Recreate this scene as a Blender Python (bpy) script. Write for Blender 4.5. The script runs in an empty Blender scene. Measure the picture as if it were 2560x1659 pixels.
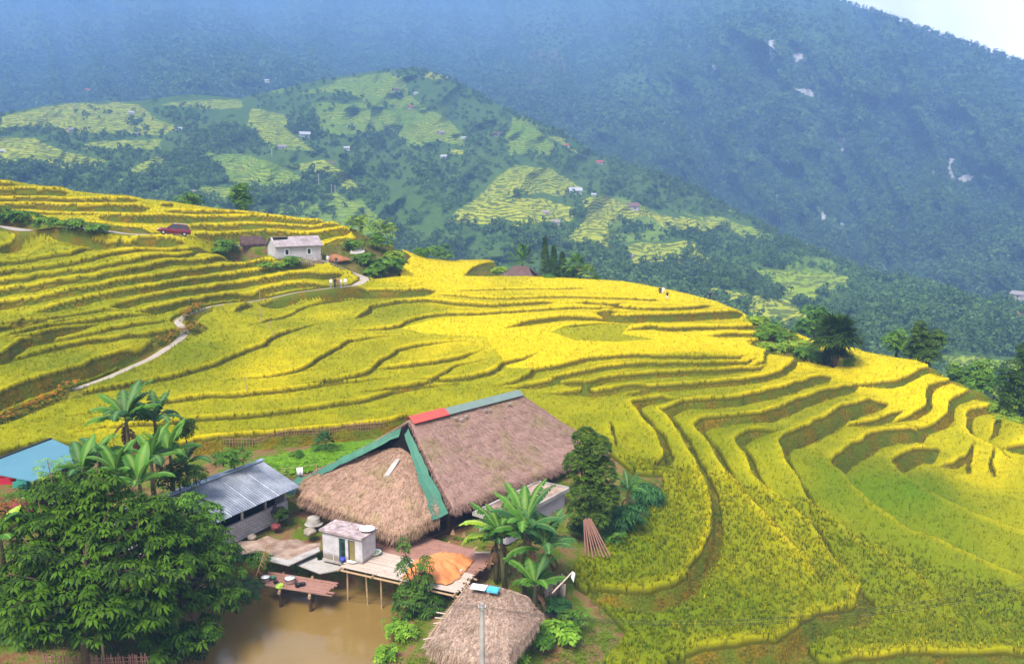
import bpy, bmesh, math, random
import numpy as np
from mathutils import Vector, Matrix
SC = bpy.context.scene
COL = SC.collection
R = math.radians
rng = np.random.default_rng(7)
random.seed(7)

# ------------------------------------------------------------------ camera
CAMZ, PITCH, FPX = 25.0, R(10.0), 2009.0          # photo is 2560 x 1659
cd = bpy.data.cameras.new('camera'); cam = bpy.data.objects.new('camera', cd); COL.objects.link(cam)
cd.sensor_width = 36; cd.lens = 36 * FPX / 2560; cd.clip_start = 0.5; cd.clip_end = 20000
cam.location = (0, 0, CAMZ); cam.rotation_euler = (R(90) - PITCH, 0, 0)
SC.camera = cam
CP, SP = math.cos(PITCH), math.sin(PITCH)

def ray(px, py):
    """direction of a photo pixel with unit horizontal length"""
    px = np.asarray(px, float); py = np.asarray(py, float)
    dx = (px - 1280) / FPX; dy = (829.5 - py) / FPX
    x = dx; y = CP + dy * SP; z = -SP + dy * CP
    h = np.hypot(x, y)
    return x / h, y / h, z / h

def at_r(px, py, r):
    x, y, z = ray(px, py)
    return np.stack([x * r, y * r, CAMZ + z * r], -1)

def at_z(px, py, z0):
    x, y, z = ray(px, py)
    r = (z0 - CAMZ) / z
    return np.stack([x * r, y * r, np.full_like(r, z0)], -1)

def proj(p):
    p = np.asarray(p, float); v = p - np.array([0, 0, CAMZ])
    d = v[..., 1] * CP - v[..., 2] * SP; u = v[..., 1] * SP + v[..., 2] * CP
    return 1280 + FPX * v[..., 0] / d, 829.5 - FPX * u / d

# ------------------------------------------------------------------ noise / fit helpers
_T = np.random.default_rng(3).random((256, 256))
def vnoise(x, y):
    xi = np.floor(x).astype(int); yi = np.floor(y).astype(int)
    fx = x - xi; fy = y - yi
    fx = fx * fx * (3 - 2 * fx); fy = fy * fy * (3 - 2 * fy)
    a = _T[xi & 255, yi & 255]; b = _T[(xi + 1) & 255, yi & 255]
    c = _T[xi & 255, (yi + 1) & 255]; d = _T[(xi + 1) & 255, (yi + 1) & 255]
    return (a + (b - a) * fx) * (1 - fy) + (c + (d - c) * fx) * fy
def fbm(x, y, o=4):
    s = 0; a = .5
    for i in range(o):
        s = s + a * (vnoise(x + 17.3 * i, y - 9.1 * i) - .5); x = x * 2.03; y = y * 2.03; a *= .5
    return s * 2
def sstep(a, b, x):
    t = np.clip((x - a) / (b - a), 0, 1); return t * t * (3 - 2 * t)

class TPS:
    def __init__(self, P, v, lam=0.0):
        P = np.asarray(P, float); v = np.asarray(v, float)
        self.c = P.mean(0); self.s = P.std(); P = (P - self.c) / self.s; self.P = P
        n = len(P); K = self.k(P, P) + lam * np.eye(n)
        A = np.zeros((n + 3, n + 3)); A[:n, :n] = K; A[:n, n] = 1; A[:n, n + 1:] = P
        A[n, :n] = 1; A[n + 1:, :n] = P.T
        self.w = np.linalg.solve(A, np.r_[v, 0, 0, 0])
    def k(self, a, b):
        d2 = ((a[:, None, :] - b[None]) ** 2).sum(-1)
        return np.where(d2 > 0, d2 * np.log(d2 + 1e-20), 0)
    def __call__(self, x, y):
        sh = np.shape(x); q = (np.stack([np.ravel(x), np.ravel(y)], -1) - self.c) / self.s
        out = np.empty(len(q))
        for i in range(0, len(q), 60000):
            b = q[i:i + 60000]; n = len(self.P)
            out[i:i + 60000] = self.k(b, self.P) @ self.w[:n] + self.w[n] + b @ self.w[n + 1:]
        return out.reshape(sh)

def inpoly(px, py, poly):
    px = np.asarray(px); py = np.asarray(py)
    r = np.zeros(px.shape, bool); n = len(poly)
    for i in range(n):
        x0, y0 = poly[i]; x1, y1 = poly[(i + 1) % n]
        if y0 == y1: continue
        c = ((y0 > py) != (y1 > py)) & (px < (x1 - x0) * (py - y0) / (y1 - y0) + x0)
        r ^= c
    return r

# ------------------------------------------------------------------ object helpers
def tag(o, label=None, cat=None, group=None, kind=None):
    if label: o['label'] = label
    if cat: o['category'] = cat
    if group: o['group'] = group
    if kind: o['kind'] = kind
    return o
def empty(name, loc=(0, 0, 0), rz=0, label=None, cat=None, group=None):
    o = bpy.data.objects.new(name, None); COL.objects.link(o); o.empty_display_size = .3
    o.location = tuple(float(v) for v in loc); o.rotation_euler = (0, 0, rz)
    return tag(o, label, cat, group)
def np_mesh(name, V, F, mat, parent=None, attrs=None, smooth=False):
    """V (n,3); F: list of int arrays (m,k)"""
    me = bpy.data.meshes.new(name); V = np.ascontiguousarray(V, np.float32)
    F = [np.asarray(f, np.int32) for f in F if len(f)]
    me.vertices.add(len(V)); me.vertices.foreach_set('co', V.ravel())
    nl = sum(f.size for f in F); npoly = sum(len(f) for f in F)
    me.loops.add(nl); me.polygons.add(npoly)
    me.loops.foreach_set('vertex_index', np.concatenate([f.ravel() for f in F]))
    tot = np.concatenate([np.full(len(f), f.shape[1], np.int32) for f in F])
    st = np.r_[0, np.cumsum(tot)[:-1]].astype(np.int32)
    me.polygons.foreach_set('loop_start', st); me.polygons.foreach_set('loop_total', tot)
    if smooth: me.polygons.foreach_set('use_smooth', np.ones(npoly, bool))
    for k, a in (attrs or {}).items():
        a = np.asarray(a, np.float32)
        if a.ndim == 1:
            at = me.attributes.new(k, 'FLOAT', 'POINT'); at.data.foreach_set('value', a)
        else:
            at = me.attributes.new(k, 'FLOAT_COLOR', 'POINT')
            at.data.foreach_set('color', np.c_[a, np.ones(len(a))].astype(np.float32).ravel())
    me.update(calc_edges=True); me.validate()
    if mat: me.materials.append(mat)
    o = bpy.data.objects.new(name, me); COL.objects.link(o)
    if parent: o.parent = parent
    return o
def copy_tree(o, parent=None):
    c = o.copy(); COL.objects.link(c); c.parent = parent
    for ch in list(o.children): copy_tree(ch, c)
    return c

class MB:
    """collects shapes, then links them as ONE mesh"""
    def __init__(s): s.v = []; s.f = []
    def add(s, V, F):
        n = len(s.v); s.v.extend([tuple(map(float, p)) for p in V]); s.f.extend([[n + i for i in f] for f in F]); return s
    def box(s, c, d, rz=0, rx=0, ry=0, tw=0):
        m = Matrix.Translation(c) @ Matrix.Rotation(rz, 4, 'Z') @ Matrix.Rotation(ry, 4, 'Y') @ Matrix.Rotation(rx, 4, 'X')
        x, y, z = d[0] / 2, d[1] / 2, d[2] / 2
        P = [m @ Vector(p) for p in [(-x, -y, -z), (x, -y, -z), (x, y, -z), (-x, y, -z), (-x, -y, z), (x, -y, z), (x, y, z), (-x, y, z)]]
        return s.add(P, [(0, 3, 2, 1), (4, 5, 6, 7), (0, 1, 5, 4), (1, 2, 6, 5), (2, 3, 7, 6), (3, 0, 4, 7)])
    def tube(s, pts, r, n=8, cap=True):
        pts = [Vector(p) for p in pts]; r = r if hasattr(r, '__len__') else [r] * len(pts)
        V = []; F = []; up = None
        for i, p in enumerate(pts):
            t = (pts[min(i + 1, len(pts) - 1)] - pts[max(i - 1, 0)]).normalized()
            if up is None: up = Vector((1, 0, 0)) if abs(t.x) < .8 else Vector((0, 1, 0))
            a = (up - t * up.dot(t)).normalized(); b = t.cross(a); up = a
            for k in range(n):
                q = 2 * math.pi * k / n; V.append(p + (a * math.cos(q) + b * math.sin(q)) * r[i])
        for i in range(len(pts) - 1):
            for k in range(n):
                F.append((i * n + k, i * n + (k + 1) % n, (i + 1) * n + (k + 1) % n, (i + 1) * n + k))
        if cap: F.append(tuple(range(n))[::-1]); F.append(tuple((len(pts) - 1) * n + k for k in range(n)))
        return s.add(V, F)
    def lathe(s, prof, c=(0, 0, 0), n=16, sx=1, sy=1):
        V = []; F = []
        for (r, z) in prof:
            for k in range(n):
                q = 2 * math.pi * k / n; V.append((c[0] + r * math.cos(q) * sx, c[1] + r * math.sin(q) * sy, c[2] + z))
        for i in range(len(prof) - 1):
            for k in range(n):
                F.append((i * n + k, i * n + (k + 1) % n, (i + 1) * n + (k + 1) % n, (i + 1) * n + k))
        return s.add(V, F)
    def slab(s, top, th, d=None):
        """polygon (list of 3-D points, counter-clockwise from above) given a thickness"""
        d = Vector(d or (0, 0, -1)) * th; n = len(top); top = [Vector(p) for p in top]
        return s.add(top + [p + d for p in top], [tuple(range(n)), tuple(range(2 * n - 1, n - 1, -1))] +
                     [(i, n + i, n + (i + 1) % n, (i + 1) % n) for i in range(n)])
    def build(s, name, mat, parent=None, smooth=False):
        me = bpy.data.meshes.new(name); me.from_pydata(s.v, [], s.f); me.update()
        if mat: me.materials.append(mat)
        if smooth: me.polygons.foreach_set('use_smooth', [True] * len(me.polygons))
        o = bpy.data.objects.new(name, me); COL.objects.link(o)
        if parent: o.parent = parent
        return o

# ------------------------------------------------------------------ material helpers
class NT:
    def __init__(s, name):
        s.m = bpy.data.materials.new(name); s.m.use_nodes = True; s.t = s.m.node_tree; s.t.nodes.clear()
        s.out = s.n('ShaderNodeOutputMaterial')
    def n(s, ty, **kw):
        x = s.t.nodes.new(ty)
        for k, v in kw.items(): setattr(x, k, v)
        return x
    def l(s, a, b): s.t.links.new(a, b)
    def val(s, sock, v):
        if hasattr(v, 'is_linked') or isinstance(v, bpy.types.NodeSocket): s.l(v, sock)
        else: sock.default_value = v
    def attr(s, name, col=False):
        a = s.n('ShaderNodeAttribute', attribute_name=name); return a.outputs['Color' if col else 'Fac']
    def noise(s, scale, detail=4, vec=None, rough=.6, out='Fac'):
        x = s.n('ShaderNodeTexNoise'); x.inputs['Scale'].default_value = scale; x.inputs['Detail'].default_value = detail
        x.inputs['Roughness'].default_value = rough
        s.l(vec if vec is not None else s.geo(), x.inputs['Vector']); return x.outputs[out]
    def geo(s):
        if not hasattr(s, '_g'): s._g = s.n('ShaderNodeNewGeometry').outputs['Position']
        return s._g
    def obj(s):
        if not hasattr(s, '_o'): s._o = s.n('ShaderNodeTexCoord').outputs['Object']
        return s._o
    def ramp(s, f, stops):
        x = s.n('ShaderNodeValToRGB'); e = x.color_ramp.elements
        while len(e) < len(stops): e.new(.5)
        for i, (p, c) in enumerate(stops):
            e[i].position = p; e[i].color = (c, c, c, 1) if not hasattr(c, '__len__') else (*c, 1)
        s.l(f, x.inputs[0]); return x.outputs[0]
    def mix(s, f, a, b, mode='MIX'):
        x = s.n('ShaderNodeMix', data_type='RGBA', blend_type=mode)
        s.val(x.inputs[0], f)
        for i, v in ((6, a), (7, b)):
            if isinstance(v, tuple): v = (*v, 1) if len(v) == 3 else v
            s.val(x.inputs[i], v)
        return x.outputs[2]
    def math(s, op, a, b=0.0, c=0.0):
        x = s.n('ShaderNodeMath', operation=op); s.val(x.inputs[0], a); s.val(x.inputs[1], b); s.val(x.inputs[2], c); return x.outputs[0]
    def mapping(s, vec, scale=(1, 1, 1), rot=(0, 0, 0), loc=(0, 0, 0)):
        x = s.n('ShaderNodeMapping'); x.inputs['Scale'].default_value = scale; x.inputs['Rotation'].default_value = rot
        x.inputs['Location'].default_value = loc; s.l(vec, x.inputs[0]); return x.outputs[0]
    def sep(s, vec, i):
        x = s.n('ShaderNodeSeparateXYZ'); s.l(vec, x.inputs[0]); return x.outputs[i]
    def bump(s, h, st=.5, dist=.05):
        x = s.n('ShaderNodeBump'); x.inputs['Strength'].default_value = st; x.inputs['Distance'].default_value = dist
        s.l(h, x.inputs['Height']); return x.outputs[0]
    def fin(s, col, rough=.8, spec=.2, metal=0, bump=None, trans=0, **kw):
        p = s.n('ShaderNodeBsdfPrincipled'); s.val(p.inputs['Base Color'], (*col, 1) if isinstance(col, tuple) else col)
        s.val(p.inputs['Roughness'], rough); p.inputs['Specular IOR Level'].default_value = spec; s.val(p.inputs['Metallic'], metal)
        for k, v in kw.items(): p.inputs[k].default_value = v
        if bump is not None: s.l(bump, p.inputs['Normal'])
        o = p.outputs[0]
        if trans:
            t = s.n('ShaderNodeBsdfTranslucent'); s.val(t.inputs[0], (*col, 1) if isinstance(col, tuple) else col)
            x = s.n('ShaderNodeMixShader'); x.inputs[0].default_value = trans; s.l(o, x.inputs[1]); s.l(t.outputs[0], x.inputs[2]); o = x.outputs[0]
        s.l(o, s.out.inputs[0]); return s.m
def simple(name, col, rough=.8, spec=.2, metal=0, var=.3, scale=3., bump=0., trans=0):
    m = NT(name); f = m.noise(scale, 5, m.obj())
    c = m.mix(f, tuple(v * (1 - var) for v in col), tuple(min(1, v * (1 + var)) for v in col))
    return m.fin(c, rough, spec, metal, m.bump(f, bump, .05) if bump else None, trans)
SUNE, HAZED, HAZEC, EXPO, WSTR, CLOUD = 3.5, .00037, (.31, .55, 1, 1), 0.88, .072, 16
# ------------------------------------------------------------------ near hill: base height
CTRL = [  # photo x, photo y, height (z)
 (1000,1330,2.6),(740,1240,3),(560,1300,2.9),(200,1300,3.2),(0,1250,4.2),(400,1150,4.2),(900,1500,1.4),(700,1600,1.2),(480,1600,1.4),
 (1150,1550,1.6),(1300,1620,1.0),(1450,1500,1.2),(1500,1640,.2),(100,1600,2.2),(-200,1500,3),(-200,1200,5.2),(1450,1350,2.6),(1560,1250,3),
 (600,1100,4.6),(970,1070,4.5),(1300,1000,5.0),(300,1080,5.1),(50,1100,5.4),(600,1000,5.7),(1000,900,6.8),(700,830,8.1),(1300,850,7.6),
 (450,900,7.3),(1000,750,9.4),(640,750,10.1),(900,725,10.2),(1400,760,9.1),(1300,690,10.5),(1550,730,9),(1780,755,7.8),(1100,685,11.2),
 (900,640,12.6),(750,645,14.2),(0,663,14.6),(0,700,13.6),(0,760,12.1),(0,830,10.6),
 (0,900,9.1),(0,1000,7.2),(300,700,12.8),(300,800,10.4),(600,690,12.1),(-250,700,14.2),(-250,900,9.6),
 (1900,940,6),(1900,1050,4.6),(1750,860,7.2),(2090,920,5),(2250,870,4.5),(2150,1000,3.7),(2560,1144,.8),(2450,1100,1.3),(2300,1040,2.7),
 (2000,1150,3),(2100,1200,1.6),(2200,1250,.7),(2300,1200,.4),(2450,1250,-.1),(2560,1230,-.2),(2560,1400,-2),(2300,1400,-1.4),(2000,1400,.1),
 (1800,1350,1.3),(1700,1300,2.1),(1600,1400,2.1),(1750,1200,3.1),(1650,1100,4),(1500,1050,4.8),(1850,1200,2.7),(1600,1550,.8),(1900,1550,-.5),
 (2200,1550,-1.6),(2560,1550,-2.9),(2100,1659,-1.8),(1700,1659,-.3),(2560,1659,-3.3),(2800,1300,-1.6),(2800,1600,-4)]
_rr = ([455, 480, 500, 525, 545, 570, 585, 606, 630], [170, 163, 158.5, 152, 146.5, 138, 132, 122, 117.5])
_r2 = ([525, 545, 565, 585, 605, 625], [155, 150, 144.5, 139, 132.5, 125])
CTRL_R = [(a, b, float(np.interp(b, *_rr))) for a in (-250, -60, 120, 300) for b in (455, 480, 500, 525, 545, 570, 585, 606, 630) if b >= 455 + max(0, a) * .12] + \
 [(a, b, float(np.interp(b, *_r2))) for a in (520, 700, 860) for b in (525, 545, 565, 585, 605, 625) if b > 520 + (a - 520) * .09 and not (a == 860 and b > 610)] + [
 (1150,655,150),(1215,655,150),(1300,694,136),(1480,702,136),(1640,722,132),(1910,805,117),(2060,868,104),(2290,907,100),(2400,972,94),(2560,1062,86),(2750,1160,80),(1010,628,146)]
_p = [at_z(a, b, c) for a, b, c in CTRL] + [at_r(a, b, c) for a, b, c in CTRL_R]
_p = np.array(_p)
BASE = TPS(_p[:, :2], _p[:, 2], .002)

CREST = [(-300,452),(0,453),(62,458),(190,478),(363,498),(440,506),(640,522),(727,527),(830,543),(900,575),(960,605),(1010,622),(1080,648),(1150,648),(1222,650),(1245,680),(1262,690),(1310,690),
 (1480,698),(1560,703),(1640,718),(1790,752),(1860,783),(1910,800),(2060,862),(2130,868),(2290,903),(2330,925),(2400,968),(2480,1010),(2560,1058),(2800,1180)]
def hit_base(px, py):
    """where a photo pixel's ray meets the smooth hill"""
    px = np.atleast_1d(np.asarray(px, float)); py = np.atleast_1d(np.asarray(py, float))
    x, y, z = ray(px, py); rs = np.r_[np.arange(28, 110, .5), np.arange(110, 176, 1.)]
    G = BASE(x[:, None] * rs, y[:, None] * rs); Z = CAMZ + z[:, None] * rs
    d = Z - G; i = np.argmax(d <= 0, 1); none = ~(d <= 0).any(1)
    i = np.clip(i, 1, None); k = np.arange(len(px))
    t = d[k, i - 1] / (d[k, i - 1] - d[k, i] + 1e-9); r = rs[i - 1] + t * (rs[i] - rs[i - 1])
    j = np.argmin(d, 1); r = np.where(none, rs[j], r)
    return np.stack([x * r, y * r], -1)
_c = hit_base(*np.array(CREST, float).T)
CAZ = np.arctan2(_c[:, 0], _c[:, 1]); CR = np.hypot(_c[:, 0], _c[:, 1])
_o = np.argsort(CAZ); CAZ, CR = CAZ[_o], CR[_o]

# ------------------------------------------------------------------ terrace risers traced along the photo (uphill on the left hand), step height, width of influence
T = [
 ([(0,462),(62,463)],1.,4),([(0,482),(108,482),(190,483)],1.4,4),([(0,502),(48,502),(188,502),(363,501)],.8,4),
 ([(0,514),(118,513),(125,519),(242,522),(390,520)],1.1,4),([(396,514),(439,512)],.6,4),([(0,530),(145,528),(320,530)],.5,4),
 ([(226,540),(323,546),(484,546),(640,545),(830,545)],1.2,4),([(395,528),(668,528),(727,531)],.8,4),([(454,566),(630,566),(866,561)],1.,4),
 ([(470,586),(609,590),(798,586),(895,582)],1.2,4),([(803,607),(903,605)],.6,4),([(0,551),(160,565),(310,577),(395,583)],1.5,4),
 ([(89,553),(200,556),(300,562)],.5,3),
 ([(0,585),(188,587),(360,593)],.9,3),([(-80,606),(38,609),(242,606),(377,606),(480,615)],1.5,4),
 ([(0,663),(81,653),(135,639),(202,628),(283,620),(336,618)],.55,3.5),
 ([(0,683),(32,676),(135,669),(188,659),(242,644),(296,633),(377,628),(511,629)],.55,3.5),
 ([(0,704),(67,695),(89,686),(175,683),(242,673),(323,653),(390,643),(471,637),(538,636)],.6,3.5),
 ([(0,729),(94,715),(175,699),(242,692),(309,682),(377,667),(404,657),(457,652),(538,651),(603,648)],.8,3.5),
 ([(0,758),(54,750),(135,734),(215,719),(269,707),(377,695),(484,682),(565,667),(640,661),(705,658)],.9,3.5),
 ([(67,784),(161,761),(231,742),(296,731),(404,715),(498,699),(579,688),(640,680),(711,673),(800,670)],.9,3.5),
 ([(266,780),(283,765),(336,752),(404,739),(511,723),(579,710),(640,702),(668,700),(802,689),(870,687)],.9,3.5),
 ([(323,780),(390,772),(450,752),(511,742),(580,734),(680,724),(802,717),(830,716)],.9,3.5),
 ([(108,804),(188,788)],.45,3),([(105,828),(161,815),(242,800),(277,793)],.6,3),([(0,822),(54,808),(73,808)],.7,3),
 ([(0,895),(27,878),(67,852),(115,838),(143,830)],1.1,3.5),([(145,837),(242,827),(334,811)],.5,3),([(140,866),(202,855),(269,849),(404,831)],.6,3),
 ([(-60,1015),(0,997),(81,965),(161,940),(215,924),(242,911),(336,884),(377,865),(410,850)],1.5,4),
 ([(641,759),(721,747),(775,737),(829,735),(910,732),(1018,732),(1098,726)],1.3,5,.3),
 ([(587,783),(595,772),(614,764),(641,761)],.55,4),([(719,788),(732,775),(770,756)],.5,4),
 ([(880,800),(921,778),(931,767),(991,756),(1071,751),(1120,756),(1174,761),(1228,764),(1308,760),(1403,755)],.65,5),
 ([(1001,814),(1031,799),(1098,786),(1180,784),(1201,783),(1281,777),(1362,772),(1416,769),(1483,769)],.75,5),
 ([(258,973),(336,959),(404,948),(471,932),(538,911),(590,889),(640,868),(655,864),(695,837)],.75,5),
 ([(759,920),(802,893),(845,869),(864,856)],.65,5),([(926,928),(950,904),(985,885),(991,876),(1031,865),(1087,857)],.7,5),
 ([(1090,947),(1128,918)],.5,4),([(1131,898),(1166,888),(1228,865)],.75,5),([(425,1003),(511,991),(560,990),(641,982),(721,974),(789,961)],.7,5),
 ([(458,1051),(560,1042),(645,1038),(740,1025),(820,1014),(923,998),(964,982)],.7,5),
 ([(400,1128),(540,1112),(680,1101),(807,1090),(970,1070),(1060,1042)],1.0,4),
 ([(1120,725),(1281,722),(1389,722),(1483,719)],.3,4),([(1085,732),(1120,737),(1228,746),(1308,745),(1403,742),(1524,745),(1672,752)],.45,4),
 ([(1416,756),(1497,760),(1577,768),(1631,772),(1695,771),(1789,763)],.6,4),([(1478,779),(1524,791),(1577,796),(1668,794),(1775,789),(1864,783)],1.3,4),
 ([(1241,826),(1281,815),(1335,803),(1389,796),(1443,793),(1497,791)],.8,4),([(1378,831),(1403,820),(1456,812),(1537,804)],.3,3),
 ([(1553,834),(1577,823),(1631,818),(1668,822),(1748,820),(1829,820),(1883,818)],.7,4),([(1746,841),(1789,837),(1843,833),(1870,837),(1907,838)],.8,3),
 ([(1864,859),(1872,853),(1904,848)],.4,3),([(1241,923),(1257,909),(1308,897),(1349,878),(1368,874)],.85,5),
 ([(1325,939),(1335,925),(1389,920),(1443,906),(1497,896),(1577,890),(1641,893),(1748,898),(1829,899),(1853,894),(1864,883)],.6,4),
 ([(1362,955),(1389,947),(1443,936),(1497,923),(1577,913),(1672,909),(1748,910),(1840,907)],.7,4),([(1864,907),(1883,913),(1904,905),(1910,888)],.5,3),
 ([(1464,967),(1505,952),(1551,944),(1631,936),(1721,929),(1824,926),(1870,923)],.8,4),
 ([(1467,967),(1486,975),(1524,970),(1591,968),(1618,974),(1668,968),(1748,960),(1829,956),(1878,952),(1937,937),(1958,929),(1980,910)],.8,4),
 ([(1556,990),(1604,976),(1630,972)],.5,3),
 ([(1600,1184),(1640,1168),(1657,1140),(1637,1094),(1602,1054),(1575,1016),(1582,1012),(1618,1000),(1685,1000),(1711,995)],.8,4,.45),
 ([(1545,1128),(1535,1090),(1521,1050)],.4,3),
 ([(1440,1467),(1481,1484),(1575,1492),(1642,1481),(1718,1454),(1722,1430),(1755,1382),(1774,1323),(1777,1282),(1771,1250),(1750,1188),(1728,1143),(1696,1094),(1669,1051),(1650,1029),
   (1689,1020),(1716,1011),(1802,1007),(1883,992),(1937,980),(1977,972),(2018,956),(2080,938)],.9,4.5,.45),
 ([(2075,1490),(2020,1425),(1960,1360),(1911,1296),(1871,1256),(1836,1213),(1804,1167),(1777,1121),(1744,1083),(1733,1060),(1754,1046),(1816,1047),(1883,1047),(1950,1028),(1980,1012),(2018,996),(2071,983),(2125,966),(2141,956)],1.,4.5,.4),
 ([(2190,1520),(2130,1455),(2060,1380),(2020,1320),(1965,1269),(1925,1237),(1884,1194),(1863,1148),(1835,1112),(1832,1100),(1870,1085),(1958,1086)],.8,4,.4),
 ([(2420,1560),(2300,1470),(2210,1405),(2140,1360),(2071,1306),(2032,1274),(1992,1210),(1965,1167),(1951,1135),(1943,1120),(1955,1106),(2001,1085),(2055,1063),(2103,1034),(2162,1015),(2224,1001)],1.5,5,.4),
 ([(2106,1055),(2162,1055),(2216,1047),(2270,1028)],.8,4),
 ([(2640,1490),(2550,1460),(2460,1425),(2400,1395),(2324,1360),(2270,1336),(2230,1309),(2176,1276),(2143,1244),(2108,1198),(2080,1178),(2074,1160),(2110,1135),(2175,1103),(2216,1090),(2283,1085),(2324,1066)],1.5,5,.4),
 ([(2660,1375),(2600,1360),(2520,1335),(2420,1295),(2350,1262),(2297,1230),(2256,1198),(2232,1162),(2238,1146),(2270,1131),(2310,1120),(2364,1112)],1.4,5,.35),
 ([(2340,1144),(2388,1149),(2418,1139),(2426,1125)],.6,3),([(2431,1109),(2429,1150),(2420,1185)],.35,3),([(2482,1123),(2485,1163),(2488,1198)],.35,3),
 ([(2248,954),(2270,945),(2302,926)],.8,4),
 ([(2369,1035),(2369,1012),(2380,1000),(2412,985)],1.,4,.15),([(2418,1069),(2421,1040),(2427,1028),(2447,1020)],.8,3,.1),([(2469,1101),(2485,1082),(2490,1048),(2482,1036)],.6,3,.1),([(2314,1019),(2314,989),(2325,966),(2340,960)],.6,3,.2),([(2493,1117),(2560,1114)],.5,3),
 ([(1682,1634),(1777,1621),(1857,1613),(1938,1605),(1987,1580),(2028,1553),(2081,1535),(2130,1529),(2141,1513),(2151,1481),(2124,1443),(2110,1410)],.9,4,.5),
 ([(2055,1662),(2130,1648),(2300,1642),(2560,1645)],.9,3,.3)]
def catmull(P, step=.5):
    P = np.asarray(P, float); out = [P[0]]
    Q = np.vstack([2 * P[0] - P[1], P, 2 * P[-1] - P[-2]])
    for i in range(1, len(Q) - 2):
        p0, p1, p2, p3 = Q[i - 1:i + 3]; n = max(1, int(np.linalg.norm(p2 - p1) / step))
        for t in (np.arange(n) + 1) / n:
            a = .5 * ((2 * p1) + (p2 - p0) * t + (2 * p0 - 5 * p1 + 4 * p2 - p3) * t * t + (3 * p1 - p0 - 3 * p2 + p3) * t ** 3)
            out.append(a)
    return np.array(out)
_gold = hit_base(*np.array([(1003,816),(1098,793),(1190,787),(1300,780),(1480,778),(1530,802),(1900,824),(1907,850),(1864,890),(1840,898),(1641,892),(1577,889),(1497,896),(1389,919),(1335,926),(1270,918),(1240,880),(1228,866),(1215,842),(1120,839),(1050,833)], float).T)
def contour(p0, p1, n, st=1.2):
    """carry a riser on along the level of the hill"""
    d = (p1 - p0) / np.linalg.norm(p1 - p0); p = p1.copy(); out = []
    for _ in range(n):
        e = .8; gx = (BASE(p[0] + e, p[1]) - BASE(p[0] - e, p[1])); gy = (BASE(p[0], p[1] + e) - BASE(p[0], p[1] - e)); t = np.array([-gy, gx]); t = t / (np.linalg.norm(t) + 1e-9); t *= np.sign(t @ d) or 1
        d = d * .7 + t * .3; d /= np.linalg.norm(d); p = p + d * st
        if inpoly(p[:1], p[1:], [tuple(q) for q in _gold])[0]: break
        out.append(p.copy())
    return np.array(out).reshape(-1, 2)
LINES = []
for pts, d, w, *gp in T:
    if pts[0][0] <= 0: pts = [(pts[0][0] - 120, pts[0][1] - (pts[1][1] - pts[0][1]) / max(1, pts[1][0] - pts[0][0]) * 60)] + pts
    if pts[-1][0] >= 2555: pts = pts + [(2680, pts[-1][1] - 4)]
    g = hit_base(*np.array(pts, float).T); mx_, my_ = np.mean([p[0] for p in pts]), np.mean([p[1] for p in pts])
    ext = 9 if (480 < mx_ < 1330 and 770 < my_ < 1060) else 6 if (mx_ < 480 and 780 < my_ < 880) or (mx_ > 2200 and my_ < 1060) else 5 if (1330 <= mx_ < 2000 and 800 < my_ < 965) else 0
    if ext: g = np.vstack([contour(g[1], g[0], ext)[::-1], g, contour(g[-2], g[-1], ext)])
    if max(p[1] for p in pts) < 612 and min(p[0] for p in pts) < 700: d *= 1.3
    mx_ = np.mean([p[0] for p in pts]); my_ = np.mean([p[1] for p in pts])
    if 480 < mx_ < 1330 and 770 < my_ < 1060: d *= .62
    LINES.append((catmull(g, .9), d, w, gp[0] if gp else 0., ext))

def seg_dist(x, y, L):
    """distance, signed side (+ = left of travel) and arclength of points to a polyline"""
    best = np.full(x.shape, 1e9); side = np.zeros(x.shape); arc = np.zeros(x.shape); s0 = 0
    for i in range(len(L) - 1):
        a, b = L[i], L[i + 1]; e = b - a; l2 = e @ e + 1e-12
        t = np.clip(((x - a[0]) * e[0] + (y - a[1]) * e[1]) / l2, 0, 1)
        dx = x - a[0] - t * e[0]; dy = y - a[1] - t * e[1]; d = dx * dx + dy * dy
        m = d < best; best[m] = d[m]
        side[m] = np.sign(e[0] * dy[m] - e[1] * dx[m]); arc[m] = s0 + t[m] * math.sqrt(l2); s0 += math.sqrt(l2)
    return np.sqrt(best), side, arc, s0
def line_near(x, y, L, w):
    idx = np.nonzero((x > L[:, 0].min() - w) & (x < L[:, 0].max() + w) & (y > L[:, 1].min() - w) & (y < L[:, 1].max() + w))[0]
    if not len(idx): return idx, None
    # cull by distance to coarse points
    keep = np.zeros(len(idx), bool); X = x[idx]; Y = y[idx]
    for p in L[::3]: keep |= (X - p[0]) ** 2 + (Y - p[1]) ** 2 < (w + 3) ** 2
    idx = idx[keep]
    if not len(idx): return idx, None
    return idx, seg_dist(x[idx], y[idx], L)

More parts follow.
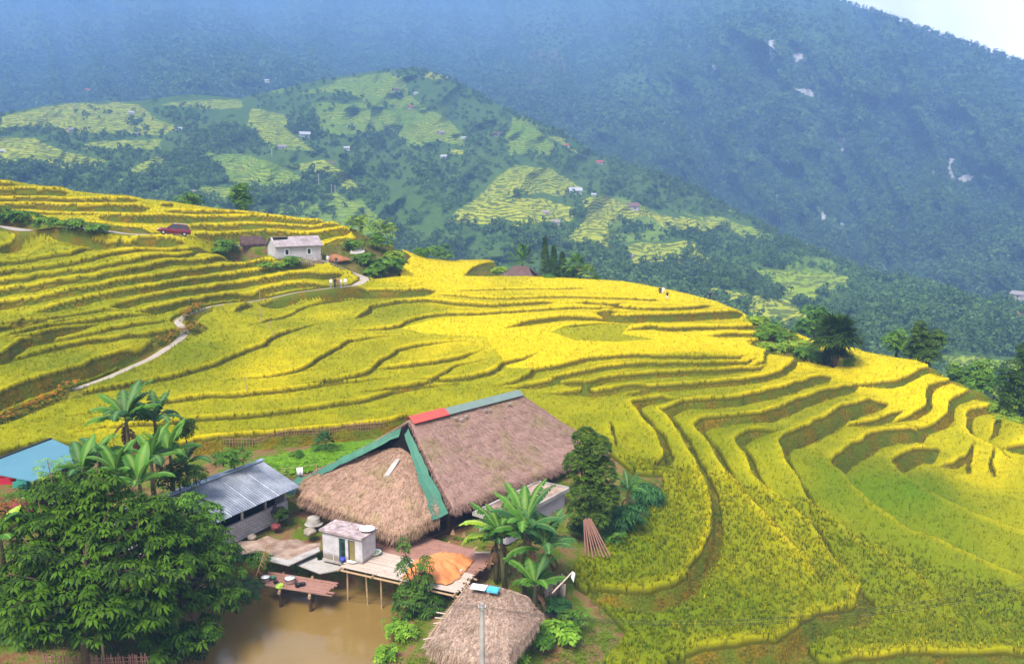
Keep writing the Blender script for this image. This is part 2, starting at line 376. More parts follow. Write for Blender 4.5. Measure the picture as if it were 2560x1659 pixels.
def near_height(x, y, full=False):
    """terraced height; also bank (0..1 riser) and rice-free strips"""
    sh = np.shape(x); x = np.ravel(np.asarray(x, float)); y = np.ravel(np.asarray(y, float))
    z = BASE(x, y); bank = np.zeros(len(x)); lip = np.zeros(len(x))
    jx = x + .35 * fbm(x * .5, y * .5, 2); jy = y + .35 * fbm(x * .5 + 50, y * .5, 2)
    for L, d, w, gap, ext in LINES:
        i, q = line_near(jx, jy, L, w + .5)
        if q is None: continue
        dist, side, arc, tot = q; tp = min(1.1 * ext + 1 if ext else 3., tot * .34)
        end = sstep(0, tp, arc) * sstep(0, tp, tot - arc)
        s = dist * side; bw = .12 + .24 * d
        step = np.clip(1 + s / bw, 0, 1)                  # 0 at the foot .. 1 on the edge
        f = np.where(s > 0, np.clip(1 - s / w, 0, 1), np.where(s < -bw, np.clip(1 - (-s - bw) / w, 0, 1), 1))
        z[i] += d * (step - .5) * f * end
        b = ((s > -(bw + .10 + gap) * (.25 + .75 * end)) & (s < .05)).astype(float) * (end > .12)
        bank[i] = np.maximum(bank[i], b); lip[i] = np.maximum(lip[i], np.where(s > 0, np.exp(-(s / .55) ** 2), 0) * end * min(1, .35 + d * .7))
    global LIP
    LIP = lip.reshape(sh)
    r = np.hypot(x, y); az = np.arctan2(x, y); rc = np.interp(az, CAZ, CR)
    over = np.clip(r - rc, 0, None)
    z -= over * .75 * sstep(0, 6, over) + .0 * over
    if full: return z.reshape(sh), bank.reshape(sh), (r - rc).reshape(sh)
    return z.reshape(sh)
# ------------------------------------------------------------------ road, paths, pond, masks of the near hill
ROAD = [(-150,560),(0,570),(135,577),(269,585),(398,592),(457,598),(538,606),(600,612),(640,618)]
PATHS = [[(180,970),(269,936),(336,900),(404,868),(440,850),(462,830),(452,812),(444,803),(457,789),(490,776),(511,765),(565,756),(640,749),(721,741),(802,731),(883,725),(899,716),(912,708),(910,697),(899,689),(883,680),(842,666),(805,651),(790,640)]]
FLAT = []
for P, hw in [(ROAD, 1.5)] + [(p, .44) for p in PATHS]:
    g = catmull(hit_base(*np.array(P, float).T), .6)
    zz = near_height(g[:, 0], g[:, 1]) + (.15 if hw > 1 else 0); k = np.ones(9) / 9
    zz = np.convolve(np.pad(zz, 4, 'edge'), k, 'valid'); FLAT.append((g, zz, hw))
_nh0 = near_height
def plan(poly, z=None):
    a = np.array(poly, float)
    return [tuple(p) for p in (hit_base(a[:, 0], a[:, 1]) if z is None else at_z(a[:, 0], a[:, 1], z)[:, :2])]
WATERZ = .75
POND = plan([(400,1690),(440,1659),(475,1610),(520,1555),(560,1500),(610,1475),(700,1465),(860,1475),(950,1490),(1005,1515),(985,1560),(958,1605),(930,1659),(915,1690)], WATERZ)
def poly_dist(x, y, poly):
    P = np.array(poly + [poly[0]]); d, _, _, _ = seg_dist(x, y, P)
    return np.where(inpoly(x, y, poly), -d, d)
def near_height(x, y, full=False):
    z, bank, over = _nh0(x, y, True); sh = z.shape
    x = np.ravel(np.asarray(x, float)); y = np.ravel(np.asarray(y, float)); z = z.ravel().copy(); flat = np.zeros(len(x)); wsum = np.zeros(len(x))
    for g, zz, hw in FLAT:
        i, q = line_near(x, y, g, hw + 2.)
        if q is None: continue
        dist, side, arc, tot = q; s = np.linspace(0, tot, len(g)); wgt = 1 - sstep(hw, hw + 1.1, dist)
        z[i] = z[i] * (1 - wgt) + np.interp(arc, s, zz) * wgt; wsum[i] = np.maximum(wsum[i], wgt); flat[i] = np.maximum(flat[i], 1 - sstep(hw + .1, hw + .5, dist))
    r_ = np.hypot(x, y); low = np.full(len(x), DROP); m = np.nonzero(r_ < 80)[0]
    if len(m): low[m] *= sstep(-.5, 2.5, poly_dist(x[m], y[m], VILLAGE))
    z -= low * (1 - (flat > 0) * sstep(0, .6, flat)) * (1 - wsum)
    m = np.nonzero((np.abs(x + 9) < 14) & (y < 52))[0]
    if len(m):
        d = poly_dist(x[m], y[m], POND); z[m] = z[m] + (np.minimum(z[m], -.2) - z[m]) * (1 - sstep(-.3, 1.1, d))
    m = np.nonzero(y < 60)[0]
    z[m] += .12 * fbm(x[m] * .7, y[m] * .7, 3) * (1 - flat[m])
    z = z.reshape(sh)
    if full: return z, bank, over, flat.reshape(sh)
    return z
DROP = .42
def ground(x, y): return float(near_height(np.array([x]), np.array([y]))[0])
def on_ground(px, py):
    """point of the near ground seen at a photo pixel"""
    x, y, z = ray([px], [py]); rs = np.arange(28, 172, .15)
    d = CAMZ + z[0] * rs - near_height(x[0] * rs, y[0] * rs); k = int(np.argmax(d <= 0)) if (d <= 0).any() else int(np.argmin(d))
    return Vector((x[0] * rs[k], y[0] * rs[k], CAMZ + z[0] * rs[k] - d[k]))

VILLAGE = plan([(-250,1150),(0,1140),(120,1105),(300,1127),(420,1132),(540,1114),(680,1103),(807,1092),(970,1072),(1060,1048),(1300,1030),(1430,1085),(1500,1120),(1588,1188),(1655,1194),
   (1661,1229),(1642,1269),(1588,1323),(1521,1377),(1454,1400),(1430,1440),(1440,1470),(1481,1492),(1510,1510),(1572,1583),(1516,1659),(1480,1720),(-250,1720)])
NORICE = [VILLAGE] + [plan(p) for p in (
   [(470,628),(560,612),(600,600),(700,585),(880,598),(1000,618),(1030,640),(1005,672),(1000,690),(910,706),(880,690),(840,668),(800,662),(700,664),(610,655),(540,642)],
   [(-200,530),(0,530),(60,545),(150,558),(300,570),(395,585),(460,597),(300,592),(0,572),(-200,560)],
   [(1883,781),(1923,805),(2044,868),(2100,890),(2085,920),(2030,905),(1977,899),(1910,878),(1870,861),(1896,842),(1864,789)],
   [(2120,870),(2300,905),(2340,930),(2420,985),(2480,1010),(2560,1060),(2700,1130),(2700,1100),(2400,930),(2290,890)],
   [(1682,1640),(1780,1628),(1938,1612),(2010,1590),(2050,1640),(2120,1659),(2120,1700),(1600,1700)],
   [(860,540),(935,565),(985,605),(900,612),(880,580),(840,552)],
   [(1160,690),(1180,668),(1270,655),(1310,690)])]
FLOWER = [catmull(hit_base(*np.array(p, float).T), .5) for p in ([(-60,1058),(0,1040),(60,1012),(120,990),(185,968)],[(398,852),(430,840),(470,830),(492,818)],[(462,800),(480,782),(505,770)])]
def rice_mask(x, y, bank, over, flat):
    m = (bank < .5) & (flat < .05) & (over < -.3)
    for P in NORICE: m &= ~inpoly(x, y, P)
    for L in FLOWER:
        i, q = line_near(x.ravel(), y.ravel(), L, 1.3)
        if q is not None:
            b = np.zeros(x.size, bool); b[i] = q[0] < 1.25; m &= ~b.reshape(x.shape)
    return m
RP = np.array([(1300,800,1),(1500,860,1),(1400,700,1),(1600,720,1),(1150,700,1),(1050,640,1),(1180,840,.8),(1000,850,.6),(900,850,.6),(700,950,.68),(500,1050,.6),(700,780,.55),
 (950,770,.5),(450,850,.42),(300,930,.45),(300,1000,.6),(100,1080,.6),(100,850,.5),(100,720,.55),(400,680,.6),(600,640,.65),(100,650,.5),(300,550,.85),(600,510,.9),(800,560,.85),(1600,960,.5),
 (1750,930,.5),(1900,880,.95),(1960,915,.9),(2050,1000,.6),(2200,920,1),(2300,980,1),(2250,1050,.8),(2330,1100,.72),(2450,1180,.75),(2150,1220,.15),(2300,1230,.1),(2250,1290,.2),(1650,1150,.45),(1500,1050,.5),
 (1400,1000,.58),(1250,960,.58),(1100,980,.55),(1300,760,.7),(1800,1300,.42),(2000,1400,.4),(2400,1450,.4),(1600,1380,.33),(1700,1550,.28),(2100,1600,.36),(2560,1600,.4),(2480,1100,.75),(1850,1100,.45),(1450,940,.55),(1700,1010,.45)], float)  # ripeness, raised on the upper fields to paint in their stronger sunlight
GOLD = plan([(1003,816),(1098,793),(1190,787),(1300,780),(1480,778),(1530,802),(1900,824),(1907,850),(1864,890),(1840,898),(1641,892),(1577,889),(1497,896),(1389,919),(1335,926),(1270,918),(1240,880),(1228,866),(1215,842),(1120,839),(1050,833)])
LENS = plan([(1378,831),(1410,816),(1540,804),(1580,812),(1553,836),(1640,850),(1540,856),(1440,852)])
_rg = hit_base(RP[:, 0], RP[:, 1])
def ripe_sun_tone(x, y):
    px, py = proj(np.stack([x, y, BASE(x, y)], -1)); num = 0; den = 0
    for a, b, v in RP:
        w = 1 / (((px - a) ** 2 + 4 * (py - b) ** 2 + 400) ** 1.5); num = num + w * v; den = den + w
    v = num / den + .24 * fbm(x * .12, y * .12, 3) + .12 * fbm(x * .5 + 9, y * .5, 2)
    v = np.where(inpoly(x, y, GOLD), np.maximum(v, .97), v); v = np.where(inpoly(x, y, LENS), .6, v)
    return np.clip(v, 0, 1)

# ------------------------------------------------------------------ near ground mesh (fan of cells, finer near the viewer)
NA = 1000
AZ = np.linspace(R(-37), R(37), NA)
RR = [24.]
while RR[-1] < 215: RR.append(RR[-1] + min(.26 if RR[-1] < 180 else 1.2, .05 + .0016 * max(0, RR[-1] - 30)))
RR = np.array(RR); NR = len(RR)
GX = RR[:, None] * np.sin(AZ); GY = RR[:, None] * np.cos(AZ)
GZ, GB, GO, GF = near_height(GX, GY, True); GLIP = LIP.copy()
GM = rice_mask(GX, GY, GB, GO, GF); GRIPE_SUN = np.clip(ripe_sun_tone(GX, GY) + .27 * GLIP, 0, 1)
_idx = np.arange(NA * NR).reshape(NR, NA)
QUADS = np.stack([_idx[:-1, :-1], _idx[:-1, 1:], _idx[1:, 1:], _idx[1:, :-1]], -1).reshape(-1, 4)

m = NT('mat_ground'); p = m.geo()
n1 = m.noise(.9, 5, p); n2 = m.noise(6, 4, p); n3 = m.noise(.18, 3, p)
soil = m.mix(m.ramp(n1, [(.35, 0.), (.65, 1.)]), (.17, .085, .035), (.30, .19, .10))
grass = m.mix(n2, (.045, .085, .008), (.15, .19, .012))
vil = m.mix(m.ramp(n1, [(.42, 0.), (.56, 1.)]), soil, grass)
bk = m.mix(m.ramp(n2, [(.38, 0.), (.66, 1.)]), (.10, .078, .004), (.26, .165, .008))
bk = m.mix(m.ramp(m.noise(.7, 4, p), [(.58, 0.), (.74, .8)]), bk, (.20, .09, .018))
bk = m.mix(m.ramp(m.noise(.45, 3, m.mapping(p, loc=(9, 3, 1))), [(.40, 0.), (.56, .9)]), bk, m.mix(n2, (.045, .085, .006), (.15, .18, .012)))
fld = m.mix(n2, (.12, .13, .008), (.26, .22, .012))
c = m.mix(m.attr('bank'), m.mix(m.attr('field'), vil, fld), bk)
m.fin(c, .9, .1, bump=m.bump(n2, .8, .12)); M_GROUND = m.m
fieldness = np.ones(GX.shape)
for P in NORICE: fieldness[inpoly(GX, GY, P)] = 0
gr = np_mesh('ground', np.stack([GX, GY, GZ], -1).reshape(-1, 3), [QUADS], M_GROUND, None,
        {'bank': np.maximum(GB, (GO > -1.5) * 1.).ravel(), 'field': fieldness.ravel()}, smooth=True)
tag(gr, kind='structure')

# ------------------------------------------------------------------ rice: canopy sheet + plants
CH = .50
m = NT('mat_rice'); p = m.geo()
n = m.noise(7, 4, p); n2 = m.noise(.8, 3, p)
rp = m.math('ADD', m.attr('ripe_sun'), m.math('MULTIPLY', m.math('SUBTRACT', n, .5), .5))
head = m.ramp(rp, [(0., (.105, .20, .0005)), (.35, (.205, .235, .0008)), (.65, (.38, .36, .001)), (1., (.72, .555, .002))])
stalk = m.mix(m.attr('ripe_sun'), (.06, .085, .002), (.13, .10, .003))
gp_ = m.noise(15, 3, m.mapping(p, (1, 1, .5))); head = m.mix(m.math('MULTIPLY', m.ramp(gp_, [(.36, .7), (.56, 0.)]), m.math('SUBTRACT', 1.15, m.attr('ripe_sun'))), head, stalk)  # noise speckle paints the shade in gaps between plants into the heads
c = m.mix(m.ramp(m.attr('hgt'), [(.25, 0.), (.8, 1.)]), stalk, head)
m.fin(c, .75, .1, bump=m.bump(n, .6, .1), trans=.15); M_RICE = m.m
# canopy sheet
mk = GM.astype(float); hz = CH * np.clip(mk, 0, 1)
CZ = GZ + hz + GM * .07 * fbm(GX * 2.1, GY * 2.1, 2)
fm = GM.ravel()[QUADS].any(1); ids, inv = np.unique(QUADS[fm].ravel(), return_inverse=True)
Vc = np.stack([GX, GY, CZ], -1).reshape(-1, 3)[ids]; Fc = inv.reshape(-1, 4)
hg = np.where(GM.ravel()[ids], .8, 0.); rpv = GRIPE_SUN.ravel()[ids]
# plants
def scatter(n, r0, r1):
    r = np.sqrt(rng.uniform(r0 * r0, r1 * r1, n)); a = rng.uniform(R(-35.5), R(35.5), n); return r, a
Vs, Fs, Hs, Rs, off = [Vc], [Fc], [hg], [rpv], len(Vc)
F3 = []
for r0, r1, dens, nb, wd, segs in ((30, 62, 26, 6, .034, 2), (62, 95, 14, 6, .05, 1), (95, 175, 6, 6, .08, 1)):
    area = R(71) * .5 * (r1 ** 2 - r0 ** 2); n = int(area * dens); r, a = scatter(n, r0, r1)
    ia = np.clip(np.round((a - AZ[0]) / (AZ[1] - AZ[0])).astype(int), 0, NA - 1); ir = np.clip(np.searchsorted(RR, r), 0, NR - 1)
    k = GM[ir, ia]; r, a, ir, ia = r[k], a[k], ir[k], ia[k]; n = len(r)
    bx, by, bz, rp_ = r * np.sin(a), r * np.cos(a), GZ[ir, ia], GRIPE_SUN[ir, ia]
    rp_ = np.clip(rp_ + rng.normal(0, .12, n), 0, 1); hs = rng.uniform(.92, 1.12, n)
    for b in range(nb):
        th = rng.uniform(0, 2 * np.pi, n); lean = rng.uniform(.05, .26, n); L = hs * rng.uniform(.60, .82, n)
        ux, uy = np.cos(th), np.sin(th); w = wd * rng.uniform(.7, 1.3, n) * .5
        px_, py_ = -uy * w, ux * w
        def pt(f, hh): return bx + ux * lean * f, by + uy * lean * f, bz + hh * L
        x0, y0, z0 = pt(.05, .30); x1, y1, z1 = pt(.45, .88); x2, y2, z2 = pt(1.05, 1.0 if b % 2 else .82)
        if segs == 2:
            V = np.stack([np.stack([x0 - px_ * .6, y0 - py_ * .6, z0], -1), np.stack([x0 + px_ * .6, y0 + py_ * .6, z0], -1),
                          np.stack([x1 + px_, y1 + py_, z1], -1), np.stack([x1 - px_, y1 - py_, z1], -1), np.stack([x2, y2, z2], -1)], 1)
            q = np.arange(n)[:, None] * 5 + off
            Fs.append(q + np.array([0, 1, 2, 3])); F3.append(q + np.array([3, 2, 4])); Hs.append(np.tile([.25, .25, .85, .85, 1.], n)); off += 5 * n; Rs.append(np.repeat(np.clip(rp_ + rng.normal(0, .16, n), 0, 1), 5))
        else:
            V = np.stack([np.stack([x0 - px_, y0 - py_, z0], -1), np.stack([x0 + px_, y0 + py_, z0], -1), np.stack([x2, y2, (z1 + z2) / 2 + .03], -1)], 1)
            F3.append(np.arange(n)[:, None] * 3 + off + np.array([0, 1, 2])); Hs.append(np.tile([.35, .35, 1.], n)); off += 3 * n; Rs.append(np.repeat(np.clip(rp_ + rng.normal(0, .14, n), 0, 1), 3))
        Vs.append(V.reshape(-1, 3))
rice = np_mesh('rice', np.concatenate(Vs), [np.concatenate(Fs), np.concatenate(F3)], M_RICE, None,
               {'hgt': np.concatenate(Hs), 'ripe_sun': np.concatenate(Rs)})
tag(rice, kind='stuff')
print('rice verts', off)

# ------------------------------------------------------------------ road and path sheets
M_PATH = NT('mat_path'); _n = M_PATH.noise(2.5, 5); M_PATH = M_PATH.fin(M_PATH.mix(_n, (.29, .24, .19), (.46, .40, .345)), .9, .1)
for name, (g, zz, hw) in zip(['road', 'path'], FLAT):
    t = np.gradient(g, axis=0); t /= np.linalg.norm(t, axis=1)[:, None]; nrm = np.stack([-t[:, 1], t[:, 0]], -1)
    us = np.linspace(-1, 1, 5); wv = hw * (1 + .18 * fbm(np.arange(len(g)) * .35, np.zeros(len(g)), 2))
    if name == 'path':                                    # narrow field path that widens into the footway by the house
        px, py = proj(np.c_[g, zz]); wv = wv * np.where(px > 885, 1.5, np.where((px > 505) & (py > 700), .62, 1.))
    P = g[:, None] + nrm[:, None] * us[None, :, None] * wv[:, None, None]
    Z = near_height(P[..., 0], P[..., 1]) + .05
    i = np.arange(P.shape[0] * 5).reshape(-1, 5); F = np.stack([i[:-1, :-1], i[1:, :-1], i[1:, 1:], i[:-1, 1:]], -1).reshape(-1, 4)[:, ::-1]
    tag(np_mesh(name, np.concatenate([P, Z[..., None]], -1).reshape(-1, 3), [F], M_PATH, smooth=True), kind='structure')
# pond water
m = NT('mat_water'); n = m.noise(2.2, 3, m.mapping(m.geo(), (1, 2.2, 1)))
w1 = m.noise(.35, 3); w2 = m.noise(3.5, 5)
m.fin(m.mix(w1, (.19, .115, .03), (.27, .18, .055)), m.ramp(w2, [(.5, .05), (.72, .28)]), .5, bump=m.bump(n, .16, .05)); M_WATER = m.m
P = np.array(POND); cen = P.mean(0); P = cen + (P - cen) * 1.12
wv = [(x, y, WATERZ) for x, y in P]
o = MB().add(wv, [tuple(range(len(wv)))[::-1]]).build('water', M_WATER); tag(o, kind='structure')
# ------------------------------------------------------------------ far hills and mountain: relief sheets
HILL = np.array([(-300,700,400),(0,640,420),(600,640,430),(1200,700,380),(1700,800,330),(2200,900,300),(2560,980,280),(2750,1080,250),
 (-200,430,640),(0,430,620),(600,430,600),(1200,560,480),(1500,600,470),(1900,740,400),(2300,860,350),(2560,900,340),
 (0,330,800),(600,330,780),(1000,350,760),(1300,440,640),(1600,560,560),(2000,680,500),(2300,740,450),(2560,800,420),
 (-200,290,950),(0,280,950),(350,255,1000),(700,215,1050),(920,185,1100),(1040,175,1100),(1250,270,950),(1400,330,880),(1500,390,820),(1640,430,760),(1750,480,720),(1950,590,640),(2180,690,560),(2290,705,540),(2560,760,520)], float)
RIDGE = np.array([(-400,290),(0,284),(150,258),(350,252),(480,235),(600,246),(720,218),(800,200),(920,180),(1040,168),(1130,195),(1250,265),(1400,326),(1500,388),(1640,428),(1750,475),(1950,585),(2100,650),(2180,685),(2290,700),(2400,735),(2560,765),(2900,830)], float)
MOUNT = np.array([(-300,330,1300),(0,330,1300),(600,280,1350),(1100,260,1300),(1500,450,1000),(1900,650,850),(2300,760,700),(2560,850,600),(2800,900,560),
 (0,180,2200),(400,130,2100),(600,200,1500),(900,120,2500),(1300,150,2200),(1300,300,1350),(1700,300,1400),(1900,450,1150),(2200,450,1150),(2200,600,900),(2560,500,1050),(2560,650,800),
 (1960,30,1900),(1850,110,1750),(2050,110,1750),(2300,200,1550),(2560,300,1350),(2300,300,1400),(0,0,4300),(600,0,4300),(1200,0,4000),(1600,0,3200),(2000,0,2600),
 (0,-120,5000),(1200,-120,5000),(2000,-80,3000),(2090,0,2300),(2250,60,2100),(2400,110,1950),(2560,165,1800),(2800,235,1600)], float)
SKY = np.array([(-500,-90),(1400,-90),(1700,-90),(1900,-60),(2060,-12),(2130,12),(2200,36),(2300,72),(2400,106),(2480,132),(2560,160),(2900,270)], float)
H_TPS = TPS(HILL[:, :2] * [1, 1.6], np.log(HILL[:, 2]), .003); M_TPS = TPS(MOUNT[:, :2] * [1, 1.6], np.log(MOUNT[:, 2]), .003)
def hill_r(px, py):
    q = np.exp(H_TPS(px, py * 1.6))
    wx = px + 70 * fbm(px * .006, py * .006 + 3, 2); g = np.abs(fbm((wx + py * .9) * .0085, (py - wx * .35) * .005 + 11, 3))      # spurs and folds
    return q * (1 + .14 * (g - .2) + .05 * fbm(px * .006, py * .012, 4) + .03 * fbm(px * .02 + 40, py * .03, 3))
def mount_r(px, py):
    q = np.exp(M_TPS(px, py * 1.6))
    wx = px + 90 * fbm(px * .004, py * .004 + 7, 2)
    g = np.abs(fbm(wx * .0075 - py * .003, py * .0028 + 3, 4))            # gullies running down the slope
    return q * (1 + .30 * (g - .22) + .05 * fbm(px * .03, py * .03, 3))
def sheet(name, fn, top, depth, nx, ny, mat, attrs):
    px = np.linspace(-330, 2760, nx); tr = np.interp(px, top[:, 0], top[:, 1]); bt = tr + depth(px)
    s = np.linspace(0, 1, ny); PY = bt + (tr - bt) * s[:, None]; PX = np.broadcast_to(px, PY.shape)
    P = at_r(PX, PY, fn(PX, PY))
    # back slope behind the ridge
    rr = np.hypot(P[-1, :, 0], P[-1, :, 1]); back = []
    for k, (f, dz) in enumerate(((1.02, .02), (1.06, .09), (1.14, .24))):
        B = P[-1].copy(); B[:, :2] *= f; B[:, 2] -= rr * dz; back.append(B)
    P = np.concatenate([P, np.stack(back)]); PX = np.concatenate([PX, np.repeat(PX[-1:], 3, 0)]); PY = np.concatenate([PY, np.repeat(PY[-1:], 3, 0)])
    n0, n1 = P.shape[:2]; i = np.arange(n0 * n1).reshape(n0, n1)
    F = np.stack([i[:-1, :-1], i[:-1, 1:], i[1:, 1:], i[1:, :-1]], -1).reshape(-1, 4)
    return tag(np_mesh(name, P.reshape(-1, 3), [F], mat, None, attrs(PX, PY), smooth=True), kind='structure')
z1 = lambda L: [(a * .5383, b * .5383) for a, b in L]
z2 = lambda L: [(1280 + a * .5383, b * .5383) for a, b in L]
PADDY = [z1(p) for p in ([(0,550),(200,497),(460,476),(650,490),(700,540),(850,592),(740,625),(360,615),(120,590),(0,620)],[(-100,640),(120,640),(300,700),(480,740),(430,785),(0,755),(-100,750)],
 [(370,665),(740,640),(750,690),(400,700)],[(560,825),(700,740),(790,705),(740,770),(680,825)],[(910,715),(1160,720),(1230,740),(1420,830),(1350,885),(1080,865),(1000,770)],[(920,870),(1080,870),(1090,930),(930,915)],
 [(1170,500),(1330,530),(1330,600),(1400,660),(1470,700),(1290,695),(1200,630),(1150,570)],[(1370,430),(1700,345),(1800,335),(1870,370),(1900,430),(1980,490),(1850,505),(1700,480),(1600,430)],
 [(1480,530),(1700,510),(1980,500),(2080,560),(2140,620),(2150,680),(2000,660),(1900,690),(1850,640),(1780,560),(1640,590),(1520,590)],[(2090,690),(2200,715),(2090,722)],
 [(1340,760),(1500,740),(1600,800),(1690,905),(1600,880),(1540,810),(1400,790)],[(1480,890),(1560,890),(1700,985),(1600,962)],[(730,480),(1000,460),(1120,465),(1120,500),(980,512),(880,500)],[(1930,350),(2050,325),(2150,360),(2000,368)])]
PADDY += [z2(p) for p in ([(310,920),(430,900),(520,960),(640,985),(760,1010),(980,1085),(960,1110),(740,1060),(640,1010),(480,1020),(440,1060),(470,1150),(240,1130),(330,1030),(360,980)],
 [(500,1130),(830,1120),(960,1235),(860,1218),(560,1222)],[(720,960),(850,1000),(980,1010),(1100,1050),(1250,1110),(1150,1118),(1050,1092),(1000,1060)],[(860,900),(1000,970),(1100,1030),(1010,988)],[(640,790),(720,808),(810,860),(700,832)],
 [(0,530),(90,540),(130,600),(200,680),(180,720),(0,720),(-30,640)],[(180,640),(220,640),(270,690),(370,740),(250,692)],[(1080,1240),(1300,1260),(1570,1285),(1560,1330),(1440,1350),(1400,1420),(1250,1380),(1180,1310)],
 [(900,1330),(1100,1370),(1280,1400),(1390,1470),(1360,1520),(1280,1540),(1220,1520),(1150,1480),(1000,1400),(920,1390)],[(1520,1215),(1640,1250),(1780,1280),(1850,1302),(1700,1282),(1560,1252)])]
PADDY += [[(1120,545),(1185,500),(1240,440),(1290,415),(1375,418),(1430,450),(1468,475),(1400,485),(1280,487)],[(1120,556),(1180,506),(1290,493),(1380,500),(1442,525),(1420,556),(1280,562)],
 [(2270,893),(2400,888),(2560,902),(2700,920),(2700,965),(2560,948),(2400,928),(2290,910)],[(2300,935),(2420,940),(2560,985),(2560,1010),(2400,975)],[(1700,540),(1820,560),(1760,580),(1690,565)]]
LIGHT = [z1(p) for p in ([(860,250),(1000,265),(1150,330),(1200,385),(1330,400),(1300,430),(1230,420),(1180,380),(1050,370),(1000,340),(940,300)],[(1450,480),(1700,480),(1800,600),(1500,640)])] + \
        [[(1500,480),(1620,520),(1700,560),(1650,600),(1500,600),(1460,540)],[(1960,620),(2080,650),(2090,690),(1960,690)],[(1540,720),(1700,780),(1800,800),(1560,760)],[(2100,960),(2560,900),(2560,1050),(2250,900)],[(430,520),(900,500),(1000,600),(760,600)]]
def hill_attrs(PX, PY):
    jx = PX + 13 * fbm(PX * .03, PY * .03, 4); jy = PY + 9 * fbm(PX * .02 + 9, PY * .02, 3)
    pad = np.zeros(PX.shape); tone = np.zeros(PX.shape); li = np.zeros(PX.shape); g = np.random.default_rng(5)
    for P in PADDY: k = inpoly(jx, jy, P); pad[k] = 1; tone[k] = g.uniform(.15, .85)
    for P in LIGHT: k = inpoly(jx, jy, P); li[k] = 1; pad[k & (pad == 0)] = .38; tone[k & (tone == 0)] = .3
    return {'pad': pad.ravel(), 'tone': tone.ravel(), 'light': li.ravel()}
m = NT('mat_hills'); p = m.geo(); z = m.sep(p, 2)
n = m.noise(.03, 5, p); nf = m.noise(.35, 5, p)
zz = m.math('ADD', z, m.math('MULTIPLY', n, 16.)); st = m.math('FRACT', m.math('DIVIDE', zz, 2.1))
top = m.mix(m.math('ADD', m.attr('tone'), m.math('MULTIPLY', m.math('SUBTRACT', m.noise(.02, 3, p), .5), 1.2)), (.16, .29, .012), (.44, .42, .03))
ris = m.mix(nf, (.075, .12, .012), (.15, .17, .02))
pc = m.mix(m.ramp(st, [(.42, 0.), (.55, 1.), (.95, 1.), (1., 0.)]), top, ris)
scrub = m.mix(nf, (.02, .055, .010), (.12, .20, .03))
scrub = m.mix(m.ramp(n, [(.5, 0.), (.7, 1.)]), scrub, (.085, .14, .025))
scrub = m.mix(m.attr('light'), scrub, m.mix(nf, (.10, .18, .02), (.17, .25, .03)))
scrub = m.mix(m.ramp(m.noise(.012, 4, m.mapping(p, loc=(40, 0, 0))), [(.66, 0.), (.7, 1.)]), scrub, (.22, .12, .06))
m.fin(m.mix(m.attr('pad'), scrub, pc), .9, .05, bump=m.bump(nf, .8, 1.)); M_HILL = m.m
hills = sheet('hills', hill_r, RIDGE, lambda px: 430 + 0 * px, 1150, 380, M_HILL, hill_attrs)
ROCK = [z2(p) for p in ([(1195,180),(1215,185),(1215,260),(1200,290),(1195,230)],[(1310,240),(1350,250),(1345,275),(1315,290)],[(930,305),(948,308),(945,330),(932,330)],[(1320,410),(1390,415),(1400,450),(1350,440)],
  [(1510,640),(1545,640),(1540,700),(1515,700)],[(2030,725),(2055,735),(2040,780),(2055,830),(2040,835),(2022,780)],[(2065,830),(2110,805),(2150,815),(2145,840),(2090,848)],[(1950,790),(1970,790),(1962,812),(1948,810)],[(1270,275),(1285,280),(1275,295)],[(1380,280),(1405,290),(1385,305)],[(2215,915),(2228,918),(2222,940),(2212,935)],[(1440,980),(1460,1000),(1450,1030),(1438,1010)])]
CLEAR = [z2(p) for p in ([(60,240),(200,250),(290,330),(230,400),(100,390)],)]
OPEN = [z2(p) for p in ([(500,330),(650,300),(760,420),(700,520),(500,560),(430,480)],[(1350,480),(1500,520),(1480,620),(1400,580)])] + [z1(p) for p in ([(860,230),(1000,260),(1160,330),(1060,380),(900,310)],[(300,380),(560,390),(560,450),(420,450)])]
def mount_attrs(PX, PY):
    jx = PX + 14 * fbm(PX * .03, PY * .03, 3); jy = PY + 12 * fbm(PX * .03 + 9, PY * .03, 3); a = {}
    for nm, L in (('rock', ROCK), ('clear', CLEAR), ('open', OPEN)):
        v = np.zeros(PX.shape)
        for P in L: v[inpoly(jx if nm != 'rock' else PX + 6 * fbm(PX * .1, PY * .1, 2), jy if nm != 'rock' else PY + 4 * fbm(PX * .1 + 5, PY * .1, 2), P)] = 1
        a[nm] = v.ravel()
    return a
m = NT('mat_mountain'); p = m.geo()
n = m.noise(.012, 6, p); nf = m.noise(.10, 5, p)
c = m.mix(m.ramp(nf, [(.35, 0.), (.65, 1.)]), (.014, .04, .010), (.12, .20, .045))
c = m.mix(m.ramp(n, [(.45, 0.), (.7, 1.)]), c, (.07, .11, .03))
c = m.mix(m.math('MULTIPLY', m.attr('open'), .3), c, m.mix(nf, (.09, .17, .04), (.17, .27, .06)))
c = m.mix(m.math('MULTIPLY', m.attr('clear'), .6), c, m.mix(nf, (.10, .08, .03), (.22, .13, .06)))
c = m.mix(m.attr('rock'), c, m.mix(nf, (.40, .35, .33), (.85, .78, .75)))
m.fin(c, .95, .05, bump=m.bump(nf, 1., 6.)); M_MOUNT = m.m
def mdepth(px):
    rd = np.interp(px, RIDGE[:, 0], RIDGE[:, 1]); tr = np.interp(px, SKY[:, 0], SKY[:, 1]); return rd - tr + 60
mountain = sheet('mountain', mount_r, SKY, mdepth, 700, 330, M_MOUNT, mount_attrs)

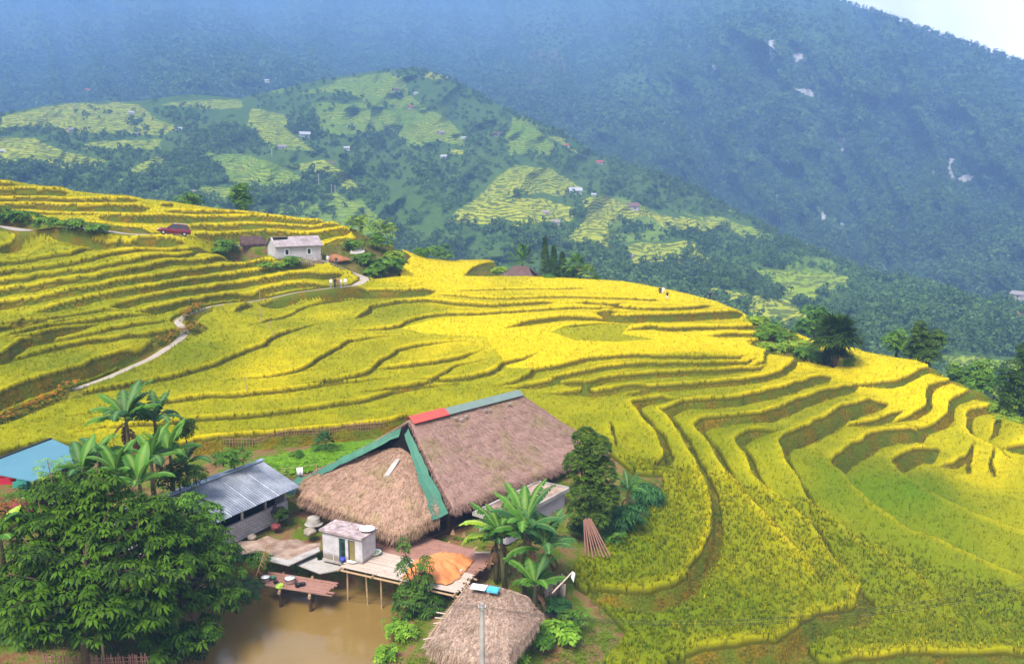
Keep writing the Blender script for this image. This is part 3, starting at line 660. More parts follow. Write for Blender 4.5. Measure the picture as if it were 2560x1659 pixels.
# far trees: low leafy crowns
def crown_proto(seed, n=90, tall=1.0, cards=True, size=.34):
    g = np.random.default_rng(seed); V = []; F = []
    lobes = g.normal(0, .33, (7, 3)) * [1, 1, .8 * tall] + [0, 0, .62 * tall]; lr = g.uniform(.3, .5, 7)
    for i in range(n):
        k = g.integers(7); d = g.normal(0, 1, 3); d /= np.linalg.norm(d); d[2] = abs(d[2]) if g.random() < .7 else d[2]
        c = lobes[k] + d * lr[k] * [1, 1, tall]; t = g.normal(0, 1, 3); t -= d * (t @ d) * .6; t /= np.linalg.norm(t); b = np.cross(d + g.normal(0, .35, 3), t); b /= np.linalg.norm(b)
        s = size * g.uniform(.6, 1.2)
        V += [c - t * s * .6, c + b * s * .5, c + t * s * .6, c - b * s * .5]; j = len(V) - 4; F.append((j, j + 1, j + 2, j + 3))
    return np.array(V), np.array(F)
def joined(name, P, S, protos, mat, sz=None):
    Vs, Fs, Cs, o = [], [], [], 0; g = np.random.default_rng(11); kk = g.integers(0, len(protos), len(P)); aa = g.uniform(0, 6.28, len(P)); tv = g.random(len(P))
    for k, (pv, pf) in enumerate(protos):
        s = np.nonzero(kk == k)[0]
        if not len(s): continue
        c, n_ = np.cos(aa[s])[:, None], np.sin(aa[s])[:, None]
        X = pv[None, :, 0] * c - pv[None, :, 1] * n_; Y = pv[None, :, 0] * n_ + pv[None, :, 1] * c; Z = np.broadcast_to(pv[None, :, 2], X.shape)
        sc = S[s][:, None]; V = np.stack([X * sc + P[s, 0:1], Y * sc + P[s, 1:2], Z * sc * (sz[s][:, None] if sz is not None else 1) + P[s, 2:3]], -1)
        Fs.append((pf[None] + (np.arange(len(s)) * len(pv))[:, None, None] + o).reshape(-1, pf.shape[1])); Vs.append(V.reshape(-1, 3)); Cs.append(np.repeat(tv[s], len(pv))); o += V.shape[0] * V.shape[1]
    return np_mesh(name, np.concatenate(Vs), Fs, mat, None, {'tone': np.concatenate(Cs)})
def leafmat(name, lo, hi, sc=.8, trans=.2, objrand=False):
    m = NT(name); t = m.attr('tone') if not objrand else m.n('ShaderNodeObjectInfo').outputs['Random']
    f = m.math('ADD', m.math('MULTIPLY', m.noise(sc, 3), .8), m.math('MULTIPLY', t, .35)); f = m.math('SUBTRACT', f, .1); f = m.math('ADD', f, m.math('MULTIPLY', m.math('SUBTRACT', m.noise(.007, 4), .5), 1.3 if not objrand else .5))
    return m.fin(m.mix(f, lo, hi), .7, .2, trans=trans)
M_FAR = leafmat('mat_far_leaves', (.010, .035, .008), (.15, .27, .05), .12)
M_FARI = leafmat('mat_far_tree', (.018, .055, .012), (.11, .20, .035), .4, objrand=True)
# --- mountain forest (one mass)
g = np.random.default_rng(21); n = 70000
px = g.uniform(-320, 2750, n); tr = np.interp(px, SKY[:, 0], SKY[:, 1]); rd = np.interp(px, RIDGE[:, 0], RIDGE[:, 1])
py = np.maximum(tr, -40) + (rd + 25 - np.maximum(tr, -40)) * g.random(n) ** .85
r = mount_r(px, py); keep = (fbm(px * .012, py * .018, 3) + g.uniform(-.5, .7, n) > 0)
for L in (ROCK, CLEAR, OPEN):
    for P in L:
        if L is ROCK: keep &= ~(inpoly(px, py - 3, P) | inpoly(px, py - 9, P) | inpoly(px - 4, py - 5, P) | inpoly(px + 4, py - 5, P))
        else: keep &= ~(inpoly(px, py, P) & (g.random(n) < .35))
px, py, r = px[keep], py[keep], r[keep]; P = at_r(px, py, r); S = g.uniform(3.2, 7.5, len(P)); P[:, 2] -= .2 * S
protos = [crown_proto(s, 18, 1.0, size=.75) for s in range(5)]; nr = r < 1250; S = np.where(nr, S * .85, S)
tag(joined('mountain_forest', P[~nr], S[~nr], protos, M_FAR), kind='stuff'); tag(joined('valley_forest', P[nr], S[nr], [crown_proto(s + 30, 46, 1.0, size=.42) for s in range(5)], M_FAR), kind='stuff')
# --- skyline trees along the right ridge
px = g.uniform(2085, 2640, 260); py = np.interp(px, SKY[:, 0], SKY[:, 1]); P = at_r(px, py, mount_r(px, py)); S = g.uniform(3, 6.5, len(P)); P[:, 2] -= S * .3
tag(joined('ridge_forest', P, S, [crown_proto(s + 50, 40, 1.3, size=.4) for s in range(4)], M_FAR), kind='stuff')
# --- trees of the terraced hills
n = 17000; px = g.uniform(-320, 2740, n); rd = np.interp(px, RIDGE[:, 0], RIDGE[:, 1]); cr = np.interp(px, [c[0] for c in CREST], [c[1] for c in CREST])
py = rd + 3 + (cr + 25 - rd) * g.random(n)
keep = fbm(px * .011, py * .02 + 4, 3) + g.uniform(-.42, .55, n) > .02
for Q in PADDY: keep &= ~inpoly(px, py + 3, Q)
for Q in LIGHT: keep &= ~(inpoly(px, py, Q) & (g.random(n) < .75))
px, py = px[keep], py[keep]; q_ = g.uniform(950, 2400, 420); px = np.r_[px, q_]; py = np.r_[py, np.interp(q_, RIDGE[:, 0], RIDGE[:, 1]) + np.abs(g.normal(0, 10, 420)) + 2]
clump = [(430,530,60,35),(180,610,60,40),(290,640,50,25),(620,580,80,45),(1435,550,60,20),(1380,605,45,20),(1640,460,50,22),(1860,440,45,14),(1750,650,90,50),(1000,640,150,60),(780,780,60,80),(1050,640,150,60),(870,790,80,90),(1400,440,80,35)]
clump = [(a * .5383, b * .5383, c * .5383, d * .5383) for a, b, c, d in clump] + [(1280 + a * .5383, b * .5383, c * .5383, d * .5383) for a, b, c, d in ((570,1060,110,40),(900,1120,70,50),(1100,1170,250,55),(850,1270,160,70),(330,990,30,60),(950,980,60,30),(1900,1450,200,80),(1160,1330,80,40),(1210,1370,40,30))]
for a, b, c_, d in clump:
    k = int(max(14, c_ * d / 45)); px = np.r_[px, a + c_ * g.normal(0, .5, k)]; py = np.r_[py, b + d * g.normal(0, .5, k)]
ok = (py > np.interp(px, RIDGE[:, 0], RIDGE[:, 1]) + 2) & (py < np.interp(px, [c[0] for c in CREST], [c[1] for c in CREST]) + 22); px, py = px[ok], py[ok]
r = hill_r(px, py); P = at_r(px, py, r); S = g.uniform(1.5, 3.9, len(P)) * np.where(g.random(len(P)) < .15, 1.3, 1); P[:, 2] -= .15 * S
vis = py < np.interp(px, [c[0] for c in CREST], [c[1] for c in CREST]) - 6
score = np.where(vis & (px > 5) & (px < 2555), S / r, 0); order = np.argsort(-score); big, rest = order[:280], order[280:]
tag(joined('hill_woods', P[rest], S[rest], [crown_proto(s + 80, 60, 1.0, size=.36) for s in range(5)], M_FAR), kind='stuff')
pr = []; M_TRUNKF = simple('mat_far_trunk', (.08, .06, .04), .9)
for s in range(8):
    v, f = crown_proto(s + 120, 150, (1.0, 1.25, .9, 1.1)[s % 4], size=.26)
    tr_ = MB().tube([(0, 0, -.6), (0, 0, .3), (.04, 0, .9)], [.06, .045, .02], 5).build('hill_tree', M_TRUNKF); np_mesh('crown', v, [f], M_FARI, tr_); pr.append(tr_)
used = set(); kids = [list(o.children) for o in pr]
for i in big:
    k = int(g.integers(8))
    if k in used: o = copy_tree(pr[k])
    else: o = pr[k]; used.add(k)
    o.location = P[i]; o.scale = (S[i],) * 3; o.rotation_euler = (0, 0, g.uniform(0, 6.28))
    tag(o, 'dark green tree in the woods and clumps of the hazy terraced hills beyond the rice', 'tree', 'trees on the terraced hills')
for k in range(8):
    if k not in used:
        for ch in kids[k]: bpy.data.objects.remove(ch)
        bpy.data.objects.remove(pr[k])
HILL_PT = lambda px, py: Vector(at_r(np.array([px]), np.array([py]), hill_r(np.array([float(px)]), np.array([float(py)])))[0])
MOUNT_PT = lambda px, py: Vector(at_r(np.array([px]), np.array([py]), mount_r(np.array([float(px)]), np.array([float(py)])))[0])

# ------------------------------------------------------------------ sky, sun, haze
SUN_EL, SUN_AZ = R(56), R(205)        # behind the viewer, to the left
w = bpy.data.worlds.new('World'); SC.world = w; w.use_nodes = True; nt = w.node_tree; nt.nodes.clear()
sk = nt.nodes.new('ShaderNodeTexSky'); sk.sky_type = 'NISHITA'; sk.sun_disc = False; sk.sun_elevation = SUN_EL; sk.sun_rotation = SUN_AZ
sk.air_density = 1.2; sk.dust_density = 3.5; sk.ozone_density = 1.
bg = nt.nodes.new('ShaderNodeBackground'); bg.inputs[1].default_value = WSTR
wo = nt.nodes.new('ShaderNodeOutputWorld')
tc = nt.nodes.new('ShaderNodeTexCoord'); no = nt.nodes.new('ShaderNodeTexNoise'); no.inputs['Scale'].default_value = 2.2; no.inputs['Detail'].default_value = 6
rp_ = nt.nodes.new('ShaderNodeValToRGB'); rp_.color_ramp.elements[0].position = .35; rp_.color_ramp.elements[0].color = (.12, .12, .12, 1); rp_.color_ramp.elements[1].position = .7
mx = nt.nodes.new('ShaderNodeMix'); mx.data_type = 'RGBA'
nt.links.new(tc.outputs['Generated'], no.inputs['Vector']); nt.links.new(no.outputs['Fac'], rp_.inputs[0]); nt.links.new(rp_.outputs[0], mx.inputs[0])
nt.links.new(sk.outputs[0], mx.inputs[6]); mx.inputs[7].default_value = (12, 12, 12.6, 1)
# one bright bank of cloud low behind the right-hand ridge
vm = nt.nodes.new('ShaderNodeVectorMath'); vm.operation = 'DOT_PRODUCT'; cd_ = Vector((math.sin(R(30)) * math.cos(R(12)), math.cos(R(30)) * math.cos(R(12)), math.sin(R(12)))); vm.inputs[1].default_value = cd_; nt.links.new(tc.outputs['Generated'], vm.inputs[0])
mr = nt.nodes.new('ShaderNodeMapRange'); mr.interpolation_type = 'SMOOTHSTEP'; mr.inputs['From Min'].default_value = .90; mr.inputs['From Max'].default_value = .985; nt.links.new(vm.outputs['Value'], mr.inputs['Value'])
n2_ = nt.nodes.new('ShaderNodeTexNoise'); n2_.inputs['Scale'].default_value = 9; n2_.inputs['Detail'].default_value = 6; nt.links.new(tc.outputs['Generated'], n2_.inputs['Vector'])
mr2 = nt.nodes.new('ShaderNodeMapRange'); mr2.inputs['To Min'].default_value = .1; mr2.inputs['To Max'].default_value = 1.6; nt.links.new(n2_.outputs['Fac'], mr2.inputs['Value'])
ml = nt.nodes.new('ShaderNodeMath'); ml.operation = 'MULTIPLY'; nt.links.new(mr.outputs[0], ml.inputs[0]); nt.links.new(mr2.outputs[0], ml.inputs[1])
mx2 = nt.nodes.new('ShaderNodeMix'); mx2.data_type = 'RGBA'; nt.links.new(ml.outputs[0], mx2.inputs[0]); nt.links.new(mx.outputs[2], mx2.inputs[6]); mx2.inputs[7].default_value = (CLOUD, CLOUD, CLOUD, 1)
nt.links.new(mx2.outputs[2], bg.inputs[0]); nt.links.new(bg.outputs[0], wo.inputs[0])
sl = bpy.data.lights.new('sun', 'SUN'); so = bpy.data.objects.new('sun', sl); COL.objects.link(so)
sl.energy = SUNE; sl.angle = R(22); sl.color = (1, .95, .86)
dv = Vector((math.sin(SUN_AZ) * math.cos(SUN_EL), math.cos(SUN_AZ) * math.cos(SUN_EL), math.sin(SUN_EL)))
so.rotation_euler = dv.to_track_quat('Z', 'Y').to_euler()
hb = MB(); zlo = -170.; zhi = float(max(v for v in [max(P_[2] for P_ in mountain.bound_box)])) + 15
bbm = [Vector(v) for v in mountain.bound_box] + [Vector(v) for v in hills.bound_box]; hx0, hx1 = min(v.x for v in bbm) - 20, max(max(v.x for v in bbm) + 20, 200); hy1 = max(v.y for v in bbm) + 20; zlo = min(min(v.z for v in bbm) - 1, zlo)
hb.box(((hx0 + hx1) / 2, (hy1 - 120) / 2, (zlo + zhi) / 2), (hx1 - hx0, hy1 + 120, zhi - zlo)); print('haze', hx0, hx1, hy1, zlo, zhi)
m = NT('mat_haze'); v = m.n('ShaderNodeVolumePrincipled'); v.inputs['Color'].default_value = HAZEC; v.inputs['Density'].default_value = HAZED; v.inputs['Anisotropy'].default_value = -.33
m.l(v.outputs[0], m.out.inputs['Volume'])
tag(hb.build('haze', m.m), kind='stuff')
vs = SC.view_settings; SC.display_settings.display_device = 'sRGB'; vs.view_transform = 'Standard'; vs.look = 'None'; vs.exposure = EXPO; vs.gamma = 1; vs.use_curve_mapping = False
cy = SC.cycles; cy.max_bounces = 5; cy.diffuse_bounces = 1; cy.glossy_bounces = 2; cy.transmission_bounces = 2; cy.transparent_max_bounces = 6; cy.volume_bounces = 3
cy.use_denoising = True; cy.denoiser = 'OPENIMAGEDENOISE'; cy.use_adaptive_sampling = True; cy.adaptive_threshold = .02
# ------------------------------------------------------------------ village materials
def P_(px, py, z): return Vector(at_z(np.array([float(px)]), np.array([float(py)]), z)[0])
def thatchmat(name, lo, hi, moss=.25):
    m = NT(name); o = m.obj()
    n1 = m.noise(1.3, 4, o); n2 = m.noise(16, 5, o, .7); n3 = m.noise(.45, 3, o)
    c = m.mix(m.ramp(n2, [(.3, 0.), (.72, 1.)]), lo, hi)
    c = m.mix(m.ramp(n1, [(.35, .0), (.8, .55)]), c, tuple(v * .7 for v in lo))
    c = m.mix(m.math('MULTIPLY', m.ramp(n3, [(.5, 0.), (.66, 1.)]), moss), c, (.20, .19, .05))
    bd = m.math('FRACT', m.math('ADD', m.math('MULTIPLY', m.sep(o, 2), 2.3), m.math('MULTIPLY', n1, 2.2)))
    c = m.mix(m.math('MULTIPLY', m.ramp(bd, [(0., 1.), (.16, 0.)]), .45), c, tuple(v * .55 for v in lo))
    return m.fin(c, .95, .05, bump=m.bump(n2, .5, .06))
M_THATCH = thatchmat('mat_thatch', (.22, .122, .094), (.48, .315, .262), .4)
M_THATCHY = thatchmat('mat_thatch_eave', (.26, .145, .09), (.58, .385, .28), .35)
M_THATCHP = thatchmat('mat_thatch_pale', (.40, .25, .175), (.80, .60, .48), .2)
M_GREEN = simple('mat_green_sheet', (.055, .17, .11), .6, .3, .1, .25, 2.)
M_RIDGE = simple('mat_ridge_sheet', (.19, .25, .215), .5, .4, .2, .2, 2.)
m = NT('mat_red_sheet'); f = m.math('FRACT', m.math('MULTIPLY', m.sep(m.obj(), 1), 5.)); M_RED = m.fin(m.mix(m.noise(2, 3, m.obj()), (.55, .035, .03), (.72, .07, .05)), .45, .4, bump=m.bump(f, .6, .05))
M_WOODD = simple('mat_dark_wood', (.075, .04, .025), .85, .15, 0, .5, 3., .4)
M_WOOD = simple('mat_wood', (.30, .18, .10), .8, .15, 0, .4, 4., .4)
M_BAMB = simple('mat_bamboo', (.42, .28, .16), .7, .25, 0, .3, 5.)
M_BAMBP = simple('mat_pale_bamboo', (.52, .41, .34), .75, .2, 0, .25, 2.5, .4)
M_BAMBR = simple('mat_red_bamboo', (.33, .17, .13), .75, .2, 0, .4, 2.5, .4)
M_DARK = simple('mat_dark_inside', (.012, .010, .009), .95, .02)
def M_W_():
    m = NT('mat_white_plaster'); n = m.noise(1.6, 6, m.obj(), .7); z = m.sep(m.obj(), 2); c = m.mix(m.ramp(n, [(.35, 0.), (.6, 1.)]), (.42, .39, .40), (.56, .54, .56)); c = m.mix(m.ramp(m.math('ADD', z, m.math('MULTIPLY', n, -.7)), [(0., .8), (.25, 0.)]), c, (.20, .15, .11)); return m.fin(c, .85, .15)
M_WHITE = M_W_()
M_PLATE = simple('mat_white_enamel', (.85, .85, .85), .3, .5, 0, .03)
M_METAL = simple('mat_aluminium', (.6, .6, .62), .35, .5, .8, .1)
M_BLACK = simple('mat_black', (.02, .02, .022), .6, .3)
M_STONE = simple('mat_stone', (.30, .25, .2), .9, .1, 0, .35, 2., .6)
M_PINK = simple('mat_pink_plastic', (.75, .25, .40), .5, .4); M_LIME = simple('mat_lime', (.35, .55, .06), .6, .3); M_CYAN = simple('mat_cyan', (.08, .45, .60), .45, .4)
M_BLUEP = simple('mat_blue_plastic', (.05, .08, .45), .5, .4); M_REDP = simple('mat_red_plastic', (.6, .02, .04), .5, .4)
M_CLOTH = simple('mat_white_cloth', (.80, .80, .84), .9, .1)
def concmat(name, lo, hi, sc=1.5):
    m = NT(name); n = m.noise(sc, 6, m.obj(), .7); n2 = m.noise(sc * .35, 3, m.obj())
    c = m.mix(m.ramp(n, [(.3, 0.), (.7, 1.)]), lo, hi); c = m.mix(m.ramp(n2, [(.52, 0.), (.68, .7)]), c, tuple(v * .5 for v in lo)); return m.fin(c, .9, .15, bump=m.bump(n, .4, .05))
M_CONC = concmat('mat_concrete', (.30, .27, .24), (.50, .46, .43)); M_CONCR = concmat('mat_stained_concrete', (.20, .12, .08), (.50, .37, .29), 1.1)
M_SLAB = concmat('mat_shed_roof', (.22, .13, .12), (.60, .52, .52), 3.)

# ------------------------------------------------------------------ main thatched house
HK = Vector((-7.2, 46.4, 0)); HU = Vector((.70, .714, 0)); HV = Vector((-.714, .70, 0))
def H(u, v, z): return HK + HU * u + HV * v + Vector((0, 0, z))
def surf_grid(E, Tp, ns, nt_, sag=0.):
    """ruled grid between two 3-D polylines, eave E and top Tp"""
    E = [Vector(p) for p in E]; Tp = [Vector(p) for p in Tp]
    def sm(L, n):
        a = np.array([tuple(p) for p in L]); d = np.r_[0, np.cumsum(np.linalg.norm(np.diff(a, axis=0), axis=1))]; t = np.linspace(0, d[-1], n)
        return np.stack([np.interp(t, d, a[:, k]) for k in range(3)], -1)
    A = sm(E, ns); B = sm(Tp, ns); t = np.linspace(0, 1, nt_)[:, None, None]
    G = A[None] * (1 - t) + B[None] * t; G[..., 2] -= sag * np.sin(np.pi * t[..., 0]) ; return G
def thatch(name, G, th, mat, parent, seed=0, straw=2500, fringe=900, slen=.45, rough=.07, edges=('e',), rag=.14):
    """a thick thatch sheet over grid G (rows eave to top) with loose straw on it and ragged straw along its eave"""
    g = np.random.default_rng(seed); n0, n1 = G.shape[:2]; G = G.copy()
    du = np.gradient(G, axis=1); dv = np.gradient(G, axis=0); N = np.cross(du, dv); N /= np.linalg.norm(N, axis=-1, keepdims=True) + 1e-9
    N[N[..., 2] < 0] *= -1
    ii, jj = np.mgrid[0:n0, 0:n1]; h = fbm(ii * .5 + seed * 7, jj * .5, 3) * rough; h[0] -= .08
    top = G + N * h[..., None]; bot = top - np.array([0, 0, 1]) * (th * (0.6 + .4 * np.linspace(1, 0, n0))[:, None, None])
    V = np.concatenate([top.reshape(-1, 3), bot.reshape(-1, 3)]); i = np.arange(n0 * n1).reshape(n0, n1); o = n0 * n1
    q = np.stack([i[:-1, :-1], i[:-1, 1:], i[1:, 1:], i[1:, :-1]], -1).reshape(-1, 4); F = [q, q[:, ::-1] + o]
    for L in (i[0], i[-1][::-1], i[:, 0][::-1], i[:, -1]): F.append(np.stack([L[:-1], L[:-1] + o, L[1:] + o, L[1:]], -1))
    Vs = [V]; F3 = []; off = len(V)
    def strand(p, d, w, L, lift, nn=None):
        nonlocal off
        d = d / (np.linalg.norm(d, axis=1, keepdims=True) + 1e-9); s = np.cross(d, g.normal(0, 1, d.shape) * (1 if nn is None else .45) + (0 if nn is None else nn)); s /= np.linalg.norm(s, axis=1, keepdims=True) + 1e-9
        s *= w; Vs.append(np.stack([p + s, p - s, p + d * L + lift], 1).reshape(-1, 3)); F3.append(np.arange(len(p))[:, None] * 3 + off + np.array([0, 1, 2])); off += 3 * len(p)
    a = g.uniform(0, n0 - 1.001, straw); b = g.uniform(0, n1 - 1.001, straw); ia, ib = a.astype(int), b.astype(int); fa, fb = (a - ia)[:, None], (b - ib)[:, None]
    p = (top[ia, ib] * (1 - fa) + top[ia + 1, ib] * fa) * (1 - fb) + (top[ia, ib + 1] * (1 - fa) + top[ia + 1, ib + 1] * fa) * fb
    d = -dv[ia, ib] / np.linalg.norm(dv[ia, ib], axis=1, keepdims=True) + g.normal(0, .28, (straw, 3))
    strand(p + N[ia, ib] * .01, d, g.uniform(.010, .024, (straw, 1)), g.uniform(.5, 1.1, (straw, 1)) * slen, N[ia, ib] * g.uniform(.01, .05, (straw, 1)), N[ia, ib])
    for e in edges:
        k = fringe if e == 'e' else fringe // 2; t = g.random(k)
        if e == 'e': b = g.uniform(0, n1 - 1.001, k); ib = b.astype(int); fb = (b - ib)[:, None]; p0 = top[0, ib] * (1 - fb) + top[0, ib + 1] * fb; dd = -dv[0, ib]
        else:
            col = 0 if e == 'l' else n1 - 1; a = g.uniform(0, n0 - 1.001, k); ia = a.astype(int); fa = (a - ia)[:, None]; p0 = top[ia, col] * (1 - fa) + top[ia + 1, col] * fa
            dd = (-du if e == 'l' else du)[ia, col] * 2 - dv[ia, col]
        p0 = p0 - np.array([0, 0, 1]) * (th * .95 * t)[:, None]; dd = dd / np.linalg.norm(dd, axis=1, keepdims=True) + g.normal(0, .2, (k, 3)) - np.array([0, 0, .55])
        strand(p0, dd, g.uniform(.012, .028, (k, 1)), g.uniform(.4, 1.6, (k, 1)) * rag * 2, 0)
    return np_mesh(name, np.concatenate(Vs), F + [np.concatenate(F3)], mat, parent)
hs = empty('thatched_house', H(9, 5.5, 2.8), 0, 'large farmhouse with a big thatched roof and green and red ridge sheets', 'house')
def part(o, root):
    o.parent = root; o.matrix_parent_inverse = Matrix.Translation(-Vector(root.location)) if root.rotation_euler.z == 0 else root.matrix_basis.inverted(); return o
def pb(mb, name, mat, root, smooth=False): return part(mb.build(name, mat, None, smooth), root)
ZR = 9.0
G = surf_grid([H(4.4, -.45, 4.75), H(9, -.4, 4.85), H(15, -.3, 4.8), H(19, -.2, 4.75), H(21.3, .1, 4.7)], [H(6., 5.95, ZR), H(9, 5.95, ZR - .08), H(13, 5.95, ZR - .05), H(17.1, 5.95, ZR)], 60, 30, .22)
part(thatch('roof', G, .38, M_THATCH, None, 1, 9000, 2200, edges=('e', 'l', 'r')), hs)
G = surf_grid([H(20.9, 12.0, 4.7), H(12, 12.2, 4.8), H(4.5, 12.1, 4.8), H(1.4, 11.7, 4.9)], [H(17.1, 6.05, ZR), H(12, 6.05, ZR - .06), H(8, 6.05, ZR), H(6., 6.05, ZR)], 50, 24, .2)
part(thatch('roof', G, .38, M_THATCH, None, 2, 1500, 1200, edges=('e', 'r')), hs)
G = surf_grid([H(21.4, .1, 4.7), H(22, 3, 4.7), H(22, 9, 4.7), H(21, 12, 4.7)], [H(17.15, 5.9, ZR - .05), H(17.2, 6, ZR - .03), H(17.15, 6.1, ZR - .05)], 24, 18, .2)
part(thatch('roof', G, .36, M_THATCH, None, 3, 900, 700), hs)
# lower roof below the open gable
G = surf_grid([H(3.3, -.35, 4.62), H(2.6, -.33, 4.56), H(2.1, -.3, 4.5), H(1.6, -.32, 4.25), H(.7, -.2, 4.14), H(.1, .4, 4.15), H(-.25, 1.5, 4.3), H(-.5, 3, 4.42), H(-.75, 5, 4.5), H(-.9, 7.5, 4.5), H(-.9, 9.3, 4.48), H(-.3, 10.6, 4.6), H(.6, 11.2, 4.75)],
              [H(4.95, 2.2, 5.75), H(5.1, 3.6, 6.4), H(5.3, 5.0, 6.95), H(5.35, 6., 7.15), H(5.2, 7.2, 6.9), H(4.7, 9., 6.2), H(4., 10.2, 5.6)], 70, 26, -.16)
part(thatch('lower_roof', G, .42, M_THATCHY, None, 4, 7000, 3200, edges=('e',), rag=.2), hs)
# gable boards, green flashing strips, ridge sheets, smoke-vent patch
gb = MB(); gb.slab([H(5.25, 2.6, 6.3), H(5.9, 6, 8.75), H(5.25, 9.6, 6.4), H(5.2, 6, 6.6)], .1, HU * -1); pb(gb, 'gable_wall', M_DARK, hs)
def strip(a, b, wa, wb, n, wob=.05, sd=1):
    g = np.random.default_rng(sd); mb = MB(); V = []
    for i in range(n + 1):
        t = i / n; p = Vector(a).lerp(Vector(b), t) + Vector(g.normal(0, wob, 3)); w = Vector(wa).lerp(Vector(wb), t); V += [p, p + w * .55 + Vector((0, 0, -.06)), p + w]
    k = len(V); V += [v - Vector((0, 0, .02)) for v in V]; F = []
    for i in range(n):
        for j in (0, 1): F.append((i * 3 + j, i * 3 + j + 1, i * 3 + j + 4, i * 3 + j + 3)); F.append((k + i * 3 + j, k + i * 3 + j + 3, k + i * 3 + j + 4, k + i * 3 + j + 1))
    return mb.add(V, F)
pb(strip(H(5.6, 5.6, 8.55), H(3.9, -.55, 4.62), HU * -.35 + Vector((0, 0, -.35)), HU * -1.25 + HV * .1 + Vector((0, 0, -.12)), 14, .03, 1), 'flashing', M_GREEN, hs)
pb(strip(H(5.6, 6.4, 8.45), H(.5, 11.75, 4.55), HU * -.25 + Vector((0, 0, -.6)), HU * -.7 + HV * -.7 + Vector((0, 0, -.2)), 14, .03, 2), 'flashing', M_GREEN, hs)
pb(strip(H(.9, 11.9, 4.6), H(-1.1, 9.9, 4.4), HU * -.2 + HV * .5, HU * -.4 + HV * .5, 6, .02, 3), 'flashing', M_GREEN, hs)
def ridge_cap(u0, u1, w, dz, corr=0):
    mb = MB(); n = 40 if corr else 2
    for s in (-1, 1):
        V = []; F = []
        for i in range(n + 1):
            u = u0 + (u1 - u0) * i / n; c = corr * (i % 2)
            V += [H(u, 6, ZR + .2 + dz + c), H(u, 6 + s * w, ZR + .2 + dz + c - w * .66)]
        k = len(V); V += [v + Vector((0, 0, .015)) for v in V]
        for i in range(n): F += [(2 * i, 2 * i + 1, 2 * i + 3, 2 * i + 2), (k + 2 * i, k + 2 * i + 2, k + 2 * i + 3, k + 2 * i + 1)]
        mb.add(V, F)
    return mb
pb(ridge_cap(9.2, 17.2, .55, .0), 'ridge_sheet', M_RIDGE, hs); o = pb(ridge_cap(6., 9.3, .62, .05, .04), 'ridge_sheet', M_RED, hs); o['label'] = 'red corrugated ridge sheet'
for u, dd in ((9.6, .1), (10.6, .15), (12.6, .1), (13., .2), (15.2, .1), (10., .3)):
    b = MB(); b.box(H(u, 5.2 - dd, ZR - .33 - dd * .66), (.28, .12, .08), R(45)); pb(b, 'ridge_weight', M_CONC, hs)
pt = MB(); pt.slab([H(2.6, 4.6, 6.08), H(2.9, 4.3, 6.15), H(4.3, 4.9, 6.83), H(4.1, 5.2, 6.78)], .05); o = pb(pt, 'roof_patch', M_CONC, hs)
# structure under the eaves
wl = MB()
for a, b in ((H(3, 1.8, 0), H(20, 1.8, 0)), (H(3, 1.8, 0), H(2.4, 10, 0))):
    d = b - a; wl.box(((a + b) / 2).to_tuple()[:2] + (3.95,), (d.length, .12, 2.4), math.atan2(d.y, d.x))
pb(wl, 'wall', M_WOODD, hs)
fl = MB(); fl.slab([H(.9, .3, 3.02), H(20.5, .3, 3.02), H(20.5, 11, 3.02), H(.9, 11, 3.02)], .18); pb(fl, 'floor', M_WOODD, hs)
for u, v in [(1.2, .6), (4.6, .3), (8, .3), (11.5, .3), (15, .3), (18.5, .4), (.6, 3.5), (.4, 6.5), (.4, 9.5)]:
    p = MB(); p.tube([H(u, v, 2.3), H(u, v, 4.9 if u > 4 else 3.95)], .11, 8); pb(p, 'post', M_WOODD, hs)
tb = MB(); tb.tube([H(1.6, 1.2, 4.0), H(4.5, .3, 4.5), H(20, .3, 4.7)], .08, 6); pb(tb, 'eave_beam', M_WOOD, hs)
# ladder leaning under the eave
la = empty('ladder', P_(1040, 1332, 3.0), 0, 'small wooden ladder leaning in the dark under the lower thatched eave', 'ladder')
a0, a1, b0, b1 = P_(1018, 1332, 3.05), P_(1030, 1305, 4.0), P_(1046, 1334, 3.05), P_(1058, 1303, 4.0)
for x, y in ((a0, a1), (b0, b1)): pb(MB().tube([x, y], .035, 6), 'rail', M_WOOD, la)
for t in (.2, .5, .8): pb(MB().tube([a0.lerp(a1, t), b0.lerp(b1, t)], .025, 6), 'rung', M_WOOD, la)

# ------------------------------------------------------------------ bamboo drying deck on stilts
DZ = 3.02
dk = empty('bamboo_deck', P_(1040, 1420, DZ), 0, 'wide bamboo drying deck on tall stilts over the pond in front of the thatched house', 'deck')
FL, FR, BR, BL = P_(850, 1416, DZ), P_(1137, 1480, DZ), P_(1235, 1390, DZ), P_(985, 1320, DZ)
g = np.random.default_rng(4)
def boards(v0, v1, n, name, mat):
    mb = MB()
    for i in range(n):
        va = v0 + (v1 - v0) * i / n; vb = v0 + (v1 - v0) * (i + .86) / n
        l0, l1 = FL.lerp(BL, va), FL.lerp(BL, vb); r0, r1 = FR.lerp(BR, va), FR.lerp(BR, vb); e = (r0 - l0).normalized(); ea, eb = g.uniform(-.18, .12), g.uniform(-.15, .22); z = Vector((0, 0, g.uniform(-.02, .03)))
        cut = g.uniform(.3, .7); m0, m1 = l0.lerp(r0, cut), l1.lerp(r1, cut); z2_ = Vector((0, 0, g.uniform(-.02, .03)))
        mb.slab([l0 + e * ea + z, m0 + z - e * .02, m1 + z - e * .02, l1 + e * ea + z], .04); mb.slab([m0 + z2_, r0 + e * eb + z2_, r1 + e * eb + z2_, m1 + z2_], .04)
    return pb(mb, name, mat, dk)
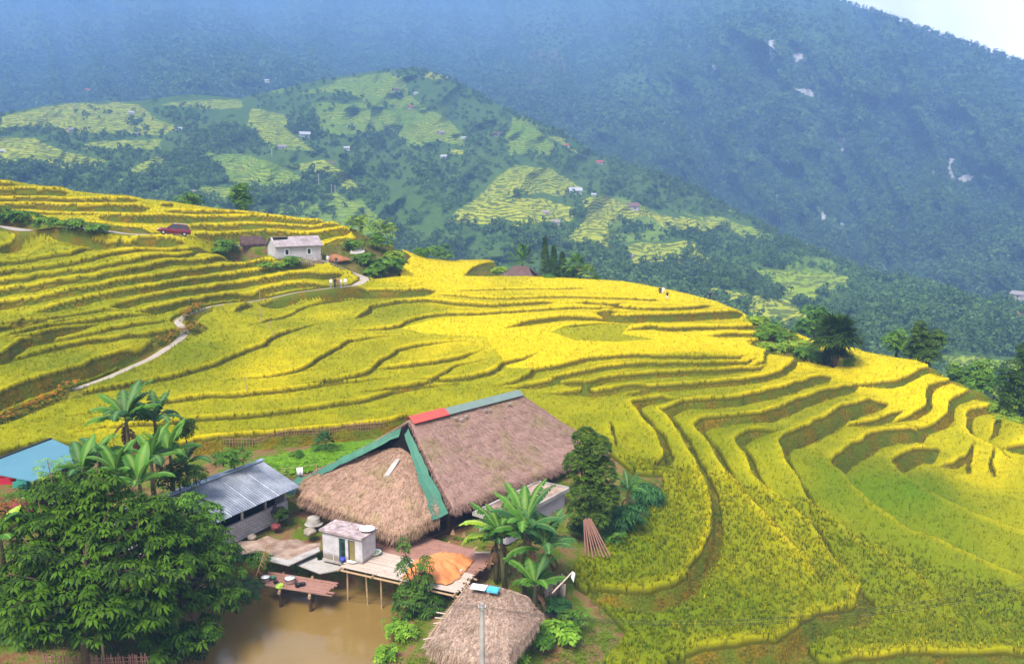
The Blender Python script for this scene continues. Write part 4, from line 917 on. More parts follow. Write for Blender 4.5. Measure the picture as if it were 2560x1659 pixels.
boards(0, .47, 20, 'floor_boards', M_BAMBP); o = boards(.47, 1.02, 24, 'floor_boards', M_BAMBR); o['label'] = 'weathered dark red floor boards'
for t in (0., .3, .55, .8, 1.): 
    b = FL.lerp(FR, t) + Vector((0, 0, -.12)); pb(MB().tube([b + (FL - BL).normalized() * .25, b + (BL - FL) * .98], .06, 6), 'beam', M_BAMB, dk)
for s in (0., .5, 1.):
    a, b = FL.lerp(BL, s * .9), FR.lerp(BR, s * .9); pb(MB().tube([a - (b - a).normalized() * .2 - Vector((0, 0, .22)), b + (b - a).normalized() * .25 - Vector((0, 0, .22))], .06, 6), 'beam', M_BAMB, dk)
for px, py in ((866, 1420), (912, 1430), (950, 1439), (1010, 1452), (1075, 1466), (1137, 1478)):
    p = P_(px, py, DZ - .1) + Vector((0, .25, 0)); pb(MB().tube([(p.x + g.normal(0, .06), p.y, -.25), p], .055, 7), 'stilt', M_BAMB, dk)
for s, t in ((.4, .1), (.4, .5), (.4, .9), (.75, .3), (.75, .7), (.75, 1.)):
    p = FL.lerp(BL, s).lerp(FR.lerp(BR, s), t); pb(MB().tube([(p.x, p.y, .2), (p.x, p.y, DZ - .1)], .055, 7), 'stilt', M_WOODD, dk)
# loose planks and chunks of wood at the back of the deck
for k, (px, py, rz, L, lab) in enumerate(((985, 1337, .5, .9, 'pale loose plank lying across the deck beside the white shed'), (1150, 1428, 1.2, .7, 'short pale board lying beside the orange tarp'), (1215, 1381, .1, 1.4, 'long pale board lying at the back of the deck near banana leaves'))):
    o = MB().box((0, 0, .03), (L, .17, .04), rz).build('plank', M_BAMBP); o.location = P_(px, py, DZ + .06); tag(o, lab, 'plank')
for px, py, lab in ((1132, 1335, 'orange wood wedge standing at the back of the deck under the thatched eave'), (1160, 1341, 'smaller orange wood wedge farther along the back edge of the deck')):
    o = MB().add([(-.16, -.1, 0), (.16, -.1, 0), (.16, .1, 0), (-.16, .1, 0), (-.03, -.06, .34), (.05, .06, .34)], [(3, 2, 1, 0), (0, 1, 4), (2, 3, 5), (1, 2, 5, 4), (3, 0, 4, 5)]).build('wood_wedge', M_WOOD); o.location = P_(px, py, DZ + .04); tag(o, lab, 'wood')
# orange tarp thrown over something on the deck
tp = [P_(a, b, DZ + .05) for a, b in ((1000, 1446), (1036, 1398), (1098, 1386), (1150, 1384), (1188, 1400), (1150, 1444), (1118, 1464), (1092, 1460))]
poly = [(p.x, p.y) for p in tp]; xs = np.linspace(min(p[0] for p in poly), max(p[0] for p in poly), 70); ys = np.linspace(min(p[1] for p in poly), max(p[1] for p in poly), 70)
X, Y = np.meshgrid(xs, ys); d = poly_dist(X.ravel(), Y.ravel(), poly).reshape(X.shape); d = d + .12 * fbm(X * 2, Y * 2, 3)
c0 = P_(1105, 1412, DZ); hgt = .46 * sstep(.05, .95, -d) * (.65 + .5 * np.exp(-((X - c0.x) ** 2 + (Y - c0.y - .3) ** 2) / 1.4)) + .03
ang = np.arctan2(Y - c0.y, X - c0.x); hgt += sstep(0, .25, -d) * (.07 * np.sin(ang * 11 + 3 * fbm(X, Y, 2)) * np.clip(np.hypot(X - c0.x, Y - c0.y), 0, 1.2) + .09 * fbm(X * 1.7, Y * 1.7, 3) + .10 * np.abs(fbm(X * 3, Y * 3 + 4, 2)) + .05 * np.abs(fbm(X * 7, Y * 6 + 4, 2)))
ok = d < 0; i = np.arange(X.size).reshape(X.shape); q = np.stack([i[:-1, :-1], i[:-1, 1:], i[1:, 1:], i[1:, :-1]], -1).reshape(-1, 4); q = q[ok.ravel()[q].all(1)]
ids, inv = np.unique(q.ravel(), return_inverse=True); V = np.stack([X, Y, DZ + .05 + np.maximum(hgt, .02)], -1).reshape(-1, 3)[ids]
M_TARP = simple('mat_orange_tarp', (.60, .22, .075), .7, .2, 0, .25, 1.2, .1)
o = np_mesh('tarp', V - V.mean(0), [inv.reshape(-1, 4)], M_TARP, None, smooth=True); o.location = V.mean(0); tag(o, 'crumpled orange tarp thrown over a heap on the bamboo deck', 'tarp')
sm = o.modifiers.new('s', 'SOLIDIFY'); sm.thickness = .012
# washing-up basins on the deck, plate on the shed roof
def basin(px, py, z, r, h, mat, name, lab, cat, fill=None):
    o = MB().lathe([(0.01, .01), (r * .75, .01), (r, h), (r * 1.06, h), (r * .98, h - .015), (r * .74, .035), (.01, .03)], n=24).build(name, mat, smooth=True); o.location = P_(px, py, z); tag(o, lab, cat)
    if fill:
        mb = MB(); gg = np.random.default_rng(8)
        for k in range(14): mb.box((gg.uniform(-.6, .6) * r, gg.uniform(-.6, .6) * r, h * .9), (.16, .05, .05), gg.uniform(0, 3), gg.uniform(-.4, .4))
        mb.build('greens', fill, o)
    return o
basin(936, 1384, DZ + .05, .42, .16, M_PLATE, 'basin', 'wide white basin of greens on the bamboo deck', 'basin', M_LIME)
basin(884, 1402, DZ + .05, .38, .07, M_PLATE, 'tray', 'flat white tray near the front left edge of the deck', 'tray')
basin(893, 1388, DZ + .05, .22, .2, simple('mat_pale_pink', (.8, .55, .5), .5, .4), 'bowl', 'pale pink bowl between the flat tray and the basin of greens', 'bowl')
basin(905, 1377, DZ + .05, .2, .14, M_PINK, 'bowl', 'bright pink bowl beside the wide white basin', 'bowl')
basin(925, 1371, DZ + .05, .24, .12, M_PLATE, 'bowl', 'small white bowl behind the wide white basin of greens', 'bowl')

# ------------------------------------------------------------------ white wash house
SZ0 = 2.75
a, b, c = P_(797, 1322, 4.75), P_(903, 1345, 4.75), P_(946, 1321, 4.75)
ex, ey = (b - a), (c - b); L1, L2 = ex.length, ey.length; rz = math.atan2(ex.y, ex.x); ce = (a + c) / 2
sh = empty('wash_house', (ce.x, ce.y, SZ0), rz, 'small white plastered wash house with two doors and a stained flat roof by the deck', 'shed')
ex.normalize(); n_ = Vector((-ex.y, ex.x, 0)); L2 = abs(ey.dot(n_)); W, D = L1, max(L2, 1.3)
def loc(mb, name, mat, root): return mb.build(name, mat, root)
hw, hd, ht = W / 2 - .1, D / 2 - .1, 1.9
wb = MB(); wb.box((0, hd - .06, ht / 2), (2 * hw, .12, ht)); wb.box((-hw + .06, 0, ht / 2), (.12, 2 * hd - .25, ht)); wb.box((hw - .06, 0, ht / 2), (.12, 2 * hd - .25, ht))
y0 = -hd + .06
for x0, x1 in ((-hw, -.25), (.22, .42), (.92, hw)): wb.box(((x0 + x1) / 2, y0, ht / 2), (x1 - x0, .12, ht))
wb.box((-.02, y0, ht - .12), (.48, .12, .24)); wb.box((.67, y0, ht - .12), (.5, .12, .24)); loc(wb, 'wall', M_WHITE, sh)
loc(MB().box((0, 0, ht + .06), (W + .1, D + .1, .13)), 'roof', M_SLAB, sh)
dr = loc(MB().box((-.02, y0 + .03, .82), (.44, .04, 1.64)), 'door', simple('mat_dark_green_door', (.02, .07, .05), .5, .4), sh); dr['label'] = 'dark green door'
loc(MB().box((.0, y0 - .0, 1.15), (.2, .02, .5)), 'pane', M_BLACK, dr); loc(MB().box((.0, y0 - .0, .5), (.2, .02, .45)), 'pane', M_BLACK, dr)
dr = loc(MB().box((.67, y0 + .03, .82), (.46, .04, 1.64)), 'door', simple('mat_olive_door', (.22, .18, .06), .6, .3), sh); dr['label'] = 'olive brown door'
for s in (-.24, .24): loc(MB().box((.67 + s * .9, y0 + .002, .83), (.03, .03, 1.6)), 'frame', M_BLACK, dr)
loc(MB().box((0, y0 - .08, .06), (2 * hw + .05, .1, .14)), 'plinth', M_CONC, sh)
basin(918, 1322, 4.88, .45, .05, M_PLATE, 'plate', 'round white drying plate on the flat roof of the wash house', 'plate')
o = MB(); [o.tube([(math.cos(q) * .3, 0, .33 + math.sin(q) * .3), (math.cos(q + .35) * .3, 0, .33 + math.sin(q + .35) * .3)], .02, 5, False) for q in np.arange(0, 6.28, .35)]
o = o.build('hoop', M_METAL); o.location = P_(918, 1362, DZ + .08); o.rotation_euler = (R(-12), 0, R(38)); tag(o, 'round metal hoop leaning on the side of the white wash house', 'hoop')
o = MB().lathe([(.01, 0), (.13, 0), (.16, .3), (.14, .3), (.01, .28)], n=14).build('bucket', M_BLUEP, smooth=True); o.location = P_(857, 1404, DZ - .1); tag(o, 'small blue bucket beside the olive door of the wash house', 'bucket')
o = MB().slab([(-.12, 0, .5), (.12, 0, .5), (.14, 0, 0), (-.1, 0, 0)], .02, (0, 1, 0)).build('cloth', simple('mat_mint', (.45, .7, .5), .8)); o.location = P_(838, 1406, 2.72); tag(o, 'pale mint cloth hanging at the corner of the wash house', 'cloth')

# ------------------------------------------------------------------ concrete yard, stones, small jetty
def yard(pts, z, name, mat, lab):
    t = [P_(a, b, z) for a, b in pts]; o = MB().slab(t[::-1], .07).build(name, mat); tag(o, lab, 'slab'); return o
yard([(560, 1388), (600, 1384), (640, 1378), (690, 1394), (728, 1398), (760, 1386), (800, 1372), (802, 1356), (770, 1358), (742, 1346), (700, 1350), (668, 1338), (640, 1350), (600, 1352), (548, 1372)], 2.86, 'concrete_slab', M_CONCR, 'cracked brownish concrete slab between the grey metal shed and the wash house')
yard([(742, 1410), (800, 1432), (860, 1420), (830, 1396), (795, 1400), (790, 1385)], 2.6, 'concrete_slab', M_CONC, 'lower grey concrete slab stepping from the wash house to the jetty')
yard([(640, 1392), (722, 1412), (800, 1376), (796, 1366), (720, 1398), (650, 1385)], 2.95, 'concrete_slab', M_CONC, 'long narrow kerb slab edging the yard above the jetty')
def stone(px, py, r, lab, seed, mat=M_STONE, z=None):
    bm = bmesh.new(); bmesh.ops.create_icosphere(bm, subdivisions=3, radius=r); gg = np.random.default_rng(seed); k = gg.normal(0, 1, (5, 3))
    for v in bm.verts: v.co *= 1 + .16 * math.sin(v.co.dot(Vector(k[0])) * 2.2 / r) + .1 * math.sin(v.co.dot(Vector(k[1])) * 4 / r); v.co.z *= .7
    me = bpy.data.meshes.new('stone'); bm.to_mesh(me); bm.free(); me.materials.append(mat); o = bpy.data.objects.new('stone', me); COL.objects.link(o)
    p = P_(px, py, z) if z else on_ground(px, py); o.location = p + Vector((0, 0, r * .25)); tag(o, lab, 'stone'); return o
stone(773, 1334, .42, 'rounded tan boulder on the ground beside the wash house', 1, z=2.9); stone(630, 1343, .28, 'pinkish stone at the foot of the grey block wall', 2, z=2.95); stone(690, 1318, .3, 'dark reddish stone by the right end of the block wall', 3, simple('mat_red_stone', (.2, .05, .05), .9), z=2.95)
o = MB().lathe([(.01, 0), (.55, 0), (.62, .12), (.5, .2), (.42, .55), (.01, .6)], n=20).build('millstone', M_CONC); o.location = P_(785, 1312, 2.85); tag(o, 'round stone mill standing under the left eave of the thatched house', 'millstone')
JZ = 2.05
jt = empty('jetty', P_(750, 1455, JZ), 0, 'small low bamboo jetty over the pond with pots on it', 'jetty')
a, b, c, d = P_(662, 1462, JZ), P_(815, 1487, JZ), P_(856, 1456, JZ), P_(672, 1426, JZ); mb = MB()
for i in range(11):
    t0, t1 = i / 11, (i + .84) / 11; l0, l1 = a.lerp(d, t0), a.lerp(d, t1); r0, r1 = b.lerp(c, t0), b.lerp(c, t1); e = (r0 - l0).normalized(); q = g.uniform(-.35, .35); z = Vector((0, 0, g.uniform(-.02, .02)))
    mb.slab([l0 + z, r0 + e * q + z, r1 + e * q + z, l1 + z], .05)
pb(mb, 'floor_boards', M_BAMBR, jt)
for px, py in ((700, 1468), (775, 1479)):
    p = P_(px, py, JZ - .1); pb(MB().tube([(p.x, p.y, -.2), (p.x, p.y, JZ - .12)], .11, 8), 'post', M_WOODD, jt); q = (d - a); q.z = 0; q.normalize()
    pb(MB().tube([p - q * .6 - Vector((0, 0, .05)), p + q * 2. - Vector((0, 0, .05))], .09, 8), 'beam', M_BAMB, jt)
    p2 = p + q * 1.6; pb(MB().tube([(p2.x, p2.y, 0), (p2.x, p2.y, JZ - .12)], .09, 8), 'post', M_WOODD, jt)
def pot(px, py, r, h, mat, lab, lid=None):
    o = MB().lathe([(.01, 0), (r * .9, 0), (r, h * .3), (r, h), (r * 1.05, h), (r * .95, h - .01), (r * .9, .03), (.01, .03)], n=22).build('pot', mat, smooth=True); o.location = P_(px, py, JZ + .03); tag(o, lab, 'pot')
    if lid: MB().lathe([(.01, h + .06), (.04, h + .06), (.05, h + .03), (r * .98, h + .01), (r * .98, h), (.01, h)], n=22).build('lid', lid, o, True)
    for s in (-1, 1): MB().tube([(s * r, -.05, h * .7), (s * (r + .06), 0, h * .72), (s * r, .05, h * .7)], .012, 5).build('handle', M_BLACK, o)
pot(664, 1451, .26, .26, M_METAL, 'grey cooking pot with a pale lid at the left end of the jetty', M_PLATE); pot(725, 1455, .30, .3, M_METAL, 'largest aluminium pot with white lid standing mid jetty', M_PLATE)
pot(745, 1465, .17, .18, M_BLACK, 'small black pot beside the largest aluminium pot'); pot(757, 1462, .14, .15, M_BLACK, 'smallest black pot, second to the right of the aluminium pot'); pot(689, 1456, .13, .13, M_BLACK, 'little dark pot between the green bowl and the aluminium pot')
basin(681, 1446, JZ + .03, .2, .12, M_GREEN, 'bowl', 'green bowl next to the grey pot on the jetty', 'bowl')
o = stone(700, 1466, .22, 'lime green cabbage on the front edge of the jetty', 9, M_LIME, JZ); o.name = 'cabbage'; o['category'] = 'cabbage'
# ------------------------------------------------------------------ concrete annex
def framed(pts_roof, z, th, wall_in, zg, name, mats, lab, cat):
    """flat-roofed block: roof corners (photo px, counter-clockwise), parapet rim and walls"""
    t = [P_(a, b, z) for a, b in pts_roof]; ce = sum(t, Vector()) / 4; root = empty(name, (ce.x, ce.y, zg), 0, lab, cat)
    pb(MB().slab([ce + (p - ce) * .985 for p in t], th), 'roof', mats[0], root)
    rim = MB()
    for i in range(4):
        a, b = t[i], t[(i + 1) % 4]; rim.box(((a + b) / 2 + Vector((0, 0, .03)) - Vector((0, 0, th / 2))).to_tuple(), ((b - a).length + .1, .14, th + .12), math.atan2(b.y - a.y, b.x - a.x))
    pb(rim, 'parapet', mats[1], root); w = MB(); q = [ce + (p - ce) * wall_in for p in t]
    for i in range(4):
        a, b = q[i], q[(i + 1) % 4]; h = z - th - zg - .01; w.box(((a + b) / 2).to_tuple()[:2] + (zg + h / 2,), ((b - a).length - .13 * (i % 2) , .12, h), math.atan2(b.y - a.y, b.x - a.x))
    pb(w, 'wall', mats[2], root); return root, t
framed([(1184, 1282), (1262, 1306), (1424, 1220), (1346, 1204)], 4.35, .12, .88, 2.7, 'concrete_annex', (M_CONCR, M_CONC, simple('mat_lilac_plaster', (.40, .36, .40), .85, .1, 0, .2, 1.5)), 'low concrete annex with a flat rust-stained roof below the right thatched eave', 'outbuilding')

# ------------------------------------------------------------------ grey block shed with corrugated roof
m = NT('mat_corrugated'); o_ = m.obj(); n = m.noise(.8, 4, o_); n2 = m.noise(5, 4, o_)
c = m.mix(m.ramp(n, [(.35, 0.), (.65, 1.)]), (.15, .17, .21), (.32, .34, .38)); c = m.mix(m.ramp(n2, [(.55, 0.), (.75, .5)]), c, (.12, .12, .14)); M_CORR = m.fin(c, .45, .4, .35)
m = NT('mat_block_wall'); br = m.n('ShaderNodeTexBrick'); br.inputs['Scale'].default_value = 1.; br.inputs['Brick Width'].default_value = .42; br.inputs['Row Height'].default_value = .2; br.inputs['Mortar Size'].default_value = .018
br.inputs['Color1'].default_value = (.40, .37, .40, 1); br.inputs['Color2'].default_value = (.52, .48, .51, 1); br.inputs['Mortar'].default_value = (.22, .20, .21, 1)
x_ = m.n('ShaderNodeCombineXYZ'); m.l(m.sep(m.obj(), 0), x_.inputs[0]); m.l(m.sep(m.obj(), 2), x_.inputs[1]); m.l(x_.outputs[0], br.inputs['Vector'])
M_BLOCK = m.fin(m.mix(m.ramp(m.noise(1.2, 4, m.obj()), [(.4, 0.), (.7, .6)]), br.outputs['Color'], (.30, .25, .20)), .9, .1, bump=m.bump(br.outputs['Fac'], -.4, .03))
EZ, BZ = 4.95, 6.2
e0, e1 = P_(546, 1304, EZ), P_(742, 1218, EZ); r0, r1 = P_(432, 1230, BZ), P_(648, 1153, BZ)
ax = (e1 - e0); ax.z = 0; LW = ax.length; ax.normalize(); rz = math.atan2(ax.y, ax.x); nv = Vector((-ax.y, ax.x, 0)); dep = (r1 - e1).dot(nv); dep = max(2.4, min(dep, 5.))
bs = empty('block_shed', (e0.x, e0.y, 2.85), rz, 'long grey block shed with a rusty corrugated metal roof left of the thatched house', 'shed')
LX = LW + .3; X0 = -3.2
def corr(x0, x1, y0, y1, z0, z1, pitch=.2, amp=.022, n=None):
    n = n or int((x1 - x0) / pitch * 4); V = []; F = []
    for i in range(n + 1):
        x = x0 + (x1 - x0) * i / n; a = amp * math.sin(i * math.pi / 2)
        for t in (0, .33, .66, 1): V.append((x, y0 + (y1 - y0) * t, z0 + (z1 - z0) * t + a + (.02 if int(x / 1.0) % 2 else 0)))
    k = len(V); V += [(x, y, z - .012) for x, y, z in V]
    for i in range(n):
        for j in range(3): q = i * 4 + j; F += [(q, q + 4, q + 5, q + 1), (k + q, k + q + 1, k + q + 5, k + q + 4)]
    return MB().add(V, F)
corr(X0, LX, -.05, dep, EZ - 2.85, BZ - 2.85).build('roof', M_CORR, bs); corr(X0, LX, dep + .05, 2 * dep, BZ - 2.87, EZ - 2.9).build('roof', M_CORR, bs)
MB().box(((X0 + LX) / 2, dep + .02, BZ - 2.80), (LX - X0 + .2, .38, .06)).build('ridge_cap', simple('mat_blue_ridge', (.30, .38, .47), .5, .4, .2), bs)
wy, wx1, wx0 = .55, LW - .45, X0 + .4
MB().box(((wx0 + wx1) / 2, wy, .62), (wx1 - wx0, .16, 1.25)).build('wall', M_BLOCK, bs)
MB().box(((wx0 + wx1) / 2, 2 * dep - .5, .9), (wx1 - wx0, .16, 1.8)).build('wall', M_BLOCK, bs)
for x in (wx0 + .08, wx1 - .08):
    w_ = MB().add([(x - .08, wy + .09, 0), (x + .08, wy + .09, 0), (x + .08, 2 * dep - .59, 0), (x - .08, 2 * dep - .59, 0), (x - .08, wy + .09, 2.0), (x + .08, wy + .09, 2.0), (x + .08, 2 * dep - .59, 2.), (x - .08, 2 * dep - .59, 2.), (x - .08, dep, 3.1), (x + .08, dep, 3.1)],
        [(3, 2, 1, 0), (0, 1, 5, 4), (2, 3, 7, 6), (1, 2, 6, 9, 5), (3, 0, 4, 8, 7), (4, 5, 9, 8), (6, 7, 8, 9)]); w_.build('end_wall', M_BLOCK, bs)
for x in (wx1 - .12, wx1 - 1.9, wx1 - 3.9, wx0 + .2): MB().box((x, wy + .02, 1.62), (.16, .1, .76)).build('post', M_CONC, bs)
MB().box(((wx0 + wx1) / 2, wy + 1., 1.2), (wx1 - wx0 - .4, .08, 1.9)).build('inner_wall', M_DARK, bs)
o = MB().slab([(-.2, 0, .5), (.15, 0, .55), (.18, 0, 0), (.02, 0, -.15), (-.2, 0, .05)], .03, (0, 1, 0)).build('cloth', M_BLACK); o.location = P_(691, 1277, 4.0) + Vector((0, -.25, 0)); o.rotation_euler = (0, 0, rz); tag(o, 'dark cloth hanging in the opening of the grey block shed', 'cloth')

# ------------------------------------------------------------------ open hut with blue roof
bt = [P_(-70, 1172, 6.9), P_(129, 1096, 7.5), P_(228, 1140, 6.9), P_(81, 1202, 6.3)]
ce = sum(bt, Vector()) / 4; bh = empty('blue_roof_hut', (ce.x, ce.y, 4.0), 0, 'open hut under a plain blue sheet roof at the edge of the rice', 'hut')
n_ = (bt[2] - bt[0]).cross(bt[3] - bt[1]).normalized(); n_ = n_ if n_.z > 0 else -n_
M_BLUE = simple('mat_blue_sheet', (.09, .22, .28), .5, .3, .1, .1, .6)
pb(MB().slab([bt[0], bt[3], bt[2], bt[1]], .06), 'roof', M_BLUE, bh); pb(MB().box(((bt[0] + bt[1]) / 2 + Vector((0, 0, .03))).to_tuple(), ((bt[1] - bt[0]).length, .18, .09), math.atan2(bt[1].y - bt[0].y, bt[1].x - bt[0].x), ry=-math.asin((bt[1].z - bt[0].z) / (bt[1] - bt[0]).length)), 'ridge_trim', M_BLACK, bh)
for p in bt:
    q = ce + (p - ce) * .88; pb(MB().tube([(q.x, q.y, 3.6), (q.x, q.y, p.z - .15)], .09, 8), 'post', M_WOODD, bh)
q = [ce + (p - ce) * .86 for p in bt]; w = MB()
for i in (1, 2): a, b = q[i], q[(i + 1) % 4]; w.box(((a + b) / 2).to_tuple()[:2] + (5.1,), ((b - a).length - .2, .08, 2.), math.atan2(b.y - a.y, b.x - a.x))
pb(w, 'wall', M_WOODD, bh); pb(MB().slab([(p.x, p.y, 4.15) for p in [q[0], q[3], q[2], q[1]]], .1), 'floor', simple('mat_red_floor', (.32, .04, .06), .8), bh)
o = MB().box((0, 0, .45), (2.4, .5, .9)).box((0, 0, .93), (2.6, .65, .06)).build('counter', simple('mat_red_counter', (.55, .03, .07), .5, .3)); o.location = P_(14, 1216, 4.2) ; o.rotation_euler = (0, 0, .35); tag(o, 'bright red counter in front of the blue roofed hut', 'counter')
o = MB().lathe([(.01, -.3), (.16, -.28), (.32, 0), (.16, .28), (.01, .3)], n=18).build('lantern', M_REDP, smooth=True); o.location = P_(32, 1192, 5.5); tag(o, 'round red lantern hanging under the blue roof', 'lantern')
o = MB().box((0, 0, .35), (1., .7, .7)).box((0, 0, .72), (1.06, .76, .05)).build('crate', simple('mat_teal', (.05, .3, .25), .6)); o.location = P_(58, 1218, 4.25); tag(o, 'teal crate beside the red counter under the blue roof', 'crate')

# ------------------------------------------------------------------ thatched hut at the bottom
hz0 = 1.0
TL, TR, BRr, BLl = P_(1180, 1458, 3.75), P_(1322, 1492, 3.45), P_(1268, 1640, 3.0), P_(1073, 1604, 3.1)
RM = P_(1345, 1540, 3.0)
ce = (TL + TR + BRr + BLl) / 4; lh = empty('thatched_hut', (ce.x, ce.y, hz0), 0, 'low hut with a pale ragged thatch roof below the deck beside the pond', 'hut')
crown = surf_grid([BLl, P_(1115, 1630, 2.95), P_(1190, 1652, 2.9), P_(1240, 1655, 2.85), BRr, P_(1310, 1590, 2.9), RM], [TL, P_(1215, 1460, 3.85), P_(1262, 1470, 3.8), P_(1300, 1482, 3.6), TR, P_(1330, 1505, 3.3), P_(1338, 1520, 3.15)], 60, 30, -.08)
part(thatch('roof', crown, .32, M_THATCHP, None, 31, 14000, 3800, .4, .06, ('e', 'l', 'r'), .2), lh)
for a, b in ((TL, BLl),):
    for t, L in ((.06, .7), (.14, .6), (.2, .55), (.55, .7), (.62, .6), (.7, .5), (.93, .5)):
        p = a.lerp(b, t); d = (p - ce); d.z = 0; d.normalize(); pb(MB().tube([p - d * .9 - Vector((0, 0, .1)), p + d * L + Vector((0, 0, .05))], .035, 6), 'rafter_end', M_BAMBP, lh)
    pb(MB().tube([a + Vector((-.15, 0, .06)), b + Vector((-.2, 0, .02))], .035, 6), 'edge_pole', M_BAMB, lh)
ins = [ce + (p - ce) * .82 for p in (TL, TR, BRr, BLl)]
for p in ins: pb(MB().tube([(p.x, p.y, .2), (p.x, p.y, p.z - .25)], .09, 8), 'post', M_WOOD, lh)
for i in range(4):
    a, b = ins[i], ins[(i + 1) % 4]; w = MB(); n = 11
    for k in range(n):
        if i == 2 and k % 3 == 1: continue
        p = a.lerp(b, (k + .5) / n); w.box((p.x, p.y, 1.55), (.92 * (b - a).length / n, .05, 2.4), math.atan2(b.y - a.y, b.x - a.x))
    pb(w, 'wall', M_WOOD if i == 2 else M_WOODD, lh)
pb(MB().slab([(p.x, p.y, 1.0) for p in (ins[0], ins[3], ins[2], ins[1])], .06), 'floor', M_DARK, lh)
def on_roof(px, py, z): return P_(px, py, z)
o = MB().box((0, 0, .04), (.85, .5, .03)).build('sheet', M_PLATE); o.location = on_roof(1197, 1468, 4.06); o.rotation_euler = (.1, .0, -.3); tag(o, 'white plastic sheet lying at the top of the pale thatch roof', 'sheet')
o = MB().box((0, 0, .07), (.62, .42, .12)).box((0, .02, .15), (.5, .3, .04)).build('basin', M_CYAN); o.location = on_roof(1233, 1476, 4.03); o.rotation_euler = (.08, .0, -.35); tag(o, 'cyan plastic basin lying on the pale thatch roof', 'basin')

# ------------------------------------------------------------------ utility pole and wires
pp = Vector(at_r(np.array([1205.]), np.array([1507.]), 34.2)[0])
po = empty('utility_pole', (pp.x, pp.y, ground(pp.x, pp.y) - .3), 0, 'grey concrete utility pole rising in front of the pale thatched hut', 'pole')
hgt = pp.z - po.location.z; MB().lathe([(.15, 0), (.10, hgt), (.07, hgt + .03), (.01, hgt + .04)], n=14).build('shaft', M_CONC, po)
MB().lathe([(.13, 0), (.13, .16), (.11, .17)], (0, 0, hgt - .3), 12).build('collar', M_METAL, po)
for x in (-.16, .16): MB().tube([(0, 0, hgt - .2), (x, 0, hgt - .2), (x, 0, hgt - .1)], .025, 6).build('insulator', M_PLATE, po)
top = pp - Vector((0, 0, .12))
def wire(a, b, sag, lab, r=.006):
    pts = [a.lerp(b, t) - Vector((0, 0, sag * 4 * t * (1 - t))) for t in np.linspace(0, 1, 24)]; o = MB().tube([p - a for p in pts], r, 5).build('overhead_wire', M_BLACK); o.location = a
    tag(o, lab, 'wire', 'overhead wires from the concrete pole')
for k, (dx, py0, py1) in enumerate(((-.16, 1351, 1448), (-.16, 1358, 1452), (.16, 1372, 1463), (.16, 1379, 1468))):
    a = top + Vector((dx, 0, -.05 * k)); nth = ('topmost', 'second from the top', 'third from the top', 'lowest')[k]
    wire(a, Vector(at_r(np.array([-60.]), np.array([py0 - 14.]), 33.)[0]), .5, 'thin wire crossing the big leafy tree, %s of four' % nth)
    wire(a, Vector(at_r(np.array([2640.]), np.array([float(py1 - 6)]), 34.)[0]), 1.2, 'thin wire crossing the near rice, %s of four' % nth)

# ------------------------------------------------------------------ fences, poles and cloths
def picket(path, n, h, lab, name='stake_fence', mat=M_BAMB, r=.03, jit=.2, rails=True, z=None):
    g = np.random.default_rng(len(path) + n); pts = [Vector(p) for p in path]; L = np.r_[0, np.cumsum([(pts[i + 1] - pts[i]).length for i in range(len(pts) - 1)])]; A = np.array([tuple(p) for p in pts])
    root = empty(name, pts[0], 0, lab, 'fence'); mb = MB()
    for s in np.linspace(0, L[-1], n):
        p = Vector([np.interp(s, L, A[:, k]) for k in range(3)]) - pts[0]; hh = h * (1 + g.uniform(-jit, jit)); mb.tube([p - Vector((0, 0, .2)), p + Vector((g.normal(0, .05), g.normal(0, .05), hh))], r * g.uniform(.7, 1.2), 5)
    mb.build('stakes', mat, root)
    if rails:
        for f in (.35, .75): MB().tube([p - pts[0] + Vector((0, 0, h * f)) for p in pts], r * .8, 5).build('rail', mat, root)
    return root
og = on_ground
picket([P_(x, 1664 - abs(x - 250) * .03, 2.6) for x in (110, 180, 250, 310, 375)], 46, .55, 'row of thin reddish bamboo stakes at the foot of the big leafy tree', mat=M_BAMBR)
picket([og(x, y) + Vector((0, 0, .0)) for x, y in ((560, 1118), (640, 1112), (720, 1104), (807, 1096), (880, 1088), (960, 1082))], 60, .7, 'low woven bamboo fence between the vegetable garden and the rice', mat=M_BAMBR, r=.025)
picket([og(x, y) for x, y in ((1350, 1500), (1372, 1492), (1402, 1486), (1408, 1505))], 18, 1.1, 'small pale plank pen behind the banana plants', mat=M_BAMBP, r=.06)
bp = empty('bamboo_poles', P_(1490, 1385, 2.7), 0, 'bundle of reddish bamboo poles leaning upright beside the dark tree', 'poles')
for k in range(8):
    a = Vector((-.75 + .22 * k + .1, -.1 * (k % 3), -.1)); b = Vector((-.75 + .06 * k, .4, 2.1 + .06 * (k % 3))); MB().tube([a, b], .045, 6).build('pole', M_BAMBR, bp)
def stake(px0, py0, px1, py1, lab, mat=M_BAMB, r=.035):
    a = og(px1, py1); ro = math.hypot(a.x, a.y); b = Vector(at_r(np.array([float(px0)]), np.array([float(py0)]), ro)[0]); o = MB().tube([(0, 0, -.3), tuple(b - a)], r, 6).build('pole', mat); o.location = a; tag(o, lab, 'pole')
stake(651, 768, 652, 815, 'thin upright pole in the green field below the path, leftmost of two', r=.045); stake(675, 802, 684, 848, 'thin leaning pole at the riser end in the central field', r=.045); stake(610, 940, 622, 992, 'dark leaning pole standing in the rice behind the banana leaves', r=.045)
stake(648, 718, 650, 752, 'tiny pole beside the narrow footpath', r=.04)
o = MB().tube([(0, 0, 0), (-.05, 0, 1.6), (.1, .05, 3.3)], .055, 7).build('bamboo_pole', M_BAMB); o.location = P_(262, 1662, 2.3); o.scale = (1, 1, .95); tag(o, 'single tan bamboo pole standing in front of the big leafy tree', 'pole')
